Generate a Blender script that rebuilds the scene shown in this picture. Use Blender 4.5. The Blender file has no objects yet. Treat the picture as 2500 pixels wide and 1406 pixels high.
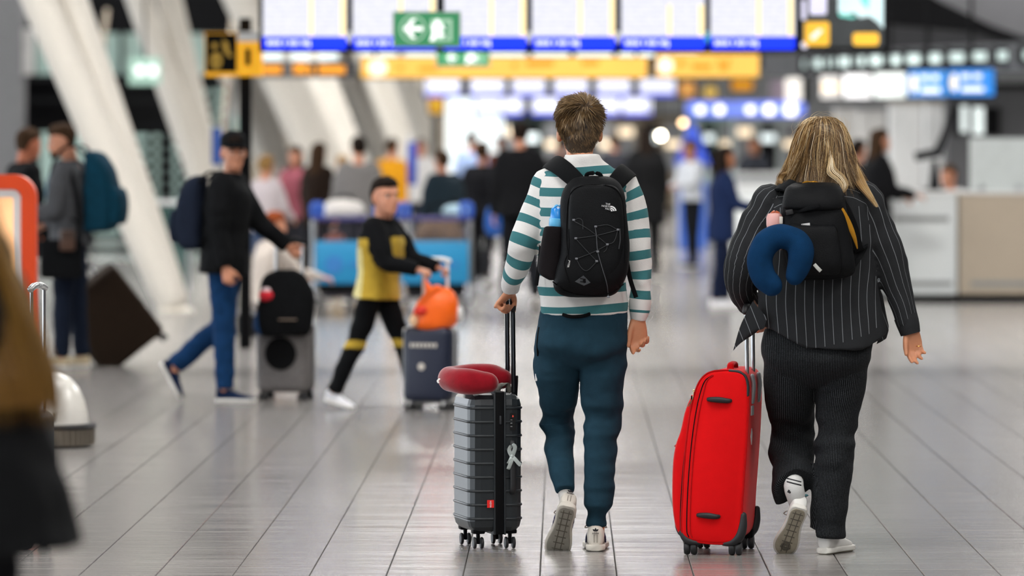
import bpy, bmesh, math, random
import numpy as np
from mathutils import Vector, Matrix, noise, kdtree

random.seed(7); np.random.seed(7)
scene = bpy.context.scene
COL = scene.collection
R = math.radians

# ------------------------------------------------------------------ camera
F = 200.0 / 36.0 * 2500.0            # focal length in pixels of the 2500 x 1406 frame
CH = 1.68                            # camera height
HZ = 330.0                           # pixel row of the horizon
cam_d = bpy.data.cameras.new('camera')
cam = bpy.data.objects.new('camera', cam_d); COL.objects.link(cam)
cam.location = (0, 0, CH); cam.rotation_euler = (R(90), 0, 0)
cam_d.lens = 200; cam_d.sensor_width = 36; cam_d.sensor_fit = 'HORIZONTAL'
cam_d.shift_y = -(703.0 - HZ) / 2500.0
cam_d.clip_end = 600; cam_d.clip_start = .5
cam_d.dof.use_dof = True; cam_d.dof.focus_distance = 22.95; cam_d.dof.aperture_fstop = 2.7
scene.camera = cam
# ------------------------------------------------------------------ world and exposure
w = bpy.data.worlds.new('world'); scene.world = w; w.use_nodes = True
w.node_tree.nodes['Background'].inputs[0].default_value = (.86, .93, 1.0, 1)
w.node_tree.nodes['Background'].inputs[1].default_value = 3.0
vs = scene.view_settings
vs.view_transform = 'Standard'; vs.look = 'None'; vs.gamma = 1; vs.exposure = 0.75
vs.use_curve_mapping = False

def dist(y): return F * CH / (y - HZ)                   # distance of the floor at pixel row y
def P(x, y, d): return Vector(((x - 1250.0) * d / F, d, CH - (y - HZ) * d / F))

# ------------------------------------------------------------------ materials
def lin(c):
    if isinstance(c, str):
        c = c.lstrip('#'); c = [int(c[i:i + 2], 16) / 255 for i in (0, 2, 4)]
        c = [(v / 12.92 if v <= .04045 else ((v + .055) / 1.055) ** 2.4) for v in c]
    return tuple(c) + (1,)
MATS = {}
EK = 2 ** -vs.exposure              # screens and signs keep their brightness when the exposure changes
def mat(name, col, rough=.6, metal=0, var=.12, vscale=9, bump=0, bscale=60, emit=0, spec=.5, sheen=0, trans=0, alpha=1, col2=None):
    if name in MATS: return MATS[name]
    m = bpy.data.materials.new(name); m.use_nodes = True; MATS[name] = m
    nt = m.node_tree; b = nt.nodes['Principled BSDF']
    c = lin(col)
    tc = nt.nodes.new('ShaderNodeTexCoord')
    nz = nt.nodes.new('ShaderNodeTexNoise'); nz.inputs['Scale'].default_value = vscale; nz.inputs['Detail'].default_value = 4
    nt.links.new(tc.outputs['Object'], nz.inputs['Vector'])
    mx = nt.nodes.new('ShaderNodeMix'); mx.data_type = 'RGBA'
    c2 = lin(col2) if col2 else tuple(v * (1 + var) for v in c[:3]) + (1,)
    c1 = c if col2 else tuple(v * (1 - var) for v in c[:3]) + (1,)
    mx.inputs['A'].default_value = c1; mx.inputs['B'].default_value = c2
    nt.links.new(nz.outputs['Fac'], mx.inputs['Factor'])
    nt.links.new(mx.outputs['Result'], b.inputs['Base Color'])
    b.inputs['Roughness'].default_value = rough; b.inputs['Metallic'].default_value = metal
    b.inputs['Specular IOR Level'].default_value = spec
    if sheen: b.inputs['Sheen Weight'].default_value = sheen; b.inputs['Sheen Roughness'].default_value = .4
    if trans: b.inputs['Transmission Weight'].default_value = trans
    if alpha < 1: b.inputs['Alpha'].default_value = alpha
    if emit:
        nt.links.new(mx.outputs['Result'], b.inputs['Emission Color']); b.inputs['Emission Strength'].default_value = emit * (EK if emit < 4 else 1)
    if bump:
        n2 = nt.nodes.new('ShaderNodeTexNoise'); n2.inputs['Scale'].default_value = bscale; n2.inputs['Detail'].default_value = 3
        nt.links.new(tc.outputs['Object'], n2.inputs['Vector'])
        bp = nt.nodes.new('ShaderNodeBump'); bp.inputs['Strength'].default_value = bump; bp.inputs['Distance'].default_value = .004
        nt.links.new(n2.outputs['Fac'], bp.inputs['Height']); nt.links.new(bp.outputs['Normal'], b.inputs['Normal'])
    return m
def cloth(name, col, var=.2, bump=.35, rough=.9, bscale=260, **k):
    return mat(name, col, rough=rough, var=var, vscale=25, bump=bump, bscale=bscale, spec=.12, sheen=.1 if sum(lin(col)[:3]) > .25 else 0, **k)
def skin(name, col): return mat(name, col, rough=.5, var=.12, vscale=30, bump=.1, bscale=200, spec=.35)

# ------------------------------------------------------------------ geometry kit
def cr(pts, per):
    """Catmull-Rom resampling of rows of numbers."""
    p = np.array(pts, float); n = len(p)
    if n < 3 or per < 2:
        out = []
        for i in range(n - 1):
            for k in range(max(per, 1)): out.append(p[i] + (p[i + 1] - p[i]) * k / max(per, 1))
        return np.array(out + [p[-1]])
    q = np.vstack([2 * p[0] - p[1], p, 2 * p[-1] - p[-2]]); out = []
    for i in range(n - 1):
        a, b, c, d = q[i:i + 4]
        for k in range(per):
            t = k / per
            out.append(.5 * (2 * b + (c - a) * t + (2 * a - 5 * b + 4 * c - d) * t * t + (3 * b - a - 3 * c + d) * t ** 3))
    return np.array(out + [p[-1]])
_boxcache = {}
class G:
    def __init__(s): s.v = []; s.f = []; s.m = []; s.part = []; s.n = 0; s.spines = []; s.M = None
    def add(s, v, f, mi=0, part=None):
        v = np.asarray(v, float).reshape(-1, 3)
        if s.M is not None:
            A = np.array(s.M); v = v @ A[:3, :3].T + A[:3, 3]
        s.v.append(v); s.f += [tuple(i + s.n for i in q) for q in f]; s.m += [mi] * len(f)
        s.part.append(np.full(len(v), -1 if part is None else part)); s.n += len(v); return s
    def rings(s, rings, mi=0, part=None, cap=True, closed=False):
        k = len(rings); n = len(rings[0]); v = np.concatenate(rings); f = []
        for i in range(k if closed else k - 1):
            a = i * n; b = ((i + 1) % k) * n
            for j in range(n):
                j2 = (j + 1) % n; f.append((a + j, a + j2, b + j2, b + j))
        if cap and not closed:
            f.append(tuple(range(n))[::-1]); f.append(tuple(range((k - 1) * n, k * n)))
        return s.add(v, f, mi, part)
    def tube(s, pts, rad, n=12, per=4, side=(1, 0, 0), mi=0, part=None, cap='round', pw=2.0):
        pts = [tuple(p) for p in pts]
        rr = [(r, r) if not hasattr(r, '__len__') else tuple(r) for r in rad]
        if len(rr) == 1: rr = rr * len(pts)
        a = cr([p + r for p, r in zip(pts, rr)], per if len(pts) > 2 else (1 if cap != 'round' else 2))
        c = a[:, :3]; ra = np.maximum(a[:, 3:], 1e-4)
        t = np.gradient(c, axis=0); t /= np.linalg.norm(t, axis=1)[:, None] + 1e-12
        sd = np.array(side, float); th = np.linspace(0, 2 * np.pi, n, endpoint=False)
        cs, sn = np.cos(th), np.sin(th)
        if pw != 2.0:
            e = 2.0 / pw; cs = np.sign(cs) * abs(cs) ** e; sn = np.sign(sn) * abs(sn) ** e
        rings = []; X = sd
        for i in range(len(c)):
            x = X - t[i] * (X @ t[i])
            if np.linalg.norm(x) < 1e-3: x = np.array([0, 1, 0.]) - t[i] * t[i][1]
            x /= np.linalg.norm(x); y = np.cross(t[i], x)
            if cap in ('round', 'start') and i == 0:
                for q in (80, 55, 28):
                    k = math.cos(R(q)); o = -t[i] * min(ra[i]) * math.sin(R(q))
                    rings.append(c[i] + o + np.outer(cs, x * ra[i, 0] * k) + np.outer(sn, y * ra[i, 1] * k))
            rings.append(c[i] + np.outer(cs, x * ra[i, 0]) + np.outer(sn, y * ra[i, 1]))
            if cap == 'round' and i == len(c) - 1:
                for q in (28, 55, 80):
                    k = math.cos(R(q)); o = t[i] * min(ra[i]) * math.sin(R(q))
                    rings.append(c[i] + o + np.outer(cs, x * ra[i, 0] * k) + np.outer(sn, y * ra[i, 1] * k))
        if part is not None:
            while len(s.spines) <= part: s.spines.append(None)
            s.spines[part] = (c, sd)
        return s.rings(rings, mi, part, cap=cap is not None)
    def zloft(s, secs, n=24, per=3, mi=0, part=None, pw=2.0, cap=True):
        """stack of horizontal sections (z, xcentre, ycentre, halfwidth, halfdepth)"""
        a = cr(secs, per); th = np.linspace(0, 2 * np.pi, n, endpoint=False); e = 2.0 / pw
        cs = np.sign(np.cos(th)) * abs(np.cos(th)) ** e; sn = np.sign(np.sin(th)) * abs(np.sin(th)) ** e
        rings = [np.stack([r[1] + cs * max(r[3], 1e-4), r[2] + sn * max(r[4], 1e-4), np.full(n, r[0])], 1) for r in a]
        if part is not None:
            while len(s.spines) <= part: s.spines.append(None)
            s.spines[part] = (a[:, [1, 2, 0]], np.array([1., 0, 0]))
        return s.rings(rings, mi, part, cap)
    def ell(s, c, r, n=16, mi=0, part=None, rot=None):
        rings = []
        for i in range(1, n // 2):
            p = math.pi * i / (n // 2); q = np.linspace(0, 2 * np.pi, n, endpoint=False)
            rings.append(np.stack([np.cos(q) * math.sin(p), np.sin(q) * math.sin(p), np.full(n, -math.cos(p))], 1))
        v = np.concatenate(rings) * np.array(r)
        if rot is not None: v = v @ np.array(rot).T
        v = v + np.array(c); k = len(rings)
        return s.rings([v[i * n:(i + 1) * n] for i in range(k)], mi, part)
    def box(s, c, size, bevel=0, seg=2, rot=None, mi=0):
        bm = bmesh.new(); bmesh.ops.create_cube(bm, size=1)
        for v in bm.verts: v.co = Vector((v.co.x * size[0], v.co.y * size[1], v.co.z * size[2]))
        if bevel: bmesh.ops.bevel(bm, geom=bm.edges[:], offset=min(bevel, min(size) * .49), segments=seg, affect='EDGES', profile=.5)
        bm.verts.index_update()
        v = np.array([x.co[:] for x in bm.verts]); f = [tuple(x.index for x in q.verts) for q in bm.faces]; bm.free()
        if rot is not None: v = v @ np.array(rot).T
        return s.add(v + np.array(c), f, mi)
    def plate(s, outline, origin, ux, uy, thick, mi=0):
        """extruded polygon: outline in (u,v), thickness along ux x uy"""
        o = np.array(origin, float); ux = np.array(ux, float); uy = np.array(uy, float); nn = np.cross(ux, uy); nn /= np.linalg.norm(nn)
        a = np.array([o + ux * p[0] + uy * p[1] for p in outline]); n = len(a)
        f = [tuple(range(n))[::-1], tuple(range(n, 2 * n))] + [(i, (i + 1) % n, n + (i + 1) % n, n + i) for i in range(n)]
        return s.add(np.concatenate([a, a + nn * thick]), f, mi)
    def lathe(s, prof, c=(0, 0, 0), n=24, mi=0, axis='Z'):
        rings = []
        q = np.linspace(0, 2 * np.pi, n, endpoint=False)
        for r, z in prof:
            p = np.stack([np.cos(q) * max(r, 1e-4), np.sin(q) * max(r, 1e-4), np.full(n, z)], 1)
            if axis == 'X': p = p[:, [2, 0, 1]]
            if axis == 'Y': p = p[:, [1, 2, 0]]
            rings.append(p + np.array(c))
        return s.rings(rings, mi)
    def mesh(s, name):
        me = bpy.data.meshes.new(name)
        v = np.concatenate(s.v); me.from_pydata(v.tolist(), [], s.f); me.update(); return me
    def obj(s, name, mats, parent=None, smooth=True, vox=None, it=4, off=None, deform=None, stripes=None, dec=None):
        mats = mats if isinstance(mats, (list, tuple)) else [mats]
        me = s.mesh(name)
        if vox:
            me.validate()
            tmp = bpy.data.objects.new('tmp', me); COL.objects.link(tmp)
            md = tmp.modifiers.new('r', 'REMESH'); md.mode = 'VOXEL'; md.voxel_size = vox
            if dec: d2 = tmp.modifiers.new('d', 'DECIMATE'); d2.ratio = dec
            dg = bpy.context.evaluated_depsgraph_get()
            m2 = bpy.data.meshes.new_from_object(tmp.evaluated_get(dg))
            bpy.data.objects.remove(tmp); bpy.data.meshes.remove(me); me = m2; me.name = name
            nv = len(me.vertices); co = np.empty(nv * 3); me.vertices.foreach_get('co', co); co = co.reshape(-1, 3)
            ed = np.empty(len(me.edges) * 2, int); me.edges.foreach_get('vertices', ed); ed = ed.reshape(-1, 2)
            deg = np.bincount(ed.ravel(), minlength=nv)[:, None] + 1e-9
            for _ in range(it):
                ac = np.zeros_like(co)
                for ax in range(3):
                    ac[:, ax] = np.bincount(ed[:, 0], co[ed[:, 1], ax], nv) + np.bincount(ed[:, 1], co[ed[:, 0], ax], nv)
                co = co * .4 + (ac / deg) * .6
            if stripes or len(mats) > 1:
                kd_v = np.concatenate(s.v); pt = np.concatenate(s.part)
                idx = np.where(pt >= 0)[0]
                kd = kdtree.KDTree(len(idx))
                for i in idx: kd.insert(kd_v[i], int(i))
                kd.balance()
                near = np.array([kd.find(p)[1] for p in co]); part = pt[near]
                ids = np.unique(part); sc_ = []
                for q in ids:          # smooth the borders between the parts
                    wv = (part == q).astype(float)
                    for _ in range(12): wv = wv * .4 + .6 * (np.bincount(ed[:, 0], wv[ed[:, 1]], nv) + np.bincount(ed[:, 1], wv[ed[:, 0]], nv)) / deg[:, 0]
                    sc_.append(wv)
                part = ids[np.argmax(np.array(sc_), axis=0)]
                if stripes:
                    W8 = dict(zip(ids.tolist(), sc_)); su = {}; sv = {}
                    for pi, sp in enumerate(s.spines):
                        if sp is None: continue
                        c, sd = sp; L = np.concatenate([[0], np.cumsum(np.linalg.norm(np.diff(c, axis=0), axis=1))])
                        best = np.full(nv, 1e9); q = co; su[pi] = np.zeros(nv); sv[pi] = np.zeros(nv)
                        for i in range(len(c) - 1):
                            ab = c[i + 1] - c[i]; l2 = ab @ ab + 1e-12
                            t = ((q - c[i]) @ ab) / l2
                            tc = np.clip(t, 0, 1); d = np.linalg.norm(q - c[i] - tc[:, None] * ab, axis=1)
                            te = np.where((i == 0) & (t < 0) | (i == len(c) - 2) & (t > 1), t, tc)
                            up = d < best; best[up] = d[up]
                            su[pi][up] = (L[i] + te * math.sqrt(l2))[up]
                            tt = ab / math.sqrt(l2); x = sd - tt * (sd @ tt); x /= np.linalg.norm(x); y = np.cross(tt, x)
                            rel = q - c[i]; sv[pi][up] = np.arctan2(-(rel @ x), rel @ y)[up]      # 0 on the camera side
                    part = W8
                    stripes(co, W8, su, sv, me)
            if deform is not None:
                me.vertices.foreach_set('co', co.ravel()); me.update()
                nr = np.empty(nv * 3); me.vertex_normals.foreach_get('vector', nr); nr = nr.reshape(-1, 3)
                co = deform(co, nr)
            if off is not None: co = co - np.array(off)
            me.vertices.foreach_set('co', co.ravel())
            me.materials.clear()
            for m in mats: me.materials.append(m)
            if len(mats) > 1:
                # material slot of a face = part number of its first corner, modulo slots
                ls = np.empty(len(me.polygons), int); me.polygons.foreach_get('loop_start', ls)
                lv = np.empty(len(me.loops), int); me.loops.foreach_get('vertex_index', lv)
                mi = np.zeros(len(ls), int) if not hasattr(s, 'slot') else s.slot(co + (0 if off is None else np.array(off)), part)[lv[ls]]
                me.polygons.foreach_set('material_index', mi)
        else:
            if off is not None:
                me.transform(Matrix.Translation(-Vector(off)))
            for m in mats: me.materials.append(m)
            if len(mats) > 1: me.polygons.foreach_set('material_index', s.m)
        me.polygons.foreach_set('use_smooth', [smooth] * len(me.polygons)); me.update()
        if smooth and not vox:
            try: me.set_sharp_from_angle(angle=R(40))
            except Exception: pass
        o = bpy.data.objects.new(name, me); COL.objects.link(o)
        if parent is not None: o.parent = parent
        return o
def thing(name, label, cat, loc=(0, 0, 0), rotz=0, group=None):
    o = bpy.data.objects.new(name, None); COL.objects.link(o); o.empty_display_size = .1
    o.location = loc; o.rotation_euler = (0, 0, rotz); o['label'] = label; o['category'] = cat
    if group: o['group'] = group
    return o
def tag(o, label, cat, group=None):
    o['label'] = label; o['category'] = cat
    if group: o['group'] = group
    return o
def struct(o): o['kind'] = 'structure'; return o
def text_obj(name, s, size, m, parent, loc, rot, ext=.0006, align='LEFT'):
    cu = bpy.data.curves.new(name, 'FONT'); cu.body = s; cu.size = size; cu.extrude = ext; cu.align_x = align; cu.resolution_u = 3
    cu.space_line = .72
    t = bpy.data.objects.new('tmp', cu); COL.objects.link(t)
    me = bpy.data.meshes.new_from_object(t.evaluated_get(bpy.context.evaluated_depsgraph_get()))
    bpy.data.objects.remove(t); me.materials.clear(); me.materials.append(m)
    o = bpy.data.objects.new(name, me); COL.objects.link(o); o.parent = parent; o.location = loc
    if isinstance(rot, Matrix): o.rotation_euler = rot.to_euler()
    else: o.rotation_euler = rot
    return o
def fattr(me, name, a):
    at = me.attributes.new(name, 'FLOAT', 'POINT'); at.data.foreach_set('value', np.asarray(a, np.float32))
_nt = np.random.RandomState(4).rand(32, 32, 32) * 2 - 1
def vnoise(p):
    i = np.floor(p).astype(int); t = p - i; t = t * t * (3 - 2 * t); i &= 31; j = (i + 1) & 31
    def L(a, b, k): return a + (b - a) * k
    x0, y0, z0 = i.T; x1, y1, z1 = j.T; tx, ty, tz = t.T
    return .8 * L(L(L(_nt[x0, y0, z0], _nt[x1, y0, z0], tx), L(_nt[x0, y1, z0], _nt[x1, y1, z0], tx), ty), L(L(_nt[x0, y0, z1], _nt[x1, y0, z1], tx), L(_nt[x0, y1, z1], _nt[x1, y1, z1], tx), ty), tz)
def folds(amp, freq, wfn=None, seed=0.0):
    fx, fy, fz = freq
    def f(co, nr):
        q = co * np.array([fx, fy, fz]); d = vnoise(q + np.array([seed, 0, 0])) + .5 * vnoise(q * np.array([2.1, 2.1, 1.7]) + np.array([0, seed, 0]))
        wv = wfn(co) if wfn else 1.0
        return co + nr * (d * amp * wv)[:, None]
    return f
# ------------------------------------------------------------------ the hall
TA = .2934; YAW = -125.0 / F
ex = np.array([math.cos(YAW), math.sin(YAW), 0]); ey = np.array([-math.sin(YAW), math.cos(YAW), 0])
O0 = np.array([.1094, 22.03, 0])
def tile_mat(name):
    m = mat(name, '#8f8b88', rough=.2, var=.10, vscale=1.6, spec=.5)
    nt = m.node_tree; b = nt.nodes['Principled BSDF']
    tc = nt.nodes['Texture Coordinate']
    mp = nt.nodes.new('ShaderNodeMapping'); mp.inputs['Scale'].default_value = (1.2, 55, 1)
    n = nt.nodes.new('ShaderNodeTexNoise'); n.inputs['Scale'].default_value = 1.0; n.inputs['Detail'].default_value = 5
    geo = nt.nodes.new('ShaderNodeNewGeometry')
    nt.links.new(geo.outputs['Position'], mp.inputs['Vector']); nt.links.new(mp.outputs['Vector'], n.inputs['Vector'])
    r = nt.nodes.new('ShaderNodeMapRange'); r.inputs['From Min'].default_value = .3; r.inputs['From Max'].default_value = .7
    r.inputs['To Min'].default_value = .13; r.inputs['To Max'].default_value = .27
    nt.links.new(n.outputs['Fac'], r.inputs['Value']); nt.links.new(r.outputs['Result'], b.inputs['Roughness'])
    hue = nt.nodes.new('ShaderNodeMix'); hue.data_type = 'RGBA'; hue.blend_type = 'MULTIPLY'; hue.inputs['Factor'].default_value = 1
    src = b.inputs['Base Color'].links[0].from_socket
    r2 = nt.nodes.new('ShaderNodeMapRange'); r2.inputs['From Min'].default_value = .25; r2.inputs['From Max'].default_value = .75
    r2.inputs['To Min'].default_value = .84; r2.inputs['To Max'].default_value = 1.1
    nt.links.new(n.outputs['Fac'], r2.inputs['Value']); nt.links.new(src, hue.inputs['A']); nt.links.new(r2.outputs['Result'], hue.inputs['B'])
    oi = nt.nodes.new('ShaderNodeObjectInfo'); r3 = nt.nodes.new('ShaderNodeMapRange'); r3.inputs['To Min'].default_value = .93; r3.inputs['To Max'].default_value = 1.05
    nt.links.new(oi.outputs['Random'], r3.inputs['Value'])
    h2 = nt.nodes.new('ShaderNodeMix'); h2.data_type = 'RGBA'; h2.blend_type = 'MULTIPLY'; h2.inputs['Factor'].default_value = 1
    nt.links.new(hue.outputs['Result'], h2.inputs['A']); nt.links.new(r3.outputs['Result'], h2.inputs['B'])
    nt.links.new(h2.outputs['Result'], b.inputs['Base Color'])
    return m
MT = tile_mat('polished_tile')
grout = mat('grout', '#2b2724', rough=.8)
def tp(u, v, z=0): return O0 + ex * u + ey * v + np.array([0, 0, z])
U0, U1, V0, V1 = -32, 30, -28, 150
g = G()
far = [(-40, -16), (40, -16), (40, 182), (-40, 182)]
inn = [tp(U0 * TA, V0 * TA), tp(U1 * TA, V0 * TA), tp(U1 * TA, V1 * TA), tp(U0 * TA, V1 * TA)]
vv = [(x, y, 0) for x, y in far] + [tuple(p) for p in inn]
g.add(vv, [(0, 1, 5, 4), (1, 2, 6, 5), (2, 3, 7, 6), (3, 0, 4, 7)])
floor = struct(g.obj('floor', MT, smooth=False))
g = G(); g.add([p - np.array([0, 0, .005]) for p in inn], [(0, 1, 2, 3)]); g.obj('grout_bed', grout, floor)
JX, JY = .0045, .0028
def tile_mesh():
    g = G(); a = TA - JX; b = TA - JY; c = .0015
    top = [(-a / 2 + c, -b / 2 + c, 0), (a / 2 - c, -b / 2 + c, 0), (a / 2 - c, b / 2 - c, 0), (-a / 2 + c, b / 2 - c, 0)]
    mid = [(-a / 2, -b / 2, -c), (a / 2, -b / 2, -c), (a / 2, b / 2, -c), (-a / 2, b / 2, -c)]
    bot = [(x, y, -.005) for x, y, z in mid]
    g.add(top + mid + bot, [(0, 1, 2, 3)] + [(4 + i, 4 + (i + 1) % 4, (i + 1) % 4, i) for i in range(4)] + [(8 + i, 8 + (i + 1) % 4, 4 + (i + 1) % 4, 4 + i) for i in range(4)])
    me = g.mesh('tile'); me.materials.append(MT); return me
tm = tile_mesh()
NR = range(-2, 15); NC = range(-9, 8)
for j in NR:
    for i in NC:
        o = bpy.data.objects.new('tile', tm); COL.objects.link(o); o.parent = floor
        p = tp((i + .5) * TA, (j + .5) * TA + (.004 if j >= 0 else -.004)); o.location = p; o.rotation_euler = (0, 0, YAW)
v = []; f = []
for j in range(V0, V1):
    for i in range(U0, U1):
        if j in NR and i in NC: continue
        k = len(v); a = JX / 2; b = JY / 2
        v += [tp(i * TA + a, j * TA + b), tp((i + 1) * TA - a, j * TA + b), tp((i + 1) * TA - a, (j + 1) * TA - b), tp(i * TA + a, (j + 1) * TA - b)]
        f.append((k, k + 1, k + 2, k + 3))
g = G(); g.add(v, f); o = g.obj('tile_field', MT, floor, smooth=False); o['kind'] = 'stuff'

# ceiling with glowing light panels, side walls
m_ceil = mat('ceiling_paint', '#8b8c8e', rough=.9)
g = G(); g.box((0, 83, 9.15), (80, 198, .3)); struct(g.obj('ceiling', m_ceil, smooth=False))
m_lamp = mat('lamp_glow', (1, .985, .96), var=0, emit=11)
m_lamp2 = mat('lamp_glow_hall', (1, .985, .96), var=0, emit=22)
m_lfr = mat('lamp_frame', '#d9d9d9', rough=.4)
k = 0
for y in (-6, 6, 18, 31, 46, 62, 80, 100, 122, 146):
    for x in (-9, 0, 9):
        nm = {-9: 'left', 0: 'centre', 9: 'right'}[x]
        t = thing('ceiling_light', 'square glowing ceiling light panel overhead, %s row, %s from the entrance' % (nm, ['first', 'second', 'third', 'fourth', 'fifth', 'sixth', 'seventh', 'eighth', 'ninth', 'tenth'][k // 3]), 'lamp', (x, y, 8.93), 0, 'ceiling lights')
        g = G()
        for sx, sy, wx, wy in ((-1.6, 0, .1, 3.3), (1.6, 0, .1, 3.3), (0, -1.6, 3.1, .1), (0, 1.6, 3.1, .1)): g.box((sx, sy, 0), (wx, wy, .12))
        g.obj('frame', m_lfr, t, smooth=False)
        g = G(); g.box((0, 0, .01), (3.1, 3.1, .04)); g.obj('diffuser', m_lamp if y < 40 else m_lamp2, t, smooth=False); k += 1

def ceil_y(d): return HZ - 7.31 * F / d          # pixel row of the ceiling at distance d
def plate_px(g, poly, d, thick=.02, mi=0):
    pts = [P(x, y, d) for x, y in poly]; n = len(pts)
    a = np.array([p[:] for p in pts]); b = a + np.array([0, thick, 0])
    ar = sum(a[i][0] * a[(i + 1) % n][2] - a[(i + 1) % n][0] * a[i][2] for i in range(n))
    if ar < 0: a = a[::-1]; b = b[::-1]
    f = [tuple(range(n)), tuple(range(n, 2 * n))[::-1]] + [((i + 1) % n, i, n + i, n + (i + 1) % n) for i in range(n)]
    g.add(np.concatenate([a, b]), f, mi); return g
def rect_px(g, x0, y0, x1, y1, d, thick=.02, mi=0): return plate_px(g, [(x0, y0), (x1, y0), (x1, y1), (x0, y1)], d, thick, mi)
def rrect(x0, y0, x1, y1, r, n=5):
    o = []
    for cx, cy, a0 in ((x1 - r, y0 + r, -90), (x1 - r, y1 - r, 0), (x0 + r, y1 - r, 90), (x0 + r, y0 + r, 180)):
        for i in range(n + 1):
            a = R(a0 + 90 * i / n); o.append((cx + r * math.cos(a), cy + r * math.sin(a)))
    return o
def circ(x, y, r, n=20, ry=None): return [(x + r * math.cos(2 * math.pi * i / n), y + (ry or r) * math.sin(2 * math.pi * i / n)) for i in range(n)]
def px_thing(name, label, cat, x, y, d, group=None):
    p = P(x, y, d); return thing(name, label, cat, p, 0, group), p
def part_px(root, p, name, m, fn, smooth=False):
    g = G(); fn(g); o = g.obj(name, m, root, smooth=smooth, off=p)
    if name in ('footer_text', 'lettering', 'display_text', 'pictogram', 'pictogram_mark', 'time_column', 'picture_panel', 'picture_green', 'arrow_light', 'tube', 'lamp_strip', 'light_slot', 'dark_gap', 'hanger', 'window_frame', 'clamp', 'post', 'parapet', 'stand', 'louvre_frame', 'running_figure'): o['kind'] = 'stuff'
    return o

M_black = mat('black_matt', '#08080a', rough=.7, spec=.12)
M_dark = mat('dark_panel', '#1c1d1f', rough=.6, spec=.2)
M_grey = mat('grey_panel', '#7c7c7e', rough=.6)
M_steel = mat('steel', '#b9bcbf', rough=.28, metal=1)
M_white = mat('white_paint', '#e6e6e4', rough=.45)
M_beige = mat('beige_wall', '#94897a', rough=.8)
M_offw = mat('off_white_wall', '#cfcdc9', rough=.7)
M_rubber = mat('black_rubber', '#17171a', rough=.55)

# far end wall with a bright window, side walls far out
g = G(); dW = 168
def wallbox(g, x0, x1, z0, z1, y, t=.4): g.box(((x0 + x1) / 2, y + t / 2, (z0 + z1) / 2), (x1 - x0, t, z1 - z0))
wx0, wx1 = P(1085, 0, dW).x, P(1236, 0, dW).x; wz0, wz1 = P(0, 430, dW).z, P(0, 225, dW).z
wallbox(g, -40, wx0, 0, 9, dW); wallbox(g, wx1, 40, 0, 9, dW); wallbox(g, wx0, wx1, 0, wz0, dW); wallbox(g, wx0, wx1, wz1, 9, dW)
struct(g.obj('wall_back', mat('far_wall', '#a5a4a2', rough=.9), smooth=False))
t, p = px_thing('window_1', 'tall bright daylight window in the far end wall', 'window', 1160, 330, dW); t['kind'] = 'structure'; del t['category']
g = G(); g.box((0, .1, 0), (wx1 - wx0, .02, wz1 - wz0)); g.obj('pane', mat('bright_glazing', (.93, 1, 1), var=.02, emit=1.15), t, smooth=False)
g = G()
for i in range(3): g.box((wx0 - p.x + (wx1 - wx0) * (i + .0) / 2, .05, 0), (.08, .1, wz1 - wz0))
g.obj('window_frame', M_offw, t, smooth=False)
g = G(); g.box((0, -14.2, 4.5), (80, .4, 9)); struct(g.obj('wall_fill_block', mat('fill_block_grey', '#4a4b4e', rough=.9), smooth=False))  # unseen dark wall behind the camera, added to cut the frontal fill light
g = G(); g.box((38, 83, 4.5), (.4, 198, 9)); struct(g.obj('wall_right', mat('side_wall', '#77777a', rough=.9), smooth=False))

# dark bulkhead hung across the hall
g = G(); rect_px(g, -900, -1300, 1000, 78, 88, 1.2); struct(g.obj('trim_1', M_black, smooth=False))
g = G(); rect_px(g, 1000, -1300, 3400, 168, 84, 1.2); struct(g.obj('trim_2', mat('bulkhead_grey', '#2a2a2c', rough=.8, spec=.15), smooth=False))
g = G(); plate_px(g, [(2120, -700), (2620, -700), (2620, 95), (2500, 90), (2420, 62), (2290, 0), (2160, -90)], 70, .5); struct(g.obj('trim_3', mat('soffit_grey', '#6f6f72', rough=.7), smooth=False))
g = G(); plate_px(g, [(2150, -90), (2290, 0), (2420, 62), (2500, 90), (2620, 95), (2620, 125), (2480, 112), (2380, 78), (2160, 60)], 69.5, .5); struct(g.obj('trim_4', M_black, smooth=False))
# beige end wall behind the leaning columns, grey left wall
g = G(); rect_px(g, 560, 100, 1090, 462, 150, .4); struct(g.obj('wall_left', M_beige, smooth=False))

# ------------------------------------------------------------------ left: glazing, landing and staircase
t, p = px_thing('window_2', 'pale green glazing behind the dark staircase', 'window', 260, 330, 96); t['kind'] = 'structure'; del t['category']
m_mint = mat('mint_glass', (.42, .56, .5), var=.3, vscale=1.2, rough=.15, emit=.5)
for i in range(9):
    part_px(t, p, 'pane', m_mint, lambda g, i=i: rect_px(g, -60 + i * 72, 60, 4 + i * 72, 640, 96, .02))
part_px(t, p, 'window_frame', M_dark, lambda g: [rect_px(g, 3 + i * 72, 40, 13 + i * 72, 640, 95.9, .2) for i in range(8)] + [rect_px(g, -60, 182, 590, 205, 95.9, .2)])
t, p = px_thing('landing', 'black stair landing block behind the leaning white columns', 'landing', 250, 330, 82)
part_px(t, p, 'block', M_black, lambda g: rect_px(g, 52, 192, 420, 322, 82, 3))
part_px(t, p, 'pillar', M_black, lambda g: rect_px(g, 64, 322, 92, 614, 82.2, .3))
part_px(t, p, 'pillar', M_black, lambda g: rect_px(g, 392, 322, 416, 614, 82.2, .3))
part_px(t, p, 'parapet', M_dark, lambda g: [rect_px(g, 48, 186, 424, 196, 81.8, .2), rect_px(g, 60, 238, 420, 250, 81.9, .1)])
t, p = px_thing('wall_pier', 'grey wall pier at the far left edge', 'pier', 20, 330, 80); p2 = p
part_px(t, p, 'shaft', M_grey, lambda g: rect_px(g, -160, -300, 52, 645, 80, .8))
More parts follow.
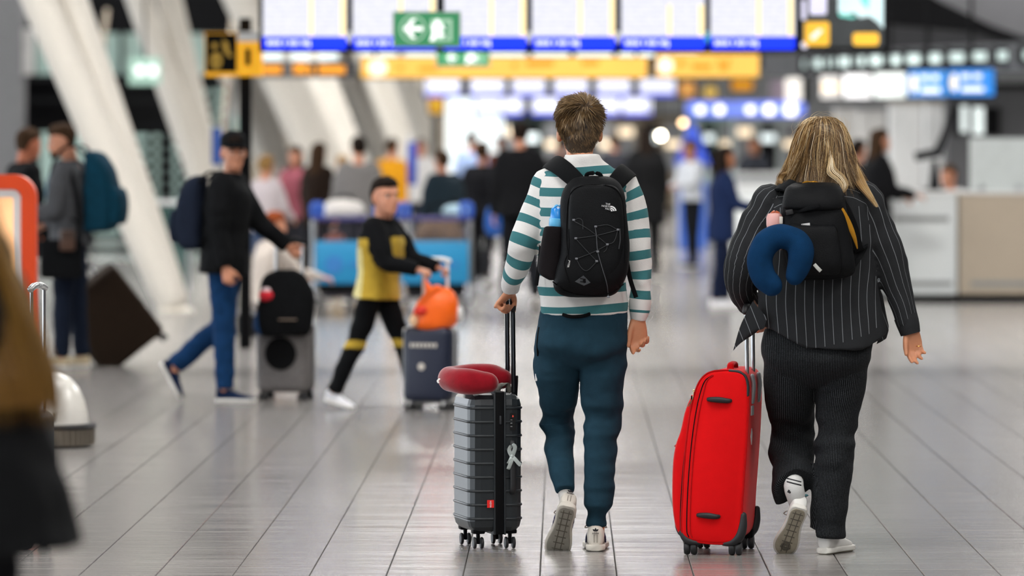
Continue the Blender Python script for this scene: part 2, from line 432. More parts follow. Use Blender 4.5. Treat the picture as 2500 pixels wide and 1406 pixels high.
part_px(t, p, 'recess', M_white, lambda g: rect_px(g, 50, 70, 78, 182, 80.2, .3))
part_px(t, p, 'skirting', M_dark, lambda g: rect_px(g, -160, 560, 54, 622, 79.9, .05))
t = thing('staircase', 'dark open staircase with pale gaps beside the leaning columns', 'stairs', (P(372, 0, 77).x, 77, 0))
b = t.location
m_tread = mat('tread_dark', '#0a0b0c', rough=.5, spec=.15)
for i in range(15):
    z = .16 * (i + 1); y = 77 + .27 * i
    g = G(); g.box((0, y - b.y, z - .03), (1.75, .3, .07), .008); g.obj('tread', m_tread, t, smooth=False)
for sx in (-.9, .9):
    g = G(); g.tube([(sx, -.1, .02), (sx, 4.0, 2.5)], [(.03, .12)], 8, cap=None, pw=5); g.obj('stringer', M_dark, t, smooth=False)
    g = G(); g.tube([(sx, -.1, 1.0), (sx, 4.0, 3.45)], [.035], 8); g.obj('handrail', M_beige, t)
    for i in range(5):
        g = G(); g.tube([(sx, .9 * i, .1 + .55 * i), (sx, .9 * i, 1.05 + .545 * i)], [.018], 6); g.obj('baluster', M_steel, t)
g = G(); rect_px(g, 372, 488, 432, 500, 62, .08)
t, p = px_thing('glass_balustrade', 'low glass balustrade with white top rail beside the stairs', 'railing', 440, 600, 62)
part_px(t, p, 'top_rail', M_white, lambda g: rect_px(g, 372, 488, 470, 500, 62, .08))
part_px(t, p, 'glass', mat('green_glass', '#4b6f6a', rough=.1, alpha=.55), lambda g: rect_px(g, 376, 500, 466, 700, 62.02, .02))
part_px(t, p, 'post', M_steel, lambda g: [rect_px(g, x, 498, x + 8, 706, 62, .05) for x in (378, 456)])

# ------------------------------------------------------------------ leaning columns (two joined tubes each)
m_col = mat('column_paint', '#d3cdc2', rough=.42, var=.03)
def column(label, base, d, tops, r, foot=True):
    """base pixel (x,y); tops = two (x,y) pixel points the tubes pass through far up"""
    b = P(base[0], base[1], d); b.z = 0
    t = thing('leaning_column', label, 'column', (b.x, b.y, 0), 0, 'row of leaning white columns')
    for i, (x, y) in enumerate(tops):
        top = P(x, y, d) - b
        k = 1.0
        ext = 8.9 / top.z; top = top * ext
        g = G(); g.tube([(0, .15 * i, .04), tuple(top * .06 + Vector((0, .15 * i, 0))), tuple(top * .5 + Vector((0, .3 * i, 0))), tuple(top + Vector((0, .4 * i, 0)))], [(r * .62, r * .62), (r * .95, r * .95), (r, r), (r, r)], 20, per=6, cap=None); g.obj('tube', m_col, t)
    g = G(); g.lathe([(.02, 0), (r * 1.05, 0), (r * 1.05, .02), (r * .8, .05), (.02, .05)]); g.obj('base_plate', mat('column_base', '#c9c2b4', rough=.5), t)
    return t
col_l = ['nearest pair of leaning white columns, crossing the stairs at the far left', 'second pair of leaning white columns, behind the man in the black cap',
         'third pair of leaning white columns, right of the black sign post', 'fourth pair of leaning white columns from the left', 'fifth pair of leaning white columns from the left',
         'sixth pair of leaning white columns from the left', 'seventh pair of leaning white columns from the left', 'farthest pair of leaning white columns, left of the bright window']
col_d = [((428, 762), ((96, 0), (166, 0)), .172), ((562, 640), ((340, 0), (410, 0)), .175), ((738, 585), ((572, 200), (626, 200)), .2)]
for i, (bs, tops, r) in enumerate(col_d): column(col_l[i], bs, dist(bs[1]), tops, r)
for i, (tx, dc_) in enumerate(((672, 74), (752, 84), (826, 95), (898, 106), (962, 118))):
    by = HZ + F * CH / dc_; sl_ = .44 - .015 * i
    column(col_l[3 + i], (tx + 16 + sl_ * (by - 190), by), dc_, ((tx, 190), (tx + 36, 190)), .19)

# ------------------------------------------------------------------ departures board
def screen_mat():
    m = mat('screen_white', (.9, .9, 1.0), var=.0, emit=1.0, rough=.3)
    nt = m.node_tree; b = nt.nodes['Principled BSDF']; tc = nt.nodes['Texture Coordinate']
    sp = nt.nodes.new('ShaderNodeSeparateXYZ'); nt.links.new(tc.outputs['Object'], sp.inputs[0])
    w1 = nt.nodes.new('ShaderNodeMath'); w1.operation = 'MULTIPLY'; w1.inputs[1].default_value = 2 * math.pi / .036; nt.links.new(sp.outputs['Z'], w1.inputs[0])
    s1 = nt.nodes.new('ShaderNodeMath'); s1.operation = 'SINE'; nt.links.new(w1.outputs[0], s1.inputs[0])
    gt = nt.nodes.new('ShaderNodeMath'); gt.operation = 'GREATER_THAN'; gt.inputs[1].default_value = .1; nt.links.new(s1.outputs[0], gt.inputs[0])
    mp = nt.nodes.new('ShaderNodeMapping'); mp.inputs['Scale'].default_value = (30, 1, 28); nt.links.new(tc.outputs['Object'], mp.inputs[0])
    nz = nt.nodes.new('ShaderNodeTexNoise'); nz.inputs['Scale'].default_value = 1; nt.links.new(mp.outputs[0], nz.inputs['Vector'])
    g2 = nt.nodes.new('ShaderNodeMath'); g2.operation = 'GREATER_THAN'; g2.inputs[1].default_value = .47; nt.links.new(nz.outputs['Fac'], g2.inputs[0])
    ml = nt.nodes.new('ShaderNodeMath'); ml.operation = 'MULTIPLY'; nt.links.new(gt.outputs[0], ml.inputs[0]); nt.links.new(g2.outputs[0], ml.inputs[1])
    mx = nt.nodes.new('ShaderNodeMix'); mx.data_type = 'RGBA'; mx.inputs['A'].default_value = (.93, .93, 1, 1); mx.inputs['B'].default_value = (.76, .77, .93, 1)
    nt.links.new(ml.outputs[0], mx.inputs['Factor']); nt.links.new(mx.outputs['Result'], b.inputs['Emission Color'])
    b.inputs['Base Color'].default_value = (.05, .05, .06, 1)
    for l in list(b.inputs['Base Color'].links): nt.links.remove(l)
    return m
M_scr = screen_mat()
M_blue = mat('screen_blue', (.0, .03, .95), var=.02, emit=1.0)
M_yel = mat('screen_yellow', (1, .78, .36), var=.1, emit=.9)
M_wtxt = mat('screen_text', (.75, .78, 1), var=0, emit=1.0)
dB = 42.0
t, p = px_thing('departures_board', 'wide black departures board of six bright flight screens overhead', 'board', 1290, 121, dB)
part_px(t, p, 'housing', M_black, lambda g: rect_px(g, 632, -330, 1952, 127, dB + .03, .22))
part_px(t, p, 'hanger', M_dark, lambda g: [rect_px(g, x, ceil_y(dB), x + 22, -320, dB + .1, .07) for x in (850, 1290, 1730)])
for i, (a, b_) in enumerate(((642, 846), (861, 1065), (1082, 1285), (1299, 1502), (1517, 1721), (1735, 1941))):
    s = part_px(t, p, 'screen', M_scr, lambda g: rect_px(g, a, -300, b_, 90, dB, .03))
    part_px(s, p, 'footer', M_blue, lambda g: plate_px(g, rrect(a, 89, b_, 121, 4), dB - .004, .03))
    part_px(s, p, 'time_column', M_yel, lambda g: [rect_px(g, a + q, (12 if i == 4 else -250), a + q + ww, 89, dB - .003, .01) for q, ww in ((113, 9), (189, 12))])
    x = a + 10; rn = random.Random(3)
    def words(g, x=x):
        for wd in (8, 6, 6, 7, 0, 5, 0, 7, 6, 5, 0, 4, 8, 5):
            if wd: rect_px(g, x, 99, x + wd, 110, dB - .006, .01)
            x += (wd + 2) if wd else 6
        plate_px(g, [(x - 4, 109), (x, 109), (x - 3, 115), (x - 7, 115)], dB - .006, .01)
    part_px(s, p, 'footer_text', M_wtxt, words)
g_ = None
for i, x in enumerate((853, 1292, 1509, 1727)):
    part_px(t, p, 'bracket', M_white if i != 3 else mat('cyan_bracket', '#49b3d6'), lambda g: plate_px(g, circ(x, 90, 8, 14, 15), dB - .03, .05), True)

# poster screen right of the board
dP = 42.3
t, p = px_thing('advertising_screen', 'colourful advertising screen with yellow squares beside the departures board', 'screen', 2055, 115, dP)
part_px(t, p, 'housing', M_black, lambda g: rect_px(g, 1948, -330, 2166, 122, dP + .03, .2))
part_px(t, p, 'backlit_picture', mat('ad_dark', (.045, .05, .052), var=.7, vscale=6, emit=.7), lambda g: rect_px(g, 1955, -310, 2158, 114, dP, .03))
part_px(t, p, 'picture_sky', mat('ad_sky', (.62, .8, .82), var=.25, vscale=4, emit=.9), lambda g: plate_px(g, [(2050, -310), (2157, -310), (2157, 70), (2140, 52), (2122, 40), (2100, 44), (2085, 30), (2062, 36), (2046, 28)], dP - .004, .01))
part_px(t, p, 'picture_green', mat('ad_green', (.2, .72, .62), emit=.8), lambda g: [plate_px(g, [(2085, -40), (2125, -40), (2120, 22), (2105, 10)], dP - .006, .01), plate_px(g, [(2046, 30), (2070, 36), (2094, 40), (2080, 45), (2050, 40)], dP - .006, .01)])
part_px(t, p, 'picture_panel', mat('ad_lavender', (.72, .7, .88), emit=.9), lambda g: [plate_px(g, rrect(1976, -60, 2018, 36, 5), dP - .005, .01), rect_px(g, 1956, 0, 1968, 48, dP - .005, .01), plate_px(g, circ(1964, 110, 9), dP - .005, .01)])
M_yel2 = mat('sign_yellow', (1, .56, .05), var=.08, emit=.75)
part_px(t, p, 'yellow_square', M_yel2, lambda g: plate_px(g, rrect(1964, 53, 2025, 112, 7), dP - .008, .01))
part_px(t, p, 'yellow_patch', M_yel2, lambda g: plate_px(g, rrect(2082, 80, 2146, 111, 8), dP - .008, .01))
part_px(t, p, 'pen_mark', mat('ad_mark', (1, .86, .85), emit=.9), lambda g: plate_px(g, [(1978, 88), (2000, 70), (2009, 75), (1988, 97), (1980, 97)], dP - .011, .01))

# ------------------------------------------------------------------ green exit signs
m_green = mat('sign_green', (.03, .22, .09), var=.1, emit=.45)
m_gw = mat('sign_white', (.9, .93, .9), var=0, emit=.9)
m_gl = mat('sign_pale_green', (.35, .55, .4), var=0, emit=.5)
def exit_sign(label, x0, y0, x1, y1, d, hang=True):
    t, p = px_thing('exit_sign', label, 'sign', (x0 + x1) / 2, y1, d)
    W = x1 - x0; H = y1 - y0
    part_px(t, p, 'case', mat('sign_case', '#9da39d', rough=.4), lambda g: rect_px(g, x0 - 2, y0 - 2, x1 + 2, y1 + 3, d, .08))
    part_px(t, p, 'face', m_green, lambda g: rect_px(g, x0 + 1, y0 + 1, x1 - 1, y1, d - .003, .01))
    cx, cy, r = x0 + W * .29, y0 + H * .49, H * .40
    part_px(t, p, 'roundel', m_gl, lambda g: plate_px(g, circ(cx, cy, r), d - .006, .006))
    part_px(t, p, 'roundel_centre', m_green, lambda g: plate_px(g, circ(cx, cy, r * .87), d - .008, .006))
    k = r * .72
    part_px(t, p, 'arrow', m_gw, lambda g: [plate_px(g, [(cx - k, cy), (cx - k * .1, cy - k), (cx + k * .35, cy - k), (cx - k * .3, cy - k * .22), (cx + k, cy - k * .22), (cx + k, cy + k * .22), (cx - k * .3, cy + k * .22), (cx + k * .35, cy + k), (cx - k * .1, cy + k)], d - .012, .006)])
    a, b = x0 + W * .54, x0 + W * .88
    part_px(t, p, 'door_symbol', m_gl, lambda g: rect_px(g, a + W * .02, y0 + H * .2, b, y0 + H * .86, d - .006, .006))
    part_px(t, p, 'door_gap', m_green, lambda g: rect_px(g, a + W * .20, y0 + H * .3, b - W * .05, y0 + H * .78, d - .008, .006))
    def man(g):
        plate_px(g, circ(a + W * .12, y0 + H * .28, H * .075), d - .012, .006)
        plate_px(g, [(a + W * .02, y0 + H * .36), (a + W * .2, y0 + H * .36), (a + W * .24, y0 + H * .52), (a + W * .16, y0 + H * .5), (a + W * .17, y0 + H * .62), (a + W * .25, y0 + H * .66), (a + W * .2, y0 + H * .74), (a + W * .1, y0 + H * .7), (a + W * .07, y0 + H * .86), (a, y0 + H * .86), (a + W * .05, y0 + H * .6)], d - .012, .006)
    part_px(t, p, 'running_figure', m_gw, man)
    if hang: part_px(t, p, 'hanger', M_dark, lambda g: rect_px(g, (x0 + x1) / 2 + W * .2, ceil_y(d), (x0 + x1) / 2 + W * .2 + 10, y0, d + .03, .03))
exit_sign('green emergency exit sign with left arrow in front of the departures board', 961, 30, 1123, 112, 38.0)
exit_sign('smaller blurred green exit sign below the departures board', 1066, 122, 1194, 160, 49.0)
t, p = px_thing('exit_sign', 'pale green exit sign between the two nearest column pairs', 'sign', 350, 205, 72)
part_px(t, p, 'face', mat('sign_pale', (.30, .46, .38), emit=.45), lambda g: rect_px(g, 314, 140, 392, 207, 72, .06))
part_px(t, p, 'hanger', M_dark, lambda g: rect_px(g, 350, ceil_y(72), 356, 141, 72.02, .04))
part_px(t, p, 'arrow_light', m_gw, lambda g: [plate_px(g, circ(342, 172, 13), 71.98, .01), plate_px(g, circ(374, 172, 12, 16, 15), 71.98, .01)])

# ------------------------------------------------------------------ yellow wayfinding signs
m_way = mat('wayfinding_yellow', (1.0, .56, .10), var=.18, vscale=1.5, emit=.52)
m_wayd = mat('wayfinding_dark_yellow', (.80, .30, .01), var=.1, emit=.5)
m_cream = mat('wayfinding_cream', (1, .9, .72), emit=.8)
dY = 60
def way(label, x0, y0, x1, y1, marks, creams, d=dY):
    t, p = px_thing('wayfinding_sign', label, 'sign', (x0 + x1) / 2, y1, d)
    part_px(t, p, 'case', M_dark, lambda g: rect_px(g, x0 - 3, y0 - 3, x1 + 3, y1 + 3, d + .01, .2))
    part_px(t, p, 'face', m_way, lambda g: rect_px(g, x0, y0, x1, y1, d, .03))
    part_px(t, p, 'lettering', m_wayd, lambda g: [rect_px(g, *m, d - .004, .01) for m in marks])
    part_px(t, p, 'symbol', m_cream, lambda g: [plate_px(g, circ(*c), d - .004, .01) for c in creams])
    part_px(t, p, 'hanger', M_dark, lambda g: [rect_px(g, x, ceil_y(d), x + 8, y0, d + .08, .04) for x in (x0 + 30, x1 - 30)])
    return t, p
way('long blurred yellow wayfinding sign under the departures board', 882, 140, 1580, 190, [(970, 160, 984, 172), (1022, 162, 1070, 174), (1286, 148, 1352, 162), (1420, 147, 1462, 160), (1250, 152, 1262, 166)], [(922, 165, 24, 20, 22)])
t, p = way('short yellow wayfinding sign with letter W right of the long one', 1602, 132, 1853, 188, [(1655, 148, 1672, 162), (1690, 155, 1736, 170)], [(1624, 160, 20)])
part_px(t, p, 'letter', m_wayd, lambda g: plate_px(g, [(1750, 142), (1758, 142), (1763, 160), (1767, 146), (1771, 160), (1776, 142), (1784, 142), (1776, 174), (1769, 174), (1767, 164), (1764, 174), (1758, 174)], dY - .005, .01))
t, p = px_thing('wayfinding_sign', 'dark grey sign strip with glowing orange lettering left of the yellow sign', 'sign', 755, 190, dY)
part_px(t, p, 'face', mat('sign_grey', '#4a4a4c', rough=.5), lambda g: rect_px(g, 636, 150, 868, 190, dY + .02, .15))
part_px(t, p, 'lettering', mat('orange_letters', (.95, .36, .02), emit=.65), lambda g: [rect_px(g, *q, dY - .005, .01) for q in ((640, 160, 688, 180), (716, 156, 750, 180), (754, 162, 764, 182), (776, 160, 842, 180))])
part_px(t, p, 'divider', M_grey, lambda g: rect_px(g, 694, 150, 712, 188, dY - .006, .02))
part_px(t, p, 'lamp_strip', mat('lamp_strip', (.85, .95, .95), emit=.75), lambda g: [rect_px(g, 640 + i * 68, 130, 690 + i * 68, 146, dY, .05) for i in range(3)])
t, p = px_thing('ceiling_lamp_strip', 'row of pale tube lamps above the long yellow sign', 'lamp', 1300, 134, 62)
part_px(t, p, 'tube', mat('lamp_strip'  , 'x'), lambda g: [rect_px(g, 880 + i * 105, 126, 970 + i * 105, 138, 62, .06) for i in range(8)])
part_px(t, p, 'rail', M_dark, lambda g: rect_px(g, 870, 118, 1720, 127, 62.05, .06))

# black and yellow box sign on its post
d5 = 44.5
t, p = px_thing('pictogram_sign', 'black and yellow pictogram box sign on a black post', 'sign', 595, 185, d5)
pz = Vector((p.x, p.y, p.z))
part_px(t, p, 'post', M_black, lambda g: g.box((P(596, 0, d5).x, d5 + .2, 1.3), (.095, .095, 2.6), .01))
part_px(t, p, 'box', m_wayd2 := mat('sign_amber', (.95, .45, .015), emit=.5), lambda g: rect_px(g, 500, 80, 640, 186, d5, .12))
part_px(t, p, 'black_panel', M_black, lambda g: rect_px(g, 502, 82, 578, 176, d5 - .006, .01))
m_pic = mat('pictogram_brown', (.38, .23, .03), emit=.4)
part_px(t, p, 'pictogram', m_pic, lambda g: [plate_px(g, circ(528, 148, 14, 16, 20), d5 - .012, .006), plate_px(g, [(543, 96), (556, 104), (560, 128), (570, 136), (560, 140), (546, 124)], d5 - .012, .006), plate_px(g, circ(524, 112, 7), d5 - .012, .006)])
part_px(t, p, 'pictogram_mark', M_black, lambda g: [plate_px(g, circ(528, 150, 5), d5 - .02, .006), rect_px(g, 598, 118, 612, 160, d5 - .008, .006)])
part_px(t, p, 'white_strip', M_white, lambda g: rect_px(g, 580, 78, 640, 102, d5 - .01, .02))
t, p = px_thing('blue_banner', 'narrow dark blue vertical banner behind the man in the cap', 'banner', 528, 400, 52)
part_px(t, p, 'cloth', mat('navy_banner', '#123a7c', rough=.7), lambda g: rect_px(g, 517, 312, 541, 402, 52, .03))
part_px(t, p, 'pole', M_steel, lambda g: rect_px(g, 527, 300, 531, 779, 52.04, .02))

# ------------------------------------------------------------------ far screens
def far_screens(label, xs, y0, y1, d, foot):
    t, p = px_thing('flight_screens', label, 'screens', sum(sum(x) for x in xs) / len(xs) / 2, y1, d)
    part_px(t, p, 'housing', M_dark, lambda g: rect_px(g, xs[0][0] - 6, y0 - 4, xs[-1][1] + 6, y1 + 2, d + .02, .2))
    for a, b in xs:
        s = part_px(t, p, 'screen', mat('far_screen', (.86, .87, 1), var=.05, emit=1.0), lambda g: rect_px(g, a, y0, b, y1 - foot, d, .03))
        part_px(s, p, 'footer', mat('far_blue', (.1, .14, .85), emit=.8), lambda g: rect_px(g, a, y1 - foot, b, y1, d - .01, .03))
    part_px(t, p, 'hanger', M_dark, lambda g: [rect_px(g, x, ceil_y(d), x + 5, y0, d + .1, .05) for x in (xs[0][0] + 40, xs[-1][1] - 40)])
far_screens('upper row of small distant blue-footed flight screens', [(1038, 1124), (1148, 1232), (1250, 1332), (1352, 1436), (1456, 1540), (1560, 1648)], 192, 236, 86, 10)
far_screens('lower row of smallest distant flight screens behind the man', [(1160, 1224), (1228, 1276), (1300, 1366), (1380, 1440), (1452, 1512), (1520, 1590)], 240, 281, 112, 9)
t, p = px_thing('blue_light_bar', 'hanging blue bar with round white lamps far back', 'lamp', 1820, 285, 104)
part_px(t, p, 'hanger', M_dark, lambda g: [rect_px(g, x, ceil_y(104), x + 4, 250, 104.05, .05) for x in (1700, 1940)])
part_px(t, p, 'bar', mat('blue_bar', (.12, .18, .62), var=.3, vscale=2, emit=.7), lambda g: plate_px(g, rrect(1676, 248, 1966, 285, 12), 104, .2))
for x, r in ((1710, 9), (1757, 10), (1832, 9), (1878, 12), (1930, 14)):
    part_px(t, p, 'lamp', mat('white_bulb', (1, .98, 1), var=0, emit=2.0), lambda g: plate_px(g, circ(x, 268, r), 103.9, .05))
for i, (x, y, r, l) in enumerate(((1583, 335, 6, 'dimmer warm ball lamp beside the brighter one'), (1613, 331, 8, 'brightest warm white ball lamp in the background'), (1668, 300, 7, 'upper right warm ball lamp above the blue tent'))):
    t, p = px_thing('ball_lamp', l, 'lamp', x, y, 96, 'ball lamps')
    g = G(); g.ell((0, 0, 0), (r / F * 96,) * 3, 14); g.obj('bulb', mat('warm_bulb%d' % i, ((1, .55, .2), (1, .9, .7), (1, .66, .36))[i], var=0, emit=(5, 16, 5)[i]), t)
    g = G(); g.tube([(0, 0, .05), (0, 0, 8.97 - p.z)], [.012], 6); g.obj('cord', M_black, t)
# ------------------------------------------------------------------ right: shops, counters, lamps
def wallpx(name, x0, y0, x1, d, m, label, cat_, fl=True, y1=None, th=.6):
    t, p = px_thing(name, label, cat_, (x0 + x1) / 2, HZ, d); p.z = 0; t.location = p
    z0 = 0 if y1 is None else P(0, y1, d).z
    a, b = P(x0, y0, d), P(x1, y0, d)
    g = G(); g.box(((a.x + b.x) / 2, d + th / 2, (a.z + z0) / 2), (b.x - a.x, th, a.z - z0)); g.obj('panel', m, t, smooth=False, off=p)
    return t, p, a, b
def finish(t, p, a, b, d, m, z=.12):
    g = G(); g.box(((a.x + b.x) / 2, d - .02, z / 2), (b.x - a.x, .06, z)); g.obj('plinth', m, t, smooth=False, off=p)
    g = G(); g.box(((a.x + b.x) / 2, d + .2, a.z + .03), (b.x - a.x + .1, .6, .06)); g.obj('cornice', m, t, smooth=False, off=p)
for q in (
    ('shop_front', 1228, 285, 1372, 128, mat('shop_dark_green', '#30403a', rough=.6), 'dark green shop front right of the bright window', 'shop'),
    ('shop_front', 1372, 288, 1500, 126, mat('shop_grey', '#8b8a88', rough=.6), 'light grey shop front behind the short-haired man', 'shop'),
    ('shop_front', 1500, 285, 1672, 122, mat('shop_brown', '#8d7d69', rough=.6), 'brown shop front behind the warm ball lamps', 'shop'),
    ('shop_front', 1672, 286, 1790, 118, mat('shop_mint', '#8fa79d', rough=.5), 'pale mint shop front below the blue bar lamp', 'shop'),
    ('shop_front', 1790, 286, 1960, 116, mat('shop_pale', '#bcc4c2', rough=.5), 'pale grey shop front left of the blonde woman', 'shop')):
    t, p, a, b = wallpx(*q); finish(t, p, a, b, q[4], M_dark)
    d = q[4]; wd = (q[3] - q[1]) / 3
    for i in range(3):
        x0 = q[1] + wd * (i + .12); x1 = q[1] + wd * (i + .88)
        fr = part_px(t, p, 'shop_window', M_black if i % 2 else M_grey, lambda g: rect_px(g, x0, 300, x1, 420, d - .05, .06))
        part_px(fr, p, 'shop_light', mat('shop_glow%d' % (i % 2), ((1, .8, .55), (.85, .95, .95))[i % 2], emit=1.1), lambda g: rect_px(g, x0 + 4, 312 + 16 * i, x1 - 4, 332 + 14 * i, d - .06, .02))
t, p, a, b = wallpx('white_partition', 2042, 262, 2096, 76, M_offw, 'white partition panel right of the blonde hair', 'partition'); finish(t, p, a, b, 76, M_grey)
t, p, a, b = wallpx('white_partition', 2100, 268, 2160, 75, M_offw, 'second white partition panel behind the woman in black', 'partition'); finish(t, p, a, b, 75, M_grey)
t, p, a, b = wallpx('white_partition', 2176, 250, 2250, 74, M_white, 'tall white partition below the white monitors', 'partition'); finish(t, p, a, b, 74, M_beige)
t, p, a, b = wallpx('white_partition', 2262, 250, 2312, 73, M_white, 'tall white partition below the first blue monitor', 'partition'); finish(t, p, a, b, 73, M_beige)
t, p, a, b = wallpx('service_wall', 2312, 215, 2640, 71, mat('service_grey', '#4b4b4d', rough=.6), 'dark grey service wall behind the check-in counter', 'wall'); finish(t, p, a, b, 71, M_black)
part_px(t, p, 'light_slot', mat('slot_light', (.8, .88, .86), emit=.7), lambda g: [rect_px(g, 2346, 258, 2362, 322, 70.95, .04), rect_px(g, 2376, 262, 2402, 328, 70.95, .04)])
part_px(t, p, 'dark_gap', M_black, lambda g: [rect_px(g, 2328, 255, 2342, 330, 70.95, .04), rect_px(g, 2404, 262, 2440, 330, 70.95, .04)])

# check-in counters
dC = dist(738)
def counter(label, x0, x1, y0, d, front, depth, side=None, slots=()):
    a, b = P(x0, y0, d), P(x1, y0, d)
    t = thing('checkin_counter', label, 'counter', ((a.x + b.x) / 2, d, 0)); W = b.x - a.x; H = a.z
    g = G(); g.box((0, depth / 2, H / 2 + .04), (W, depth, H - .08), .01); g.obj('body', front, t, smooth=False)
    g = G(); g.box((0, depth / 2, H + .0), (W - .004, depth + .04, .03), .006); g.obj('worktop', M_white, t, smooth=False)
    g = G(); g.box((0, depth / 2 + .03, .04), (W - .04, depth - .06, .08)); g.obj('plinth', M_dark, t, smooth=False)
    for z, x, w_ in slots:
        g = G(); g.box((x * W, -.004, z * H), (w_ * W, .012, .05)); g.obj('slot', mat('slot_grey', '#8f9190'), t, smooth=False)
    return t
m_cf = mat('counter_white', '#dfe3e2', rough=.3, var=.02)
m_cs = mat('counter_beige', '#b3a592', rough=.4, var=.05)
counter('white front block of the check-in counter beside the blonde woman', 2120, 2336, 470, dC, m_cf, .9, slots=((.76, .1, .62), (.17, .1, .7)))
counter('beige end block of the check-in counter at the right edge', 2341, 2640, 470, dC, m_cs, .9, slots=((.17, -.1, .6),))
t, p = px_thing('frosted_screen', 'frosted pale screen standing on the beige counter block', 'screen', 2500, 470, dC)
part_px(t, p, 'pane', mat('frosted', '#c6ccca', rough=.35), lambda g: rect_px(g, 2368, 337, 2640, 466, dC + .1, .05))
part_px(t, p, 'clamp', M_steel, lambda g: [rect_px(g, x, 452, x + 12, 466, dC + .08, .1) for x in (2390, 2480)])
t, p = px_thing('desk_monitor', 'dark monitor arm and screen on the white counter', 'monitor', 2270, 470, dC + .4)
part_px(t, p, 'screen', M_dark, lambda g: plate_px(g, [(2232, 372), (2296, 360), (2300, 382), (2236, 394)], dC + .4, .04))
part_px(t, p, 'arm', M_dark, lambda g: plate_px(g, [(2296, 330), (2318, 270), (2326, 272), (2310, 345), (2300, 376), (2280, 384), (2276, 376)], dC + .42, .04))
part_px(t, p, 'stand', M_dark, lambda g: [plate_px(g, [(2276, 392), (2288, 392), (2298, 466), (2266, 466)], dC + .44, .04), rect_px(g, 2256, 460, 2310, 466, dC + .38, .2)])
counter('low white counter between the navy-coated woman and the blonde woman', 1776, 1905, 455, dist(690), m_cf, .8, slots=((.3, 0, .5),))
counter('farther white counter behind the low one', 1800, 1990, 425, dist(632), mat('counter_grey', '#aeb2b3', rough=.3), .8)

# lamp row and monitors along the counters
xs = [1944, 1970, 1998, 2029, 2062, 2099, 2138, 2182, 2230, 2280, 2336, 2394, 2455, 2520]
t, p = px_thing('louvre_lamp_row', 'long dark beam of square louvre lamps over the counters', 'lamp', 2220, 160, 66)
m_lv = mat('louvre_glow', (.66, .80, .77), var=.1, emit=.85)
for i, x in enumerate(xs):
    f_ = i / 13.0; d = 72 - 11 * f_; y = 158 - 24 * f_; wv = 9 + 12 * f_; h = 11.5 - .5 * f_
    s = part_px(t, p, 'louvre_frame', M_black, lambda g: [rect_px(g, x - wv - 8 - 4 * f_, y - h - 12, x - wv, y + h + 12, d - .02, .25), rect_px(g, x - wv, y + h, x + wv, y + h + 9, d - .02, .25), rect_px(g, x - wv, y - h - 8, x + wv, y - h, d - .02, .25)])
    if i > 0: part_px(s, p, 'louvre_light', m_lv, lambda g: plate_px(g, rrect(x - wv, y - h, x + wv, y + h, 4), d, .03))
def bulk(g):
    a = [P(1870, 190, 73), P(2560, 172, 60), P(2560, 98, 60), P(1870, 132, 73)]
    v = [tuple(q) for q in a] + [(q.x, q.y + .6, q.z) for q in a]
    g.add(v, [(0, 1, 2, 3), (7, 6, 5, 4), (0, 4, 5, 1), (3, 2, 6, 7), (1, 5, 6, 2), (0, 3, 7, 4)])
g = G(); bulk(g); o = g.obj('beam', mat('beam_grey', '#39393b', rough=.6), t, smooth=False, off=p + Vector((0, -.35, 0)))
mons = [('small cream and grey monitor, leftmost over the counters', 2003, 2053, 184, 240, '#c9c6c2', 1), ('white monitor, second from the left over the counters', 2060, 2128, 181, 240, '#f4f4f4', 0), ('greenish white monitor, third from the left over the counters', 2135, 2212, 178, 239, '#eaf2ee', 0),
        ('light blue monitor, second from the right over the counters', 2218, 2312, 172, 236, '#4b93e0', 2), ('bright blue monitor, rightmost over the counters', 2316, 2427, 169, 234, '#2f86dd', 2)]
for i, (l, x0, x1, y0, y1, c, kind) in enumerate(mons):
    d = 68 - 1.7 * i
    t, p = px_thing('counter_monitor', l, 'monitor', (x0 + x1) / 2, y1, d, 'monitors over the counters')
    part_px(t, p, 'housing', M_black, lambda g: rect_px(g, x0 - 4, y0 - 4, x1 + 4, y1 + 6, d + .02, .12))
    part_px(t, p, 'display', mat('display%d' % i, c, var=.05, emit=.62), lambda g: rect_px(g, x0, y0, x1, y1, d, .03))
    if kind == 1: part_px(t, p, 'display_band', mat('peach_band', (.95, .72, .5), emit=.75), lambda g: rect_px(g, x0 + 4, y0 + 18, x1 - 4, y0 + 40, d - .005, .01))
    if kind == 2:
        part_px(t, p, 'display_logo', m_cream, lambda g: plate_px(g, circ(x0 + 13, (y0 + y1) / 2, 9, 16, 22), d - .005, .01))
        part_px(t, p, 'display_text', mat('pale_text', (.85, .88, 1), emit=.85), lambda g: [rect_px(g, x0 + 30 + (x1 - x0) * .0, y0 + 12, x0 + 30 + (x1 - x0) * .2, y0 + 24, d - .005, .01), rect_px(g, x0 + 36 + (x1 - x0) * .22, y0 + 12, x0 + 34 + (x1 - x0) * .42, y0 + 24, d - .005, .01), rect_px(g, x0 + 30, y0 + 42, x0 + 30 + (x1 - x0) * .5, y0 + 55, d - .005, .01)])
    part_px(t, p, 'bracket', M_black, lambda g: rect_px(g, (x0 + x1) / 2 - 4, HZ - 7.31 * F / d, (x0 + x1) / 2 + 4, y0, d + .06, .05))
t, p = px_thing('cream_light_box', 'cream lit box hanging left of the counter monitors', 'sign', 1935, 245, 78)
part_px(t, p, 'face', mat('cream_box', (.95, .9, .83), emit=.8), lambda g: plate_px(g, rrect(1918, 190, 1958, 248, 8), 78, .2))
part_px(t, p, 'side', mat('mauve_box', '#8d7f8c'), lambda g: rect_px(g, 1882, 196, 1917, 246, 78.1, .2))
part_px(t, p, 'case', M_black, lambda g: rect_px(g, 1958, 186, 1976, 252, 78.05, .2))
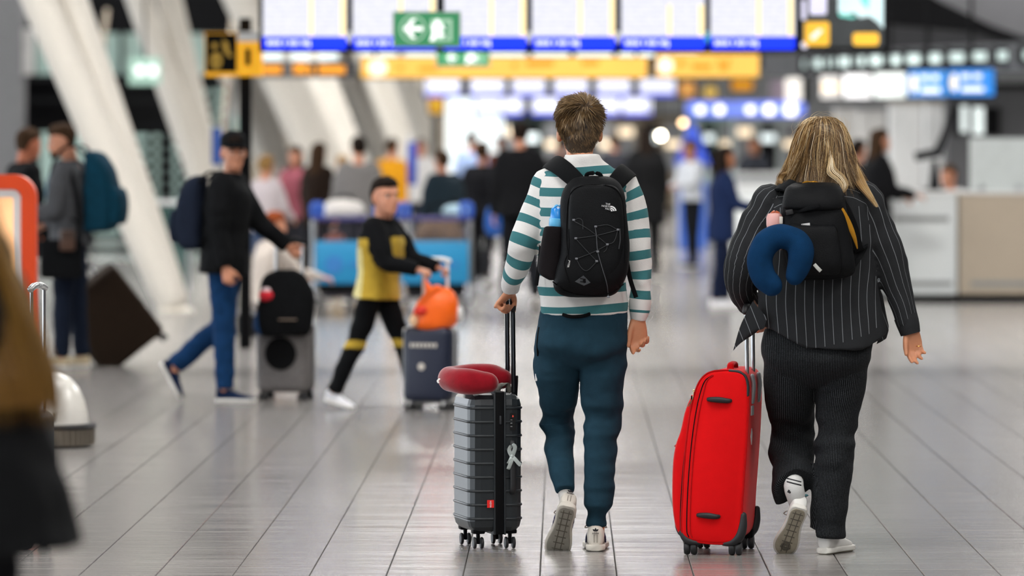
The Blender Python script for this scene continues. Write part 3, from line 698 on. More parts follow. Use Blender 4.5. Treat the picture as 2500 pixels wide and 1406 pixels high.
part_px(t, p, 'hanger', M_dark, lambda g: rect_px(g, 1925, ceil_y(78), 1930, 192, 78.1, .05))
for i, (x0, y0, x1, y1, c, l) in enumerate(((1660, 200, 1696, 236, (.95, .45, .12), 'small orange lit sign below the short yellow sign'), (1718, 212, 1750, 238, (.9, .6, .15), 'small amber lit sign right of the orange one'), (1786, 196, 1838, 220, (1, .42, .02), 'vivid orange lit sign under the letter W'), (1047, 238, 1082, 276, (.95, .5, .04), 'amber box sign on a post left of the bright window'))):
    d = 90
    t, p = px_thing('lit_sign', l, 'sign', (x0 + x1) / 2, y1, d)
    part_px(t, p, 'face', mat('lit_sign%d' % i, c, var=.25, emit=.6), lambda g: plate_px(g, rrect(x0, y0, x1, y1, 7), d, .05))
    part_px(t, p, 'case', M_dark, lambda g: rect_px(g, x0 - 3, y0 - 3, x1 + 3, y1 + 3, d + .02, .1))
    if i == 3: part_px(t, p, 'post', M_dark, lambda g: g.box((P(1064, 0, d).x, d + .1, 1.05), (.1, .1, 2.1)))
    else: part_px(t, p, 'hanger', M_dark, lambda g: rect_px(g, (x0 + x1) / 2 - 2, ceil_y(d), (x0 + x1) / 2 + 2, y0, d + .05, .04))
# blue tent and blue banner among the crowd
t = thing('blue_tent', 'pointed royal blue tent stand behind the person in white', 'tent', (P(1690, 0, 84).x, 84, 0))
g = G(); sc = 84 / F
g.rings([np.array([(sx * w_, sy * w_, z) for sx, sy in ((-1, -1), (1, -1), (1, 1), (-1, 1))]) for w_, z in ((.26, 1.25), (.24, 1.3), (.12, 1.65), (.015, 1.88))]); g.obj('canopy', mat('royal_blue', '#1a3fae', rough=.7), t, smooth=False)
for sx in (-.22, .22):
    g = G(); g.tube([(sx, -.2, 0), (sx, -.2, 1.27)], [.02], 6); g.obj('pole', M_steel, t)
g = G(); g.box((0, -.1, .5), (.4, .3, 1.0), .02); g.obj('booth', mat('booth_blue', '#3a66c4', rough=.5), t, smooth=False)
t = thing('blue_flag', 'dark blue vertical flag among the crowd left of centre', 'flag', (P(1000, 0, 66).x, 66, 0))
g = G(); g.tube([(0, 0, 0), (0, 0, 1.66)], [.014], 6); g.obj('pole', M_steel, t)
g = G(); g.box((.03, 0, 1.35), (.11, .025, .5), .01); g.obj('cloth', mat('flag_blue', '#1c3a94', rough=.8), t)
g = G(); g.lathe([(.01, 0), (.14, 0), (.14, .02), (.02, .05)]); g.obj('foot', M_dark, t)
# ------------------------------------------------------------------ people kit
def V(*a): return np.array(a, float)
def nrm(v): v = np.asarray(v, float); return v / (np.linalg.norm(v) + 1e-12)
HEAD = [(.000, .016, .086, .058), (.010, .032, .095, .032), (.032, .048, .097, -.004), (.058, .058, .094, -.040), (.088, .066, .092, -.070), (.120, .071, .090, -.090),
        (.150, .075, .088, -.098), (.180, .073, .080, -.096), (.205, .063, .062, -.082), (.225, .042, .036, -.055), (.235, .014, .008, -.022)]
def frame(yaw=0, pitch=0, roll=0): return np.array(Matrix.Rotation(yaw, 3, 'Z') @ Matrix.Rotation(pitch, 3, 'X') @ Matrix.Rotation(roll, 3, 'Y'))
def head_geo(g, chin, A, k=1.0, face=True, wide=1.0):
    """chin = world position of the chin; A = 3x3 frame (x right, y facing, z up)"""
    def T(p): return np.asarray(p, float) * k @ A.T + chin
    th = np.linspace(0, 2 * np.pi, 22, endpoint=False); a = cr(HEAD, 3); rings = []
    for z, hw, yf, yb in a:
        cy, hd = (yf + yb) / 2, (yf - yb) / 2
        rings.append(T(np.stack([np.cos(th) * max(hw, .004) * wide, cy + np.sin(th) * max(hd, .004), np.full(22, z)], 1)))
    g.rings(rings)
    g.tube([T((0, -.025, .10)), T((0, -.028, .03)), T((0, -.035, -.05)), T((0, -.05, -.13))], [(.05 * k, .052 * k), (.052 * k, .055 * k), (.056 * k, .058 * k), (.066 * k, .062 * k)], 14)
    for s in (-1, 1):       # ears
        B = A @ frame(s * R(-22), R(10), 0)
        g.ell(T((s * .079 * wide, -.012, .105)), (.009 * k, .019 * k, .031 * k), 12, rot=B)
        g.ell(T((s * .077 * wide, -.004, .082)), (.008 * k, .011 * k, .011 * k), 8, rot=B)
    if face:
        g.tube([T((0, .088, .128)), T((0, .100, .105)), T((0, .112, .086)), T((0, .098, .074))], [(.008 * k, .008 * k), (.010 * k, .010 * k), (.013 * k, .011 * k), (.014 * k, .008 * k)], 8)
        g.tube([T((-.045, .080, .134)), T((-.02, .093, .138)), T((.02, .093, .138)), T((.045, .080, .134))], [.007 * k], 8)
        g.ell(T((0, .092, .050)), (.026 * k, .008 * k, .006 * k), 10); g.ell(T((0, .091, .040)), (.022 * k, .008 * k, .006 * k), 10)
        for s in (-1, 1): g.ell(T((s * .036, .074, .078)), (.020 * k, .016 * k, .024 * k), 10)
    return T
def eyes(T, k, root, off):
    for s in (-1, 1):
        g = G(); g.ell(T((s * .031, .0835, .114)), (.014 * k, .0075 * k, .0075 * k), 10); e = g.obj('eye', mat('eye_white', '#d8d2cb', rough=.2), root, off=off)
        g = G(); g.ell(T((s * .031, .0895, .114)), (.0055 * k, .003 * k, .0058 * k), 8); g.obj('iris', mat('eye_dark', '#1c120c', rough=.2), e, off=off)
        g = G(); g.tube([T((s * .016, .099, .131)), T((s * .032, .096, .136)), T((s * .047, .084, .131))], [.0035 * k], 6); g.obj('eyebrow', mat('brow', '#1d140e', rough=.9), root, off=off)
def hand_geo(g, wrist, d, th, curl=(25, 30, 20), k=1.0, thumb=(.55, .75, .35), spread=1.0, curls=None):
    """d = direction wrist->fingers, th = direction of the thumb side; palm normal n is where fingers curl to"""
    d = nrm(d); th = np.asarray(th, float); th = nrm(th - d * (th @ d))
    n = np.cross(d, th) * g.hand_sign; W = np.asarray(wrist, float)
    g.tube([W - d * .03 * k, W, W + d * .03 * k, W + d * .07 * k, W + d * .095 * k], [(.029 * k, .021 * k), (.028 * k, .020 * k), (.035 * k, .017 * k), (.041 * k, .0145 * k), (.039 * k, .012 * k)], 14, side=th)
    for i, (o, L) in enumerate(((.030, .075), (.0105, .084), (-.0095, .077), (-.029, .060))):
        c = (curls[i] if curls else curl); p = W + d * (.090 - .006 * abs(i - 1)) * k + th * o * k; pts = [p - d * .015 * k, p]; a = 0
        fan = th * (o * 2.2 * spread)
        for j, fr in enumerate((.44, .31, .25)):
            a += R(c[j]); dd = nrm(d * math.cos(a) + n * math.sin(a) + fan * (math.cos(a))); p = p + dd * L * fr * k; pts.append(p)
        g.tube(pts, [.0105 * k, .0102 * k, .0095 * k, .0085 * k, .0072 * k], 8, per=3, side=th)
    p = W + d * .022 * k + th * .024 * k; dd = nrm(d * thumb[0] + th * thumb[1] + n * thumb[2]); pts = [p - dd * .01 * k, p + dd * .036 * k]
    dd = nrm(dd * .6 + d * .6 + n * .12); pts.append(pts[-1] + dd * .033 * k); dd = nrm(dd + d * .25 + n * .25); pts.append(pts[-1] + dd * .026 * k)
    g.tube(pts, [.016 * k, .0125 * k, .0115 * k, .009 * k], 8, per=3, side=n)
G.hand_sign = 1.0
SOLE = [(0, .017), (.03, .029), (.12, .036), (.3, .034), (.45, .036), (.62, .046), (.76, .051), (.88, .046), (.96, .030), (1, .012)]
def shoe(root, ankle, f, up, mu, ms, L=.29, off=None, names=('shoe',), laces=True, stripes=None, hi=0.0):
    """ankle joint, foot direction, up; returns the shoe (upper) object with a sole"""
    f = nrm(f); up = nrm(np.asarray(up, float) - f * (np.asarray(up, float) @ f)); s = np.cross(f, up); A = np.asarray(ankle, float)
    k = L / .29; heel = A - up * .088 * k - f * .062 * k
    def T(t, x, z): return heel + f * (t * L) + s * (x * k) + up * (z * k)
    n = 20; q = np.linspace(0, 2 * np.pi, n, endpoint=False)
    def ring(t, hw, z0, z1, pw):
        e = 2 / pw; cs = np.sign(np.cos(q)) * abs(np.cos(q)) ** e; sn = np.sign(np.sin(q)) * abs(np.sin(q)) ** e
        zc, zh = (z0 + z1) / 2, (z1 - z0) / 2
        return np.array([T(t, cs[i] * hw, zc + sn[i] * zh) for i in range(n)])
    g = G(); up_ = cr([(.005, .020, .02, .085), (.03, .030, .015, .098), (.10, .035, .012, .104 + hi), (.20, .036, .012, .108 + hi), (.30, .035, .012, .102), (.42, .035, .012, .086), (.55, .039, .012, .070), (.70, .043, .012, .056), (.84, .040, .012, .046), (.94, .028, .014, .038), (.99, .012, .018, .030)], 3)
    g.rings([ring(r[0], r[1], r[2], r[3], 2.5) for r in up_]); o = g.obj(names[0], mu, root, off=off)
    g = G(); sl = cr(SOLE, 3); g.rings([ring(t, hw + .005, 0, .026, 5) for t, hw in sl]); so = g.obj('sole', ms[0], o, off=off)
    if len(ms) > 1:
        g = G(); g.rings([ring(.03 + t * .94, max(hw - .003, .004), -.004, .01, 6) for t, hw in sl]); tr = g.obj('tread', ms[1], so, off=off)
        g = G()
        for i in range(7): g.tube([T(.12 + i * .115, -.022, -.004), T(.12 + i * .115, .022, -.004)], [(.0028 * k, .002 * k)], 6, side=f)
        for x in (-.012, .012): g.tube([T(.08, x, -.004), T(.9, x, -.004)], [(.002 * k, .002 * k)], 6, side=s)
        g.obj('groove', mat('tread_groove', '#5f594f', rough=.9), tr, off=off)
    if laces:
        g = G()
        for i in range(4):
            t = .40 + i * .085; z = .088 - i * .010
            g.tube([T(t, -.020, z - .010), T(t + .015, 0, z + .003), T(t + .03, .020, z - .010)], [.0026 * k], 6)
        for s_ in (-1, 1):
            g.tube([T(.42, 0, .09), T(.40, s_ * .03, .10), T(.44, s_ * .045, .088), T(.45, s_ * .02, .088)], [.0026 * k], 6)
        g.obj('lace', mat('lace', '#8d8680', rough=.9), o, off=off)
    if stripes:
        for sd in (-1, 1):
            for i in range(3):
                t = .36 + i * .085; g = G()
                g.tube([T(t, sd * .040, .03), T(t + .02, sd * .0385, .05), T(t + .045, sd * .030, .07)], [(.008 * k, .0035 * k)], 8, side=f); g.obj('side_stripe', stripes, o, off=off)
    return o, T
def hair_short(g, T, k=1.0, big=1.0, front=.0):
    """cap of short hair on a head"""
    th = np.linspace(0, 2 * np.pi, 20, endpoint=False)
    sec = [(.055, .054, -.035, -.078), (.085, .070, -.030, -.088), (.12, .078, -.012, -.102), (.15, .083, .035, -.111), (.175, .084, .078 + front, -.112), (.200, .078, .082 + front, -.104), (.222, .062, .066 + front, -.085), (.240, .040, .038 + front, -.05), (.247, .012, .0, -.02)]
    rings = [T(np.stack([np.cos(th) * hw * big, (yf + yb) / 2 + np.sin(th) * (yf - yb) / 2 * big, np.full(20, z)], 1)) for z, hw, yf, yb in cr(sec, 2)]
    g.rings(rings)
def hair_long(g, T, k=1.0, L=.28, big=1.0):
    hair_short(g, T, k, big, .012)
    th = np.linspace(0, 2 * np.pi, 20, endpoint=False)
    sec = [(.20, .078, .03, -.105), (.14, .086, .045, -.115), (.08, .088, .045, -.118), (.02, .090, .03, -.125), (-.06, .098, .005, -.135), (.20 - L - .03, .095, -.02, -.14), (.20 - L - .08, .06, -.045, -.12)]
    g.rings([T(np.stack([np.cos(th) * hw * big, (yf + yb) / 2 + np.sin(th) * (yf - yb) / 2, np.full(20, z)], 1)) for z, hw, yf, yb in cr(sec, 2)])
def fk(h, lean=3, legs=((0, 0), (0, 0)), arms=((0, 8, 10), (0, 8, 10)), female=False, head=(0, 0), sit=None, footp=(0, 0)):
    """joints of a figure facing +Y, standing on z=0. legs=(hip flex, knee flex); arms=(flex, abduct, elbow)"""
    k = h / 1.75; J = {'k': k}; drops = []; leg = []
    for i, s in enumerate((-1, 1)):
        a, kn = R(legs[i][0]), R(legs[i][1])
        d1 = V(s * .02, math.sin(a), -math.cos(a)); d2 = V(s * .01, math.sin(a - kn), -math.cos(a - kn))
        hip = V(s * .085 * k, 0, -.03 * k); kne = hip + d1 * .43 * k; ank = kne + d2 * .42 * k
        fp = R(footp[i]); toe_drop = math.sin(fp) * .2 * k
        leg.append((hip, kne, ank)); drops.append(-ank[2] + .088 * k * math.cos(fp) + max(0, toe_drop))
    pz = max(drops) if sit is None else sit
    pel = V(0, 0, pz); J['pel'] = pel
    for i, s in enumerate('LR'):
        J['hip' + s], J['kne' + s], J['ank' + s] = [p + pel for p in leg[i]]
        fp = R(footp[i]); J['f' + s] = V((-.12, .12)[i], math.cos(fp), -math.sin(fp)); J['up' + s] = V(0, math.sin(fp), math.cos(fp))
    l = R(lean); sp = V(0, math.sin(l), math.cos(l)); J['sp'] = sp; J['neck'] = pel + sp * .52 * k
    sw = (.15 if female else .175) * k
    for i, s in enumerate((-1, 1)):
        a, b, e = [R(x) for x in arms[i][:3]]; inw = R(arms[i][3]) if len(arms[i]) > 3 else 0
        sh = J['neck'] - sp * .055 * k + V(s * sw, -.005, 0)
        d1 = V(s * math.sin(b), math.cos(b) * math.sin(a), -math.cos(b) * math.cos(a))
        d2 = V(s * math.sin(b * .5 - inw), math.cos(b * .5 - inw) * math.sin(a + e), -math.cos(b * .5 - inw) * math.cos(a + e))
        el = sh + d1 * .29 * k; wr = el + d2 * .25 * k; S = 'LR'[i]
        J['sh' + S], J['el' + S], J['wr' + S], J['hd' + S] = sh, el, wr, d2
    J['A'] = frame(R(head[0]), R(head[1])); J['chin'] = J['neck'] + sp * .055 * k + V(0, .02 * k, 0)
    return J
TORSO = [(-.16, .180, .125), (-.02, .175, .122), (.22, .160, .112), (.48, .175, .120), (.70, .190, .122), (.84, .180, .112), (.93, .125, .088), (1.0, .074, .070), (1.05, .064, .064)]
def torso_rings(g, J, tab, k, bulk=1.0, wmul=1.0, part=None, n=22):
    sp = J['sp']; fw = V(0, sp[2], -sp[1]); th = np.linspace(0, 2 * np.pi, n, endpoint=False); rings = []; a = cr(tab, 3)
    for s, hw, hd in a:
        c = J['pel'] + sp * (s * .52 * k)
        rings.append(c + np.outer(np.cos(th), V(1, 0, 0)) * hw * k * bulk * wmul + np.outer(np.sin(th), fw) * hd * k * bulk)
    g.rings(rings, part=part)
def build_person(root, J, skin_m, top_m, leg_m, shoe_m, hair_m, hair='short', vox=.012, bulk=1.0, female=False, face=True, hem=-.16, dec=None, long_sleeve=True, collar=False,
                 curl=(35, 40, 25), top_slot=None, leg_slot=None, skirt=None, sole_m=None, hand_th=None, leg_fit=1.12, sleeve=1.0, headk=1.0, hairL=.28, curlL=None, flare=0.0):
    k = J['k']; wm = .9 if female else 1.0
    g = G(); T = head_geo(g, J['chin'], J['A'], k ** .5 * headk, face)
    torso_rings(g, J, [(s, a * .88, b * .85) for s, a, b in TORSO], k, 1, wm)
    for i, S in enumerate('LR'):
        sh, el, wr, hd = J['sh' + S], J['el' + S], J['wr' + S], J['hd' + S]
        g.tube([sh, (sh + el) / 2, el, (el * .6 + wr * .4), wr], [.05 * k, .045 * k, .039 * k, .037 * k, .026 * k], 12)
        th = V(0, 1, 0) if hand_th is None or hand_th[i] is None else np.array(hand_th[i], float)
        if abs(nrm(th) @ nrm(hd)) > .9: th = V((.9, -.9)[i], 0, .4)
        g.hand_sign = (1.0, -1.0)[i]
        hand_geo(g, wr, hd, th, curlL if (curlL and i == 0) else curl, k)
        hp, kn, an = J['hip' + S], J['kne' + S], J['ank' + S]
        g.tube([hp, (hp + kn) / 2, kn, kn * .65 + an * .35, an, an - V(0, 0, .03 * k)], [.08 * k, .07 * k, .05 * k, .052 * k, .036 * k, .036 * k], 12)
    g.obj('body', skin_m, root, vox=vox, it=3, dec=dec)
    if face: eyes(T, k ** .5 * headk, root, None)
    # top
    g = G(); tab = [(hem, .184 * (1.04 if not skirt else 1.0), .128)] + [r for r in TORSO[1:-1] if r[0] > hem + .03] + ([(1.07, .068, .068)] if collar else [])
    tab = [(s, a * (1 + flare * (.6 - s)), b * (1 + flare * (.6 - s))) for s, a, b in tab]
    torso_rings(g, J, tab, k, bulk * 1.03, wm, part=0)
    for i, S in enumerate('LR'):
        sh, el, wr = J['sh' + S], J['el' + S], J['wr' + S]; e = wr if long_sleeve else el
        q = sleeve * bulk
        pts = [sh + V((.035, -.035)[i] * k, 0, .005), (sh * .5 + el * .5), el, (el * .5 + wr * .5), e] if long_sleeve else [sh + V((.035, -.035)[i] * k, 0, .005), (sh * .5 + el * .5), el * .9 + sh * .1]
        rad = [.076 * k * q, .068 * k * q, .057 * k * q, .05 * k * q, .041 * k * q][:len(pts)]
        g.tube(pts, rad, 14, part=1 + i, cap='start')
    mats = top_m if isinstance(top_m, (list, tuple)) else [top_m]
    if top_slot: g.slot = top_slot
    g.obj('jacket' if collar else 'top', mats, root, vox=vox, it=3, dec=dec, deform=folds(.009 * k, (9, 9, 14), seed=random.random() * 50))
    # trousers or skirt
    g = G()
    torso_rings(g, J, [(.10, .165, .115), (.0, .172, .120), (-.10, .176, .124), (-.16, .160, .118)], k, 1.0, 1.0 if not female else .98, part=0)
    for i, S in enumerate('LR'):
        hp, kn, an = J['hip' + S], J['kne' + S], J['ank' + S]; q = leg_fit
        g.tube([hp + V(0, 0, .02), hp * .55 + kn * .45, kn, kn * .6 + an * .4, an * .99 + kn * .01], [.092 * k, .082 * k * (q + 1) / 2, .064 * k * q, .060 * k * q, .052 * k * q], 14, part=1 + i, cap='start')
    mats = leg_m if isinstance(leg_m, (list, tuple)) else [leg_m]
    if leg_slot: g.slot = leg_slot
    g.obj('trousers', mats, root, vox=vox, it=3, dec=dec, deform=folds(.009 * k, (8, 8, 16), seed=random.random() * 50))
    for S in 'LR':
        shoe(root, J['ank' + S], J['f' + S], J['up' + S], shoe_m, [sole_m or mat('white_sole', '#d9d6d0', rough=.6)], L=.275 * k, laces=vox < .011)
    g = G()
    if hair == 'short': hair_short(g, T, k, 1.0, .015)
    elif hair == 'long': hair_long(g, T, k, hairL)
    elif hair == 'bun': hair_short(g, T, k); g.ell(T((0, -.13, .17)), (.04, .04, .04), 12)
    if hair: g.obj('hair', hair_m, root, vox=.012, it=2, dec=.5, deform=folds(.008, (30, 30, 12), seed=3))
    return T
def rucksack(root_or_none, name, label, c, A, W, H, D, m, strap_m=None, pocket=True, sh=None):
    """backpack thing: c = centre of the back panel, A frame (x right, y towards wearer's front, z up)"""
    t = thing(name, label, 'backpack', c); c = np.zeros(3)
    def T(x, y, z): return c + A @ V(x, y, z)
    g = G(); th = np.linspace(0, 2 * np.pi, 24, endpoint=False)
    def ring(z, hw, y0, y1):
        cs = np.sign(np.cos(th)) * abs(np.cos(th)) ** .6; sn = np.sign(np.sin(th)) * abs(np.sin(th)) ** .6
        return np.array([T(cs[i] * hw, (y0 + y1) / 2 + sn[i] * (y1 - y0) / 2, z) for i in range(24)])
    g.rings([ring(z * H, hw * W, -d_ * D, 0) for z, hw, d_ in cr([(-.5, .36, .55), (-.47, .46, .85), (-.3, .5, 1), (0, .5, 1), (.25, .48, .85), (.4, .42, .65), (.48, .3, .45), (.5, .12, .25)], 3)])
    g.obj('bag', m, t, vox=.012, it=2, deform=folds(.008, (9, 9, 9), seed=5))
    if pocket:
        g = G(); g.rings([ring(z * H, hw * W, -d_ * D, -.8 * D) for z, hw, d_ in cr([(-.42, .3, .9), (-.38, .40, 1.15), (-.15, .42, 1.22), (.02, .4, 1.12), (.05, .36, .9)], 3)]); g.obj('front_pocket', m, t)
    for s in (-1, 1):
        g = G(); g.tube([T(s * W * .28, -.02, H * .42), T(s * W * .34, .06, H * .56), T(s * W * .40, .18, H * .45), T(s * W * .44, .22, H * .1), T(s * W * .46, .12, -.25 * H), T(s * W * .44, 0, -.4 * H)], [(.028, .007)], 8, side=A[:, 0], pw=4); g.obj('strap', strap_m or m, t)
    return t
def trolley_case(label, loc, rotz, W, D, H, body_m, handle_m, trim_m, hh=.4, name='suitcase', wheels=4, ribs=False, group=None, tilt=0, flat=False):
    """upright case: local x = width, y = depth (front face at -y), z up; handle rises at the back (+y)"""
    t = thing(name, label, 'suitcase', loc, rotz); z0 = .055
    if tilt: t.rotation_euler = (tilt, 0, rotz)
    g = G(); g.box((0, 0, z0 + H / 2), (W, D, H), min(.045, D * .25), 4); g.obj('shell', body_m, t)
    g = G(); g.box((0, D * .05, z0 + H / 2), (W + .006, .014, H + .006), .005); g.obj('zip', trim_m, t)
    for sx in (-1, 1):
        for sy in (-1, 1):
            g = G(); g.lathe([(.004, -.011), (.022, -.011), (.025, -.006), (.025, .006), (.022, .011), (.004, .011)], (sx * (W / 2 - .04) - .016, sy * (D / 2 - .04), .025), 16, axis='X')
            g.lathe([(.004, -.011), (.022, -.011), (.025, -.006), (.025, .006), (.022, .011), (.004, .011)], (sx * (W / 2 - .04) + .016, sy * (D / 2 - .04), .025), 16, axis='X')
            wv = g.obj('wheel', M_rubber, t)
            g = G(); g.box((sx * (W / 2 - .04), sy * (D / 2 - .04), .046), (.018, .03, .035), .004); g.obj('caster_fork', trim_m, wv)
    hw = W * .26
    for s in (-1, 1):
        g = G(); g.tube([(s * hw, D / 2 - .03, z0 + H - .02), (s * hw, D / 2 - .03, z0 + H + hh)], [(.011, .007)], 10, cap=None); g.obj('handle_pole', handle_m, t)
    g = G(); g.tube([(-hw - .012, D / 2 - .03, z0 + H + hh), (-hw * .5, D / 2 - .03, z0 + H + hh + .012), (hw * .5, D / 2 - .03, z0 + H + hh + .012), (hw + .012, D / 2 - .03, z0 + H + hh)], [.014], 10); g.obj('grip', trim_m, t)
    g = G(); g.tube([(-.06, 0, z0 + H), (-.045, 0, z0 + H + .022), (.045, 0, z0 + H + .022), (.06, 0, z0 + H)], [(.010, .006)], 8); g.obj('top_handle', trim_m, t)
    g = G(); g.tube([(0, -D / 2 - .002, z0 + H * .2), (0, -D / 2 - .003, z0 + H * .8)], [(W * .36, .004)], 12, cap=None, pw=6)
    if flat: g.obj('front_pocket', body_m, t)
    return t
# ------------------------------------------------------------------ the two walkers in focus
from mathutils.bvhtree import BVHTree
class Surf:
    """find the surface of built objects under a pixel of the photograph"""
    def __init__(s, objs):
        v = []; f = []
        for o in objs:
            m = Matrix.Translation(o.parent.location) if o.parent else Matrix()
            if o.parent: m = Matrix.LocRotScale(o.parent.location, o.parent.rotation_euler, None)
            n = len(v); v += [m @ x.co for x in o.data.vertices]; f += [tuple(i + n for i in p.vertices) for p in o.data.polygons]
        s.t = BVHTree.FromPolygons(v, f)
    def __call__(s, x, y, eps=.002, d=None):
        o = Vector((0, 0, CH)); dr = (P(x, y, 20) - o).normalized()
        h = s.t.ray_cast(o, dr)
        p = h[0] if h[0] is not None else P(x, y, d or 22.7)
        return np.array(p - dr * eps)
def stripe_mat(name, ca, cb, period, duty, ramp=None, attr='su', thin=False, base_bump=.3):
    m = cloth(name, ca, var=.08, bump=base_bump); nt = m.node_tree; b = nt.nodes['Principled BSDF']
    def at(n): q = nt.nodes.new('ShaderNodeAttribute'); q.attribute_name = n; return q.outputs['Fac']
    def mth(op, a, b_=None, c_=None):
        q = nt.nodes.new('ShaderNodeMath'); q.operation = op
        for i, v_ in enumerate((a, b_, c_)):
            if v_ is None: continue
            if isinstance(v_, (int, float)): q.inputs[i].default_value = v_
            else: nt.links.new(v_, q.inputs[i])
        return q.outputs[0]
    def stripe(n): return mth('LESS_THAN', mth('FRACT', mth('DIVIDE', at(n), period)), duty)
    def pick(k, a, b_): q = nt.nodes.new('ShaderNodeMix'); nt.links.new(mth('GREATER_THAN', at(k), .5), q.inputs[0]); nt.links.new(a, q.inputs[2]); nt.links.new(b_, q.inputs[3]); return q.outputs[0]
    class lt: outputs = [mth('MULTIPLY', pick('m1', pick('m2', stripe('a0'), stripe('a2')), stripe('a1')), mth('LESS_THAN', at('mw'), .5))]
    mx = nt.nodes.new('ShaderNodeMix'); mx.data_type = 'RGBA'; src = b.inputs['Base Color'].links[0].from_socket
    nt.links.new(src, mx.inputs['A']); mx.inputs['B'].default_value = lin(cb); nt.links.new(lt.outputs[0], mx.inputs['Factor'])
    nt.links.new(mx.outputs['Result'], b.inputs['Base Color']); return m
def tufts(name, m, parent, off, seeds):
    """many tapered hair locks, seeds = (list of points, start radius, random tone)"""
    v = []; f = []; rn = []
    for pts, r, tone in seeds:
        pts = np.asarray(pts, float); n = len(pts); t = np.gradient(pts, axis=0); t /= np.linalg.norm(t, axis=1)[:, None] + 1e-9
        x = np.cross(t, V(.31, .77, .55)); x /= np.linalg.norm(x, axis=1)[:, None] + 1e-9; y = np.cross(t, x); k = len(v)
        for i in range(n):
            rr = r * (1 - .85 * (i / (n - 1)) ** 1.5)
            for a in (0, 2.094, 4.189): v.append(pts[i] + x[i] * math.cos(a) * rr + y[i] * math.sin(a) * rr); rn.append(tone)
        for i in range(n - 1):
            for j in range(3):
                j2 = (j + 1) % 3; f.append((k + i * 3 + j, k + i * 3 + j2, k + i * 3 + 3 + j2, k + i * 3 + 3 + j))
    g = G(); g.add(v, f); o = g.obj(name, m, parent, off=off); fattr(o.data, 'tone', rn); return o
def hair_mat(name, stops):
    m = mat(name, '#6b5136', rough=.42, spec=.4); nt = m.node_tree; b = nt.nodes['Principled BSDF']
    at = nt.nodes.new('ShaderNodeAttribute'); at.attribute_name = 'tone'
    rp = nt.nodes.new('ShaderNodeValToRGB'); el = rp.color_ramp.elements
    el[0].position = stops[0][0]; el[0].color = lin(stops[0][1]); el[1].position = stops[-1][0]; el[1].color = lin(stops[-1][1])
    for p_, c in stops[1:-1]: e = el.new(p_); e.color = lin(c)
    nt.links.new(at.outputs['Fac'], rp.inputs[0]); nt.links.new(rp.outputs[0], b.inputs['Base Color']); return m

# ---------------- man
dm = 22.99
def W(x, y, dy=0.0): return np.array(P(x, y, dm + dy))
px1 = dm / F                                   # metres per pixel at the walkers
man = thing('person', 'short-haired man walking away in teal striped sweater and navy joggers', 'person', (P(1428, 0, dm).x, dm, 0))
mo = man.location
SK1 = skin('skin_fair', '#c98a68'); SK2 = skin('skin_tan', '#bb7d5b')
def zsec(tab, dm_, dy=0.0):
    return [(P(0, y, dm_).z, P((a + b) / 2, y, dm_).x, dm_ + dy + (o[0] if o else 0), (b - a) / 2 * dm_ / F, dp) for y, a, b, dp, *o in tab]
# body (skin)
g = G(); chin = W(1415, 394, -.01); Tm = head_geo(g, chin, frame(0, R(-4)), 1.05, True)
g.zloft(zsec([(395, 1385, 1455, .055), (420, 1355, 1490, .08), (450, 1325, 1520, .10), (560, 1330, 1515, .105), (740, 1340, 1510, .10), (860, 1335, 1505, .10)], dm))
g.tube([W(1340, 460), W(1300, 535), W(1264, 620), W(1250, 690, .10), W(1247, 710, .15)], [.05, .045, .038, .032, .026], 12)
g.hand_sign = 1.0
hand_geo(g, W(1248, 707, .15), (-.50, .42, -.62), (.35, .9, .1), curls=[(62, 82, 45), (66, 84, 50), (70, 84, 50), (74, 84, 50)], k=.98, thumb=(.55, .35, .75), spread=.3)
g.tube([W(1515, 460), W(1548, 540), W(1560, 620), W(1563, 700), W(1559, 782)], [.05, .045, .038, .033, .027], 12)
g.hand_sign = -1.0
hand_geo(g, W(1559, 778, -.01), (-.02, .02, -1), (-1, -.25, 0), curls=[(18, 32, 18), (34, 44, 26), (48, 54, 32), (54, 60, 36)], k=1.0, thumb=(.95, .42, .35), spread=.4)
kL, aL = W(1362, 1030, .24), W(1381, 1180, -.03); kR, aR = W(1468, 1050, .0), W(1457, 1292, .02)
g.tube([W(1358, 850), W(1360, 905, .03), W(1362, 955, .09), W(1362, 1020, .22), W(1365, 1060, .19), W(1367, 1105, .12), W(1373, 1160, .03), W(1379, 1190, .0)], [.062, .060, .054, .044, .042, .038, .028, .018], 12)
g.tube([W(1478, 850), W(1473, 905), W(1470, 955, .01), W(1469, 1030, .02), W(1466, 1100, .0), W(1463, 1170, -.01), W(1460, 1235, 0), W(1457, 1300, .015)], [.064, .062, .056, .050, .044, .038, .033, .031], 12)
g.obj('body', SK1, man, vox=.0045, it=2, off=mo)
eyes(Tm, 1.05, man, mo)
# sweater
m_sw = stripe_mat('striped_jersey', '#dddbd8', '#3f7478', .0801, .44)
g = G()
g.zloft(zsec([(377, 1379, 1463, .078, -.036), (388, 1374, 1470, .084, -.034), (402, 1358, 1488, .096, -.022), (418, 1338, 1511, .112, -.010), (438, 1318, 1531, .122), (470, 1308, 1539, .132), (520, 1308, 1538, .136), (600, 1311, 1534, .128), (680, 1314, 1529, .124), (740, 1316, 1531, .128), (760, 1318, 1531, .130), (769, 1320, 1529, .130)], dm), n=40, part=0, pw=2.3)
g.tube([W(1338, 452), W(1318, 500), W(1296, 550, -.01), W(1276, 600, -.02), W(1263, 645, .02), W(1252, 682, .08), W(1247, 705, .13)], [.070, .066, .0615, .060, .049, .038, .032], 22, part=1, cap='start')
g.tube([W(1515, 452), W(1538, 500), W(1550, 550), W(1558, 610, -.01), W(1566, 680, -.005), W(1562, 745), W(1559, 786)], [.070, .066, .060, .054, .043, .039, .037], 22, part=2, cap='start')
zh = P(0, 753, dm).z - .0801 * .22
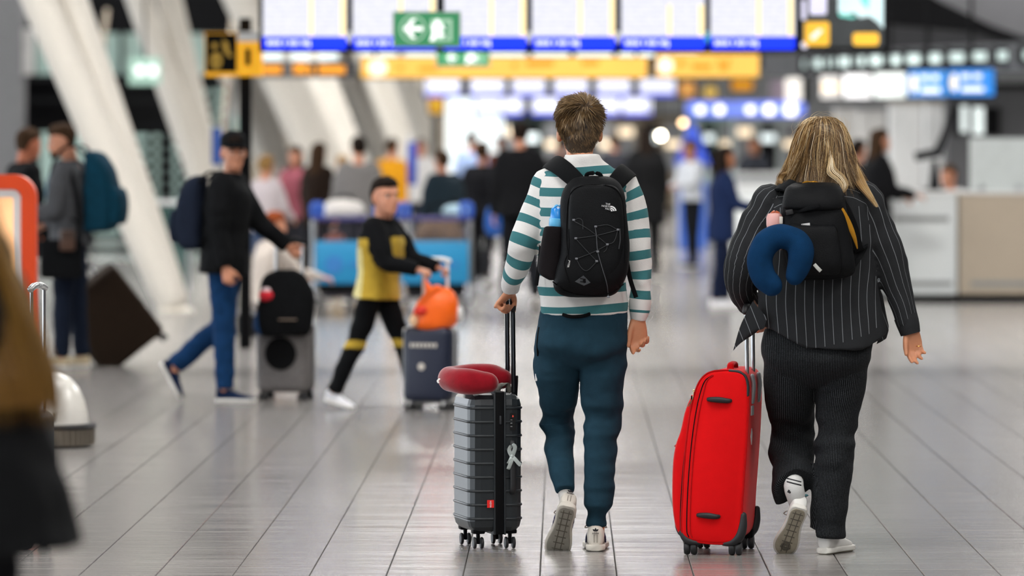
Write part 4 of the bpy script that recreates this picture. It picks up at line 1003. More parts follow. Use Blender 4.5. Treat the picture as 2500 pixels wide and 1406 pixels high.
def step(v, w_=.012): return np.clip(v / w_ + .5, 0, 1)
def sw_str(co, W8, su, sv, me):
    fattr(me, 'a0', co[:, 2] - zh + .0801 * 40 + .010 * np.sin(co[:, 0] * 9)); fattr(me, 'a2', co[:, 2])
    lf = co[:, 0] < P(1425, 0, dm).x; arm = np.where(lf, su[1] + .0801 * 9.15, su[2] + .0801 * 9.55)
    fattr(me, 'a1', arm); fattr(me, 'm1', 1 - W8[0]); fattr(me, 'm2', np.zeros(len(co)))
    z0_, z1_ = P(0, 398, dm).z, P(0, 764, dm).z; tor = W8[0] > .5
    fattr(me, 'mw', np.where(tor, np.maximum(step(co[:, 2] - z0_), step(z1_ - co[:, 2])), np.where(lf, step(su[1] - .452), step(su[2] - .528))))
def swf(co):
    z = co[:, 2]; return .45 + 1.0 * np.clip((1.28 - z) / .2, 0, 1) * np.clip((abs(co[:, 0] - .30) - .17) / .05, 0, 1)
g.obj('sweater', m_sw, man, vox=.005, it=3, off=mo, stripes=sw_str, deform=folds(.012, (10, 10, 13), swf, 2.0))
# joggers
m_jog = cloth('navy_jersey', '#1f3947', var=.3, bump=.4)
g = G()
g.zloft(zsec([(752, 1320, 1530, .122), (775, 1315, 1532, .128), (805, 1309, 1533, .137, -.008), (838, 1304, 1534, .143, -.014), (862, 1318, 1520, .130, -.012), (884, 1350, 1486, .10), (898, 1385, 1448, .06)], dm), n=36, part=0, pw=2.2)
g.tube([W(1360, 840), W(1360, 905, .03), W(1362, 955, .09), W(1362, 1020, .22), W(1365, 1060, .19), W(1367, 1105, .12), W(1373, 1160, .02), W(1379, 1200, -.03)], [.092, .091, .082, .068, .064, .060, .048, .042], 22, part=1, cap='start')
g.tube([W(1478, 850), W(1473, 905), W(1470, 955, .01), W(1469, 1030, .02), W(1466, 1100, .0), W(1463, 1170, -.01), W(1460, 1235, 0), W(1457, 1250, .01), W(1456, 1284, .015)], [.093, .092, .085, .076, .067, .060, .051, .043, .043], 22, part=2, cap='start')
def jogf(co):
    z = co[:, 2]; k_ = np.exp(-((z - .50) / .10) ** 2) * 1.6 + np.exp(-((z - .74) / .07) ** 2) + .9 * np.exp(-((z - .2) / .08) ** 2); return .35 + k_
jog = g.obj('joggers', m_jog, man, vox=.005, it=14, off=mo, deform=folds(.012, (6, 6, 20), jogf, 8.0))
g = G(); g.tube([W(1374, 768, -.128), W(1395, 773, -.136), W(1425, 771, -.136), W(1440, 766, -.13)], [(.007, .003)], 8, side=(0, 0, 1)); g.obj('undershirt_edge', M_black, man, off=mo)
Sj = Surf([jog])
g = G(); g.box(Sj(1309, 921, .001), (.008, .006, .03), .002); g.obj('pocket_label', M_white, man, off=mo, smooth=False)
g = G(); g.tube([Sj(1316, 800, .001), Sj(1312, 835, .001), Sj(1313, 868, .001)], [(.004, .003)], 6); g.obj('pocket_zip', M_black, man, off=mo)
g = G(); g.lathe([(.020, -.010), (.034, -.010), (.036, 0), (.034, .010), (.020, .010)], (0, 0, 0), 20); o = g.obj('wristwatch', M_black, man); o.scale = (.85, .85, .85); o.location = Vector(W(1246, 698, .13)) - mo; o.rotation_euler = (R(20), R(15), 0)
# shoes
M_leather = mat('worn_white_leather', '#cfc8bd', rough=.5, var=.12, bump=.05)
M_sole = mat('sole_white', '#c9c3b8', rough=.6); M_tread = mat('sole_tread', '#8a857b', rough=.8, var=.25, vscale=40)
M_navy = mat('navy_stripe', '#23234a', rough=.5)
def foot_from(heel_b, toe_b, upv, L):
    """ankle position from heel bottom / toe bottom"""
    f = nrm(toe_b - heel_b); up = nrm(upv - f * (upv @ f)); k = L / .29
    return heel_b + up * .088 * k + f * .062 * k, f, up
heel, toe = W(1386, 1236, -.115), W(1360, 1341, .03); L1 = .285
hb = heel; f1 = nrm(toe - heel)
tb = heel + f1 * L1
a1, f1, u1 = foot_from(heel, tb, V(.0, .75, .55) + V(.12, 0, 0), L1)
sl, TL = shoe(man, a1, f1, u1, M_leather, [M_sole, M_tread], L1, off=mo, stripes=M_navy)
hb = W(1454, 1347, -.05); hb[2] = .004
a2, f2, u2 = foot_from(hb, hb + V(.02, 1, 0), V(0, 0, 1.), .285)
sr, TR = shoe(man, a2, f2, u2, M_leather, [M_sole, M_tread], .285, off=mo, stripes=M_navy)
g = G(); g.tube([W(1376, 1182, .0), W(1379, 1198, -.015), a1 - u1 * .01], [.028, .029, .029], 14); g.obj('sock', mat('white_sock', '#d8d5d0', rough=.95), man, off=mo)
g = G(); g.tube([W(1456, 1278, .015), a2 + V(0, 0, .02)], [.036, .036], 14); g.obj('sock', MATS['white_sock'], man, off=mo)
M_ink = mat('black_print', '#15151a', rough=.5)
def trefoil(root, T, z, n_out, s=.014):
    """three-leaf heel mark with letters, on the heel tab"""
    g = G(); c0 = T(-.012, 0, z); ux = nrm(T(-.012, .01, z) - T(-.012, -.01, z)); uz = nrm(T(-.012, 0, z + .01) - T(-.012, 0, z - .01)); o = nrm(T(-.1, 0, z) - T(.0, 0, z)) * .003
    for a in (-52, 0, 52):
        d_ = ux * math.sin(R(a)) + uz * math.cos(R(a)); n_ = np.cross(d_, o); n_ = nrm(n_)
        pts = [(0, 0), (s * .28, s * .45), (s * .2, s * .8), (0, s * 1.1), (-s * .2, s * .8), (-s * .28, s * .45)]
        g.plate(pts, c0 + o, n_, d_, .0012)
    g.obj('heel_emblem', M_ink, root, off=mo, smooth=False)
    M_ = Matrix((tuple(ux), tuple(uz), tuple(nrm(np.cross(ux, uz))))).transposed()
    text_obj('heel_lettering', 'adidas', .011, M_ink, root, Vector(c0 + o - uz * .010) - mo, M_.to_4x4(), align='CENTER')
trefoil(sl, TL, .082, None); trefoil(sr, TR, .080, None)
for T_, r_ in ((TL, sl), (TR, sr)):
    g = G()
    for x in (-.006, .006): g.tube([T_(-.004, x, .035), T_(-.002, x, .066)], [.0014], 6)
    g.obj('heel_seam', mat('seam', '#8b8478'), r_, off=mo)
# hair
m_h1 = hair_mat('hair_blond_brown', [(0, '#1c140e'), (.35, '#463522'), (.7, '#7d6240'), (1, '#bda684')])
g = G(); hair_short(g, Tm, 1.0, .985, .02); g.tube([Tm((0, -.052, .09)), Tm((0, -.046, .055)), Tm((0, -.044, .025))], [(.066, .052), (.058, .046), (.044, .040)], 18)
cap = g.obj('hair_base', m_h1, man, vox=.006, it=2, off=mo); fattr(cap.data, 'tone', [.22] * len(cap.data.vertices))
rng = random.Random(5); seeds = []; wh = Tm((.028, -.08, .205))
vs_ = [(np.array(x.co) + np.array(mo), np.array(x.normal)) for x in cap.data.vertices]
for i in range(11000):
    p_, n_ = vs_[rng.randrange(len(vs_))]
    z_ = (p_ - chin)[2]; hgt = min(max((z_ - .06) / .15, 0), 1)
    if z_ < .018: continue
    r_ = nrm(p_ - wh); r_ = nrm(r_ - n_ * (r_ @ n_)); sw = np.cross(n_, r_)
    cl = vnoise(np.array([p_ * 42, p_ * 42 + 50, p_ * 42 + 90])); tn = vnoise(np.array([p_ * 75 + 20]))[0]
    ln = (.013 + .029 * hgt ** 1.2) * rng.uniform(.75, 1.25)
    d_ = nrm(r_ * .95 + sw * .45 + n_ * (.34 + .26 * hgt) + cl * .6 + V(rng.gauss(0, .10), rng.gauss(0, .10), rng.gauss(0, .10)) + V(.12 * hgt, 0, -.10))
    b_ = nrm(d_ + r_ * .4 + V(.25, 0, .15 * hgt - .25) - n_ * .25)
    q0 = p_ - n_ * .003; q1 = q0 + d_ * ln * .4; q2 = q1 + nrm(d_ + b_ * .5) * ln * .35; q3 = q2 + b_ * ln * .35
    tone = min(1, max(0, rng.gauss(.46 + .18 * (hgt - .3), .14) + .38 * tn))
    seeds.append(([q0, q1, q2, q3], .0011 + .0006 * hgt, tone))
tufts('hair', m_h1, man, mo, seeds)

# ---------------- man's backpack
M_pack = cloth('black_nylon', '#0f1012', var=.3, bump=.4, rough=.6, bscale=240); M_pack2 = cloth('black_mesh', '#161214', var=.3, bump=.5, rough=.8)
pk = thing('backpack', 'black daypack with bungee cords on the striped man\'s back', 'backpack', W(1450, 725, -.2)); po = pk.location
yb = -.115
def zpk(tab): return [(P(0, y, dm - .2).z, P((a + b) / 2, y, dm - .2).x, dm + yb - dp / 2, (b - a) / 2 * px1, dp / 2) for y, a, b, dp in tab]
g = G(); g.zloft(zpk([(430, 1418, 1486, .05), (435, 1402, 1500, .08), (450, 1386, 1514, .11), (475, 1374, 1523, .135), (520, 1367, 1530, .15), (570, 1370, 1535, .16), (620, 1370, 1536, .17), (665, 1358, 1531, .17), (695, 1352, 1519, .155), (713, 1362, 1506, .125), (722, 1385, 1490, .09), (726, 1410, 1470, .05)]), n=40, pw=3.2)
pbody = g.obj('bag', M_pack, pk, vox=.005, it=3, off=po, deform=folds(.007, (9, 9, 9), None, 4.0))
g = G(); tabp = [(452, 1412, 1490, .06), (458, 1398, 1504, .07), (476, 1390, 1514, .07), (520, 1386, 1520, .07), (580, 1386, 1523, .07), (640, 1384, 1516, .075), (675, 1390, 1500, .075), (692, 1402, 1482, .06), (698, 1420, 1464, .04)]
g.zloft([(P(0, y, dm - .2).z, P((a + b) / 2, y, dm - .2).x, dm + yb - .115 - .02 * math.sin((y - 440) / 260 * 3.14), (b - a) / 2 * px1, dp / 2 + .012) for y, a, b, dp in tabp], n=36, pw=3.0)
pfront = g.obj('front_panel', M_pack, pk, vox=.005, it=3, off=po, deform=folds(.006, (10, 10, 8), None, 14.0))
S = Surf([pbody, pfront])
g = G(); g.zloft([(P(0, y, dm - .15).z, P((a + b) / 2, y, dm - .15).x, dm + yb - .055, (b - a) / 2 * px1, .05) for y, a, b in ((553, 1330, 1374), (562, 1327, 1376), (620, 1317, 1374), (655, 1312, 1370), (670, 1318, 1362), (683, 1340, 1362))], n=24, pw=2.6)
g.obj('side_pocket', M_pack2, pk, vox=.005, it=2, off=po, deform=folds(.003, (14, 14, 14), None, 1))
def cord(name, pts, r, m, n=6, surf=S, eps=.002, root=pk, off=None, flat=None):
    g = G(); g.tube([surf(x, y, eps) for x, y in pts], [flat or r], n, per=3); return g.obj(name, m, root, off=off if off is not None else po)
def dens(pts, k=5):
    return [tuple(r) for r in cr(pts, k)]
M_cord = mat('grey_cord', '#26282b', rough=.6); M_bead = mat('grey_bead', '#6d6f74', rough=.5)
cp = lambda x, y: (1300 + x / 4.018, 390 + y / 4.018)
for q in ([cp(405, 600), cp(560, 690), cp(735, 832)], [cp(425, 772), cp(640, 740), cp(838, 690)], [cp(425, 775), cp(520, 880), cp(630, 995)], [cp(432, 972), cp(600, 905), cp(735, 835)],
          [cp(405, 600), cp(450, 575), cp(490, 600), cp(495, 680)], [cp(430, 972), cp(480, 1060), cp(540, 1085), cp(630, 1000)], [cp(838, 690), cp(800, 800), cp(735, 832)], [cp(838, 688), cp(740, 640), cp(640, 650)], [cp(700, 905), cp(725, 880), cp(735, 835)]):
    cord('bungee_cord', dens(q), .0014, M_cord)
cord('draw_cord', dens([cp(615, 655), cp(628, 760), cp(640, 900), cp(690, 1080), cp(730, 1220), cp(745, 1345)]), .0018, mat('light_cord', '#4a4c50', rough=.6))
for x, y in (cp(405, 590), cp(425, 770), cp(432, 970), cp(838, 685), cp(735, 830), cp(630, 995), cp(620, 655), cp(640, 900), cp(745, 1345)):
    g = G(); c_ = S(x, y, .004); g.box(c_, (.011, .006, .008), .002); g.obj('cord_loop', M_bead, pk, off=po)
cord('zip', dens([(1388, 640), (1383, 580), (1384, 520), (1388, 485), (1402, 462), (1430, 452), (1475, 452), (1503, 462), (1517, 485), (1524, 530), (1527, 590), (1526, 640)], 4), .0028, M_black)
cord('seam', dens([(1390, 690), (1380, 660), (1378, 640), (1388, 610), (1388, 560)], 4), .002, M_black)
cord('zip_pull', dens([(1513, 560), (1514, 585), (1511, 607)], 3), .003, M_cord)
cord('base_seam', dens([(1350, 688), (1385, 712), (1440, 722), (1490, 716), (1522, 694)], 4), .0025, M_black)
g = G(); dia = [S(*cp(x, y), .003) for x, y in ((415, 1195), (500, 1135), (570, 1205), (505, 1235))]
g.add(dia + [d_ + V(0, .003, 0) for d_ in dia], [(3, 2, 1, 0), (4, 5, 6, 7), (0, 1, 5, 4), (1, 2, 6, 5), (2, 3, 7, 6), (3, 0, 4, 7)]); o = g.obj('rubber_diamond', mat('grey_rubber', '#4d5054', rough=.6), pk, off=po, smooth=False); 
for yy in (1165, 1195): cord('diamond_slot', dens([cp(470, yy), cp(520, yy + 8)], 2), .002, M_black, eps=.006)
# logo: stacked words beside a ribbed quarter dome
c_ = S(1483, 506, .004); M_logo = mat('white_print', '#e8e8e8', rough=.6)
for i, s_ in enumerate(('THE', 'NORTH', 'FACE')):
    text_obj('logo_lettering', s_, .0105, M_logo, pk, Vector(c_ + V(.011 + .002 * i, -.002, .008 - .0098 * i)) - po, (R(90), R(7), 0), align='RIGHT')
for r0, r1 in ((.0, .007), (.0095, .0145), (.017, .022)):
    g = G(); n_ = 10
    out = [(math.cos(R(90 * i / n_)) * r1, math.sin(R(90 * i / n_)) * r1) for i in range(n_ + 1)] + [(math.cos(R(90 * i / n_)) * r0, math.sin(R(90 * i / n_)) * r0) for i in range(n_, -1, -1)]
    out = [(-(-x), y) for x, y in out]
    if r0 == 0: out = out[:-n_]
    g.plate(out, c_ + V(.014, -.001, -.0165), (1, 0, .12), (-.12, 0, 1), -.0012); g.obj('logo_arc', M_logo, pk, off=po, smooth=False)
c_ = S(1386, 640, .003); text_obj('side_lettering', 'JESTER', .010, M_logo, pk, Vector(c_ + V(.004, -.001, .008)) - po, (R(90), R(102), 0))
# straps
M_strap = cloth('black_webbing', '#0d0e10', bump=.5, rough=.8)
for q in ([W(1418, 452, -.155), W(1395, 430, -.14), W(1372, 410, -.10), W(1352, 398, -.03), W(1342, 402, .05), W(1340, 440, .125), W(1345, 500, .15)], [W(1490, 462, -.15), W(1507, 442, -.135), W(1522, 425, -.09), W(1532, 417, -.02), W(1536, 428, .06), W(1532, 460, .125), W(1528, 510, .15)]):
    g = G(); g.tube(q, [(.033, .009), (.036, .011), (.038, .011), (.038, .011), (.036, .010), (.034, .009), (.03, .008)], 14, per=5, side=(.75, 0, -.6) if q[0][0] > .3 else (.75, 0, .6), pw=4); g.obj('shoulder_strap', M_strap, pk, off=po)
g = G(); g.tube([W(1430, 436, -.14), W(1436, 424, -.15), W(1462, 424, -.15), W(1470, 437, -.14)], [(.009, .005)], 8); g.obj('grab_loop', M_strap, pk, off=po)
g = G(); g.tube([W(1322, 590, -.04), W(1317, 640, -.08), W(1309, 697, -.10)], [(.008, .002)], 8, cap=None); g.obj('loose_strap', M_strap, pk, off=po)
g = G(); g.tube([W(1529, 630, -.16), W(1538, 680, -.10), W(1553, 726, -.085)], [(.009, .002)], 8, cap=None); g.obj('loose_strap', M_strap, pk, off=po)
# blue bottle in the side pocket
bt = thing('water_bottle', 'bright blue plastic water bottle in the daypack side pocket', 'bottle', W(1350, 660, -.17)); bo = bt.location
Mb = mat('blue_plastic', '#1f86d8', rough=.25, spec=.6); Mb2 = mat('blue_plastic_light', '#62b7e6', rough=.3)
ax = frame(0, 0, R(5)); g = G()
def bx(c): return np.array(c) @ ax.T
hB = W(1355, 505, 0)[2] - bo.z
g.lathe([(.004, .0), (.030, 0), (.034, .01), (.034, hB * .66), (.032, hB * .69), (.004, hB * .70)], n=28); o = g.obj('bottle_body', Mb, bt); o.rotation_euler = (0, R(5), 0)
g = G(); g.lathe([(.004, hB * .70), (.031, hB * .70), (.033, hB * .72), (.033, hB * .82), (.030, hB * .83), (.004, hB * .83)], n=28); o = g.obj('collar', Mb2, bt); o.rotation_euler = (0, R(5), 0)
g = G(); g.lathe([(.004, hB * .83), (.030, hB * .83), (.029, hB * .97), (.024, hB), (.004, hB)], n=28); o = g.obj('lid', Mb, bt); o.rotation_euler = (0, R(5), 0)
g = G(); g.tube([(-.02, -.006, hB * .98), (-.008, -.006, hB * 1.03), (.01, -.006, hB * 1.02), (.02, -.006, hB * .97)], [.005], 8); o = g.obj('spout_flap', Mb2, bt); o.rotation_euler = (0, R(5), 0)

# ---------------- black ribbed cabin case
dc = 23.24
cs = thing('suitcase', 'black ribbed hard cabin suitcase pulled by the striped man', 'suitcase', (P(1190, 0, dc).x, dc, 0), R(12))
CW, CD, Z0, Z1 = .36, .222, .068, .632
M_hard = mat('black_polycarbonate', '#1d2226', rough=.38, var=.1, bump=.06, bscale=300)
g = G(); g.box((0, 0, (Z0 + Z1) / 2), (CD, CW, Z1 - Z0), .046, 3); g.obj('shell', M_hard, cs, smooth=False)
for i in range(9):
    z = P(0, 997 + i * 33.8, dc - .2).z; q = rrect(-CD / 2, -CW / 2, CD / 2, CW / 2, .045, 4)
    g = G(); pts = np.array([(x, y, z) for x, y in q]); rings = []
    for j in range(len(pts)):
        nx = nrm(V(pts[j][0] - max(-CD / 2 + .045, min(CD / 2 - .045, pts[j][0])), pts[j][1] - max(-CW / 2 + .045, min(CW / 2 - .045, pts[j][1])), 0))
        rings.append(np.array([pts[j] + nx * .005 * math.cos(a) + V(0, 0, .0055 * math.sin(a)) for a in np.linspace(0, 2 * math.pi, 8, endpoint=False)]))
    g.rings(rings, closed=True); g.obj('rib', M_hard, cs)
for x, w_, m_, e in ((.012, .036, M_black, .0135), (-.008, .008, M_hard, .016), (.034, .008, M_hard, .016)):
    g = G(); g.box((x, 0, (Z0 + Z1) / 2), (w_, CW + e, Z1 - Z0 + e), min(w_ * .3, .004)); g.obj('zip_band' if m_ is M_black else 'zip_piping', m_, cs)
for sx in (-1, 1):
    for sy in (-1, 1):
        cx, cy = sx * (CD / 2 - .045), sy * (CW / 2 - .05)
        g = G()
        for o_ in (-.015, .015): g.lathe([(.004, -.006), (.021, -.006), (.024, -.003), (.024, .003), (.021, .006), (.004, .006)], (cx + o_, cy, .0245), 20, axis='X')
        wv = g.obj('wheel', M_rubber, cs)
        g = G(); g.box((cx, cy, .045), (.013, .022, .05), .003); g.box((cx, cy, .072), (.05, .05, .02), .006); g.obj('caster_fork', M_black, wv)
M_pole = mat('black_anodised', '#1a1b1d', rough=.3, metal=.6)
HX = CD / 2 - .014; ZT = P(0, 737, dc).z
for y in (-.058, .058):
    g = G(); g.tube([(HX, y, Z1 - .01), (HX - .004, y, ZT)], [(.0095, .007)], 12, cap=None, pw=4); hp_ = g.obj('handle_pole', M_pole, cs)
    g = G(); g.tube([(HX, y - .0075, Z1), (HX - .004, y - .0075, ZT - .03)], [(.0022, .0012)], 6, cap=None); g.obj('pole_highlight_strip', mat('pole_highlight', '#4d5054', rough=.3, metal=.8), hp_)  # lighter strip along each pole, a highlight put into its colour
g = G(); g.tube([(HX - .004, -.062, ZT - .03), (HX - .005, -.066, ZT), (HX - .006, -.045, ZT + .016), (HX - .006, 0, ZT + .018), (HX - .006, .045, ZT + .016), (HX - .005, .066, ZT), (HX - .004, .062, ZT - .03)], [(.013, .011)], 12, per=4); g.obj('grip', M_rubber, cs)
g = G(); g.tube([(.03, -.05, Z1), (.045, -.05, Z1 + .028), (.075, -.04, Z1 + .03), (.085, -.04, Z1)], [(.010, .005)], 8); g.obj('top_handle', mat('grey_handle', '#5a564f', rough=.5), cs)
g = G(); g.tube([(CD / 2 + .008, .0, Z1 - .02), (CD / 2 + .012, .0, Z1 + .06)], [(.006, .012)], 8); g.obj('handle_latch', M_black, cs)
yN = -CW / 2
g = G(); g.plate(rrect(.055, P(0, 1045, dc).z, .078, P(0, 1003, dc).z, .005), (0, yN - .004, 0), (1, 0, 0), (0, 0, 1), -.006); lk = g.obj('lock_plate', mat('lock_black', '#0e0f11', rough=.3), cs, smooth=False)
g = G(); g.plate([(0, -.005), (.004, 0), (0, .005), (-.004, 0)], (.066, yN - .011, P(0, 1011, dc).z), (1, 0, 0), (0, 0, 1), -.001); g.obj('red_diamond', mat('red_dot', '#e04a3c'), lk, smooth=False)
g = G()
for i in range(3): g.tube([(.057, yN - .011, P(0, 1020 + i * 8, dc).z), (.062, yN - .011, P(0, 1020 + i * 8, dc).z)], [.0022], 6)
g.obj('dial', M_grey, lk)
g = G(); g.tube([(.066, yN - .003, P(0, 1072, dc).z), (.066, yN - .016, P(0, 1085, dc).z), (.066, yN - .018, P(0, 1135, dc).z), (.066, yN - .016, P(0, 1185, dc).z), (.066, yN - .003, P(0, 1197, dc).z)], [(.012, .006)], 10, per=4); g.obj('side_handle', M_rubber, cs)
g = G(); g.plate([(-.04, 0), (-.012, 0), (-.012, .031), (-.04, .031)], (0, yN - .008, P(0, 1232, dc).z), (1, 0, 0), (0, 0, 1), -.002); tg = g.obj('red_label', mat('label_red', '#e3170f', rough=.6), cs, smooth=False)
text_obj('label_lettering', 'HEMA', .0105, M_logo, tg, (-.030, yN - .011, P(0, 1215, dc).z), (R(90), R(90), 0))
g = G(); g.box((.015, yN - .008, P(0, 1020, dc).z), (.008, .006, .035), .002); g.obj('zip_puller', M_cord, cs)
# torn clear strap knotted on the side handle
mp_ = mat('clear_plastic', '#c3ccca', rough=.25, alpha=.8, bump=.5, bscale=90); g = G(); zk = P(0, 1107, dc).z
kx = .058; yk = yN - .028
for q, wv in (([(0, 0, 0), (-.012, -.004, .025), (-.002, -.008, .044), (.012, -.004, .036), (.004, 0, .004)], .009), ([(0, 0, 0), (.012, -.004, -.012), (.028, -.002, -.030), (.036, 0, -.036)], .008), ([(0, 0, 0), (-.004, -.005, -.02), (-.012, -.002, -.044), (-.016, 0, -.052)], .009), ([(0, 0, 0), (-.010, -.006, -.014), (-.018, -.002, -.028)], .005)):
    g.tube([(kx + a, yk + b, zk + c) for a, b, c in q], [(wv, .0015)], 8, per=4, side=(.9, .1, .4))
g.ell((kx, yk, zk), (.008, .007, .008), 10); g.obj('plastic_knot', mp_, cs)

# ---------------- red neck pillow lying on the case
def pillow(name, label, pts, rad, m, side, deform_seed=0, loc=None):
    t = thing(name, label, 'neck pillow', loc)
    g = G(); g.tube(pts, rad, 22, per=7, side=side); g.obj('cushion', m, t, vox=.006, it=4, off=loc, deform=folds(.006, (9, 9, 9), None, deform_seed)); return t
M_vel = cloth('red_velvet', '#8d0a1b', var=.35, bump=.2, rough=.8); M_vel.node_tree.nodes['Principled BSDF'].inputs['Sheen Weight'].default_value = .6
pc = np.array(P(1165, 932, 23.22)); pc[2] = Z1 + .052
rp = pillow('neck_pillow', 'red velvet neck pillow lying on the black suitcase', [pc + V(*q) for q in ((.045, -.16, -.006), (-.03, -.15, -.004), (-.095, -.09, .0), (-.11, .0, .006), (-.05, .09, .006), (.05, .11, .006), (.105, .08, -.002))], [(.044, .044), (.054, .05), (.054, .05), (.05, .046), (.054, .05), (.056, .05), (.042, .042)], M_vel, (0, 0, 1), 3, Vector((pc[0], pc[1], Z1)))
g = G(); g.tube([(-.152, -.09, .058), (-.160, -.10, .05), (-.156, -.105, .042)], [(.004, .001)], 6); g.obj('care_tag', M_white, rp)
# ---------------- woman
dw = 22.82
def Q(x, y, dy=0.0): return np.array(P(x, y, dw + dy))
px2 = dw / F
wom = thing('person', 'blonde woman walking away in grey pinstriped overshirt and dark corduroy trousers', 'person', (P(2000, 0, dw).x, dw, 0)); wo = wom.location
g = G(); chw = Q(2008, 436, -.01); Tw = head_geo(g, chw, frame(0, R(-3)), .98, True)
g.zloft(zsec([(445, 1965, 2050, .06), (475, 1920, 2085, .09), (520, 1880, 2110, .115), (640, 1885, 2110, .12), (760, 1880, 2120, .13), (880, 1885, 2105, .14)], dw))
g.tube([Q(1875, 505), Q(1838, 590), Q(1806, 680), Q(1826, 735, .14), Q(1842, 762, .24)], [.055, .05, .042, .034, .026], 12)
g.hand_sign = 1.0
hand_geo(g, Q(1842, 758, .24), (.05, .5, -.8), (.4, .8, .3), curls=[(70, 80, 45)] * 4, k=.92, thumb=(.5, .4, .7), spread=.3)
g.tube([Q(2118, 505), Q(2155, 590), Q(2185, 680), Q(2212, 750, -.01), Q(2226, 800, -.02)], [.055, .05, .042, .034, .026], 12)
g.hand_sign = -1.0
hand_geo(g, Q(2226, 798, -.02), (.10, .0, -1), (-1, -.35, -.1), curls=[(16, 24, 14), (20, 28, 16), (24, 30, 18), (28, 34, 20)], k=.96, thumb=(1.0, .42, .25), spread=.5)
kL2, aL2 = Q(1932, 1060, .24), Q(1936, 1185, -.03); kR2, aR2 = Q(2038, 1060, 0), Q(2022, 1300, .0)
g.tube([Q(1928, 880), Q(1928, 940, .03), Q(1930, 1000, .12), Q(1932, 1050, .20), Q(1934, 1100, .14), Q(1937, 1150, .05), Q(1937, 1190, -.03)], [.075, .075, .066, .058, .055, .046, .034], 12)
g.tube([Q(2056, 880), Q(2052, 940), Q(2044, 1000, .01), Q(2038, 1060, .01), Q(2034, 1140, 0), Q(2026, 1230, 0), Q(2020, 1300, .0)], [.075, .072, .062, .055, .052, .044, .024], 12)
g.obj('body', SK1, wom, vox=.0045, it=2, off=wo); eyes(Tw, .98, wom, wo)
# pinstriped overshirt
m_pin = stripe_mat('pinstripe_wool', '#292a2c', '#7d8185', .0365, .062, attr='sp', base_bump=.35)
g = G()
g.zloft(zsec([(438, 1960, 2056, .075, -.02), (448, 1945, 2068, .085, -.02), (465, 1908, 2092, .105, -.01), (482, 1882, 2114, .122), (510, 1860, 2132, .142), (580, 1852, 2138, .152), (660, 1850, 2143, .155), (730, 1850, 2150, .165), (790, 1852, 2158, .178), (830, 1855, 2162, .185), (846, 1857, 2162, .187)], dw), n=48, part=0, pw=2.3)
g.tube([Q(1885, 498), Q(1858, 545), Q(1835, 595, -.01), Q(1812, 645, -.02), Q(1806, 688, .01), Q(1822, 728, .10), Q(1838, 752, .19)], [.084, .086, .082, .070, .062, .050, .042], 24, part=1, cap='start')
g.tube([Q(2108, 498), Q(2132, 545), Q(2150, 595), Q(2172, 655), Q(2192, 710), Q(2208, 755, -.01), Q(2218, 792, -.015)], [.084, .086, .080, .069, .058, .048, .045], 24, part=2, cap='start')
zy = P(0, 505, dw).z
def pin(co, W8, su, sv, me):
    cx = P(2005, 0, dw).x; lf = co[:, 0] < cx
    fattr(me, 'a0', co[:, 0] + .35 * (co[:, 0] - cx) * np.clip(co[:, 2] - 1.2, 0, 1) + .004 * np.sin(co[:, 2] * 14) + 5)
    fattr(me, 'a1', np.where(lf, sv[1] * .075 + .0015 * np.sin(su[1] * 30), sv[2] * .075 + .0015 * np.sin(su[2] * 30)) + 5)
    fattr(me, 'a2', co[:, 2] + .35 * abs(co[:, 0] - cx) + .003 * np.sin(co[:, 0] * 45) + 5)
    fattr(me, 'm1', 1 - W8[0]); fattr(me, 'm2', step(co[:, 2] - zy)); fattr(me, 'mw', np.where(lf, 0, step(su[2] - .52)))
def shirtdef(co, nr):
    x = (co[:, 0] / px2) + 1250; y = HZ + (CH - co[:, 2]) / px2
    wgt = np.clip((y - 690) / 155, 0, 1) ** 1.2 * (abs(co[:, 1] - dw) < .3)
    inb = (x < 2166) & (x > 1842)
    lift = np.interp(x, [1845, 1862, 1900, 1975, 2060, 2120, 2160], [58, 56, 34, -2, -4, 2, 30]) * px2
    c2 = co.copy(); c2[:, 2] += lift * wgt * inb
    f = folds(.012, (13, 13, 5), None, 9.0)(c2, nr)
    f2 = folds(.010, (9, 9, 16), None, 21.0)(f, nr)
    up = np.clip((y - 560) / 120, 0, 1)[:, None]
    return f * up + f2 * (1 - up)
g.obj('overshirt', m_pin, wom, vox=.005, it=3, off=wo, stripes=pin, deform=shirtdef)
def tail_piece(name, rings_px, m):
    g = G(); rows = []
    for row in rings_px:
        r_ = cr([tuple(Q(x, y, dy)) for x, y, dy in row], 4); rows.append(r_)
    rows = [np.array(r) for r in cr([np.concatenate(r) for r in rows], 4)]; rows = [r.reshape(-1, 3) for r in rows]
    n = len(rows[0]); k = len(rows); v = np.concatenate(rows); f = []
    for i in range(k - 1):
        for j in range(n - 1): f.append((i * n + j, i * n + j + 1, (i + 1) * n + j + 1, (i + 1) * n + j))
    v2 = v + V(0, .006, 0); N = len(v)
    f += [tuple(q + N for q in t_[::-1]) for t_ in f]
    edge = [i * n for i in range(k)] + [(k - 1) * n + j for j in range(n)] + [i * n + n - 1 for i in range(k - 1, -1, -1)] + list(range(n - 1, -1, -1))
    for a, b in zip(edge, edge[1:]):
        if a != b: f.append((a, b, b + N, a + N))
    g.add(np.concatenate([v, v2]), f); o = g.obj(name, m, wom, off=wo)
    [fattr(o.data, q_, np.zeros(2 * N)) for q_ in ('a1', 'a2', 'm1', 'm2', 'mw')]; fattr(o.data, 'a0', np.concatenate([v, v2])[:, 0] * .9 + np.concatenate([v, v2])[:, 2] * .35 + 5); return o
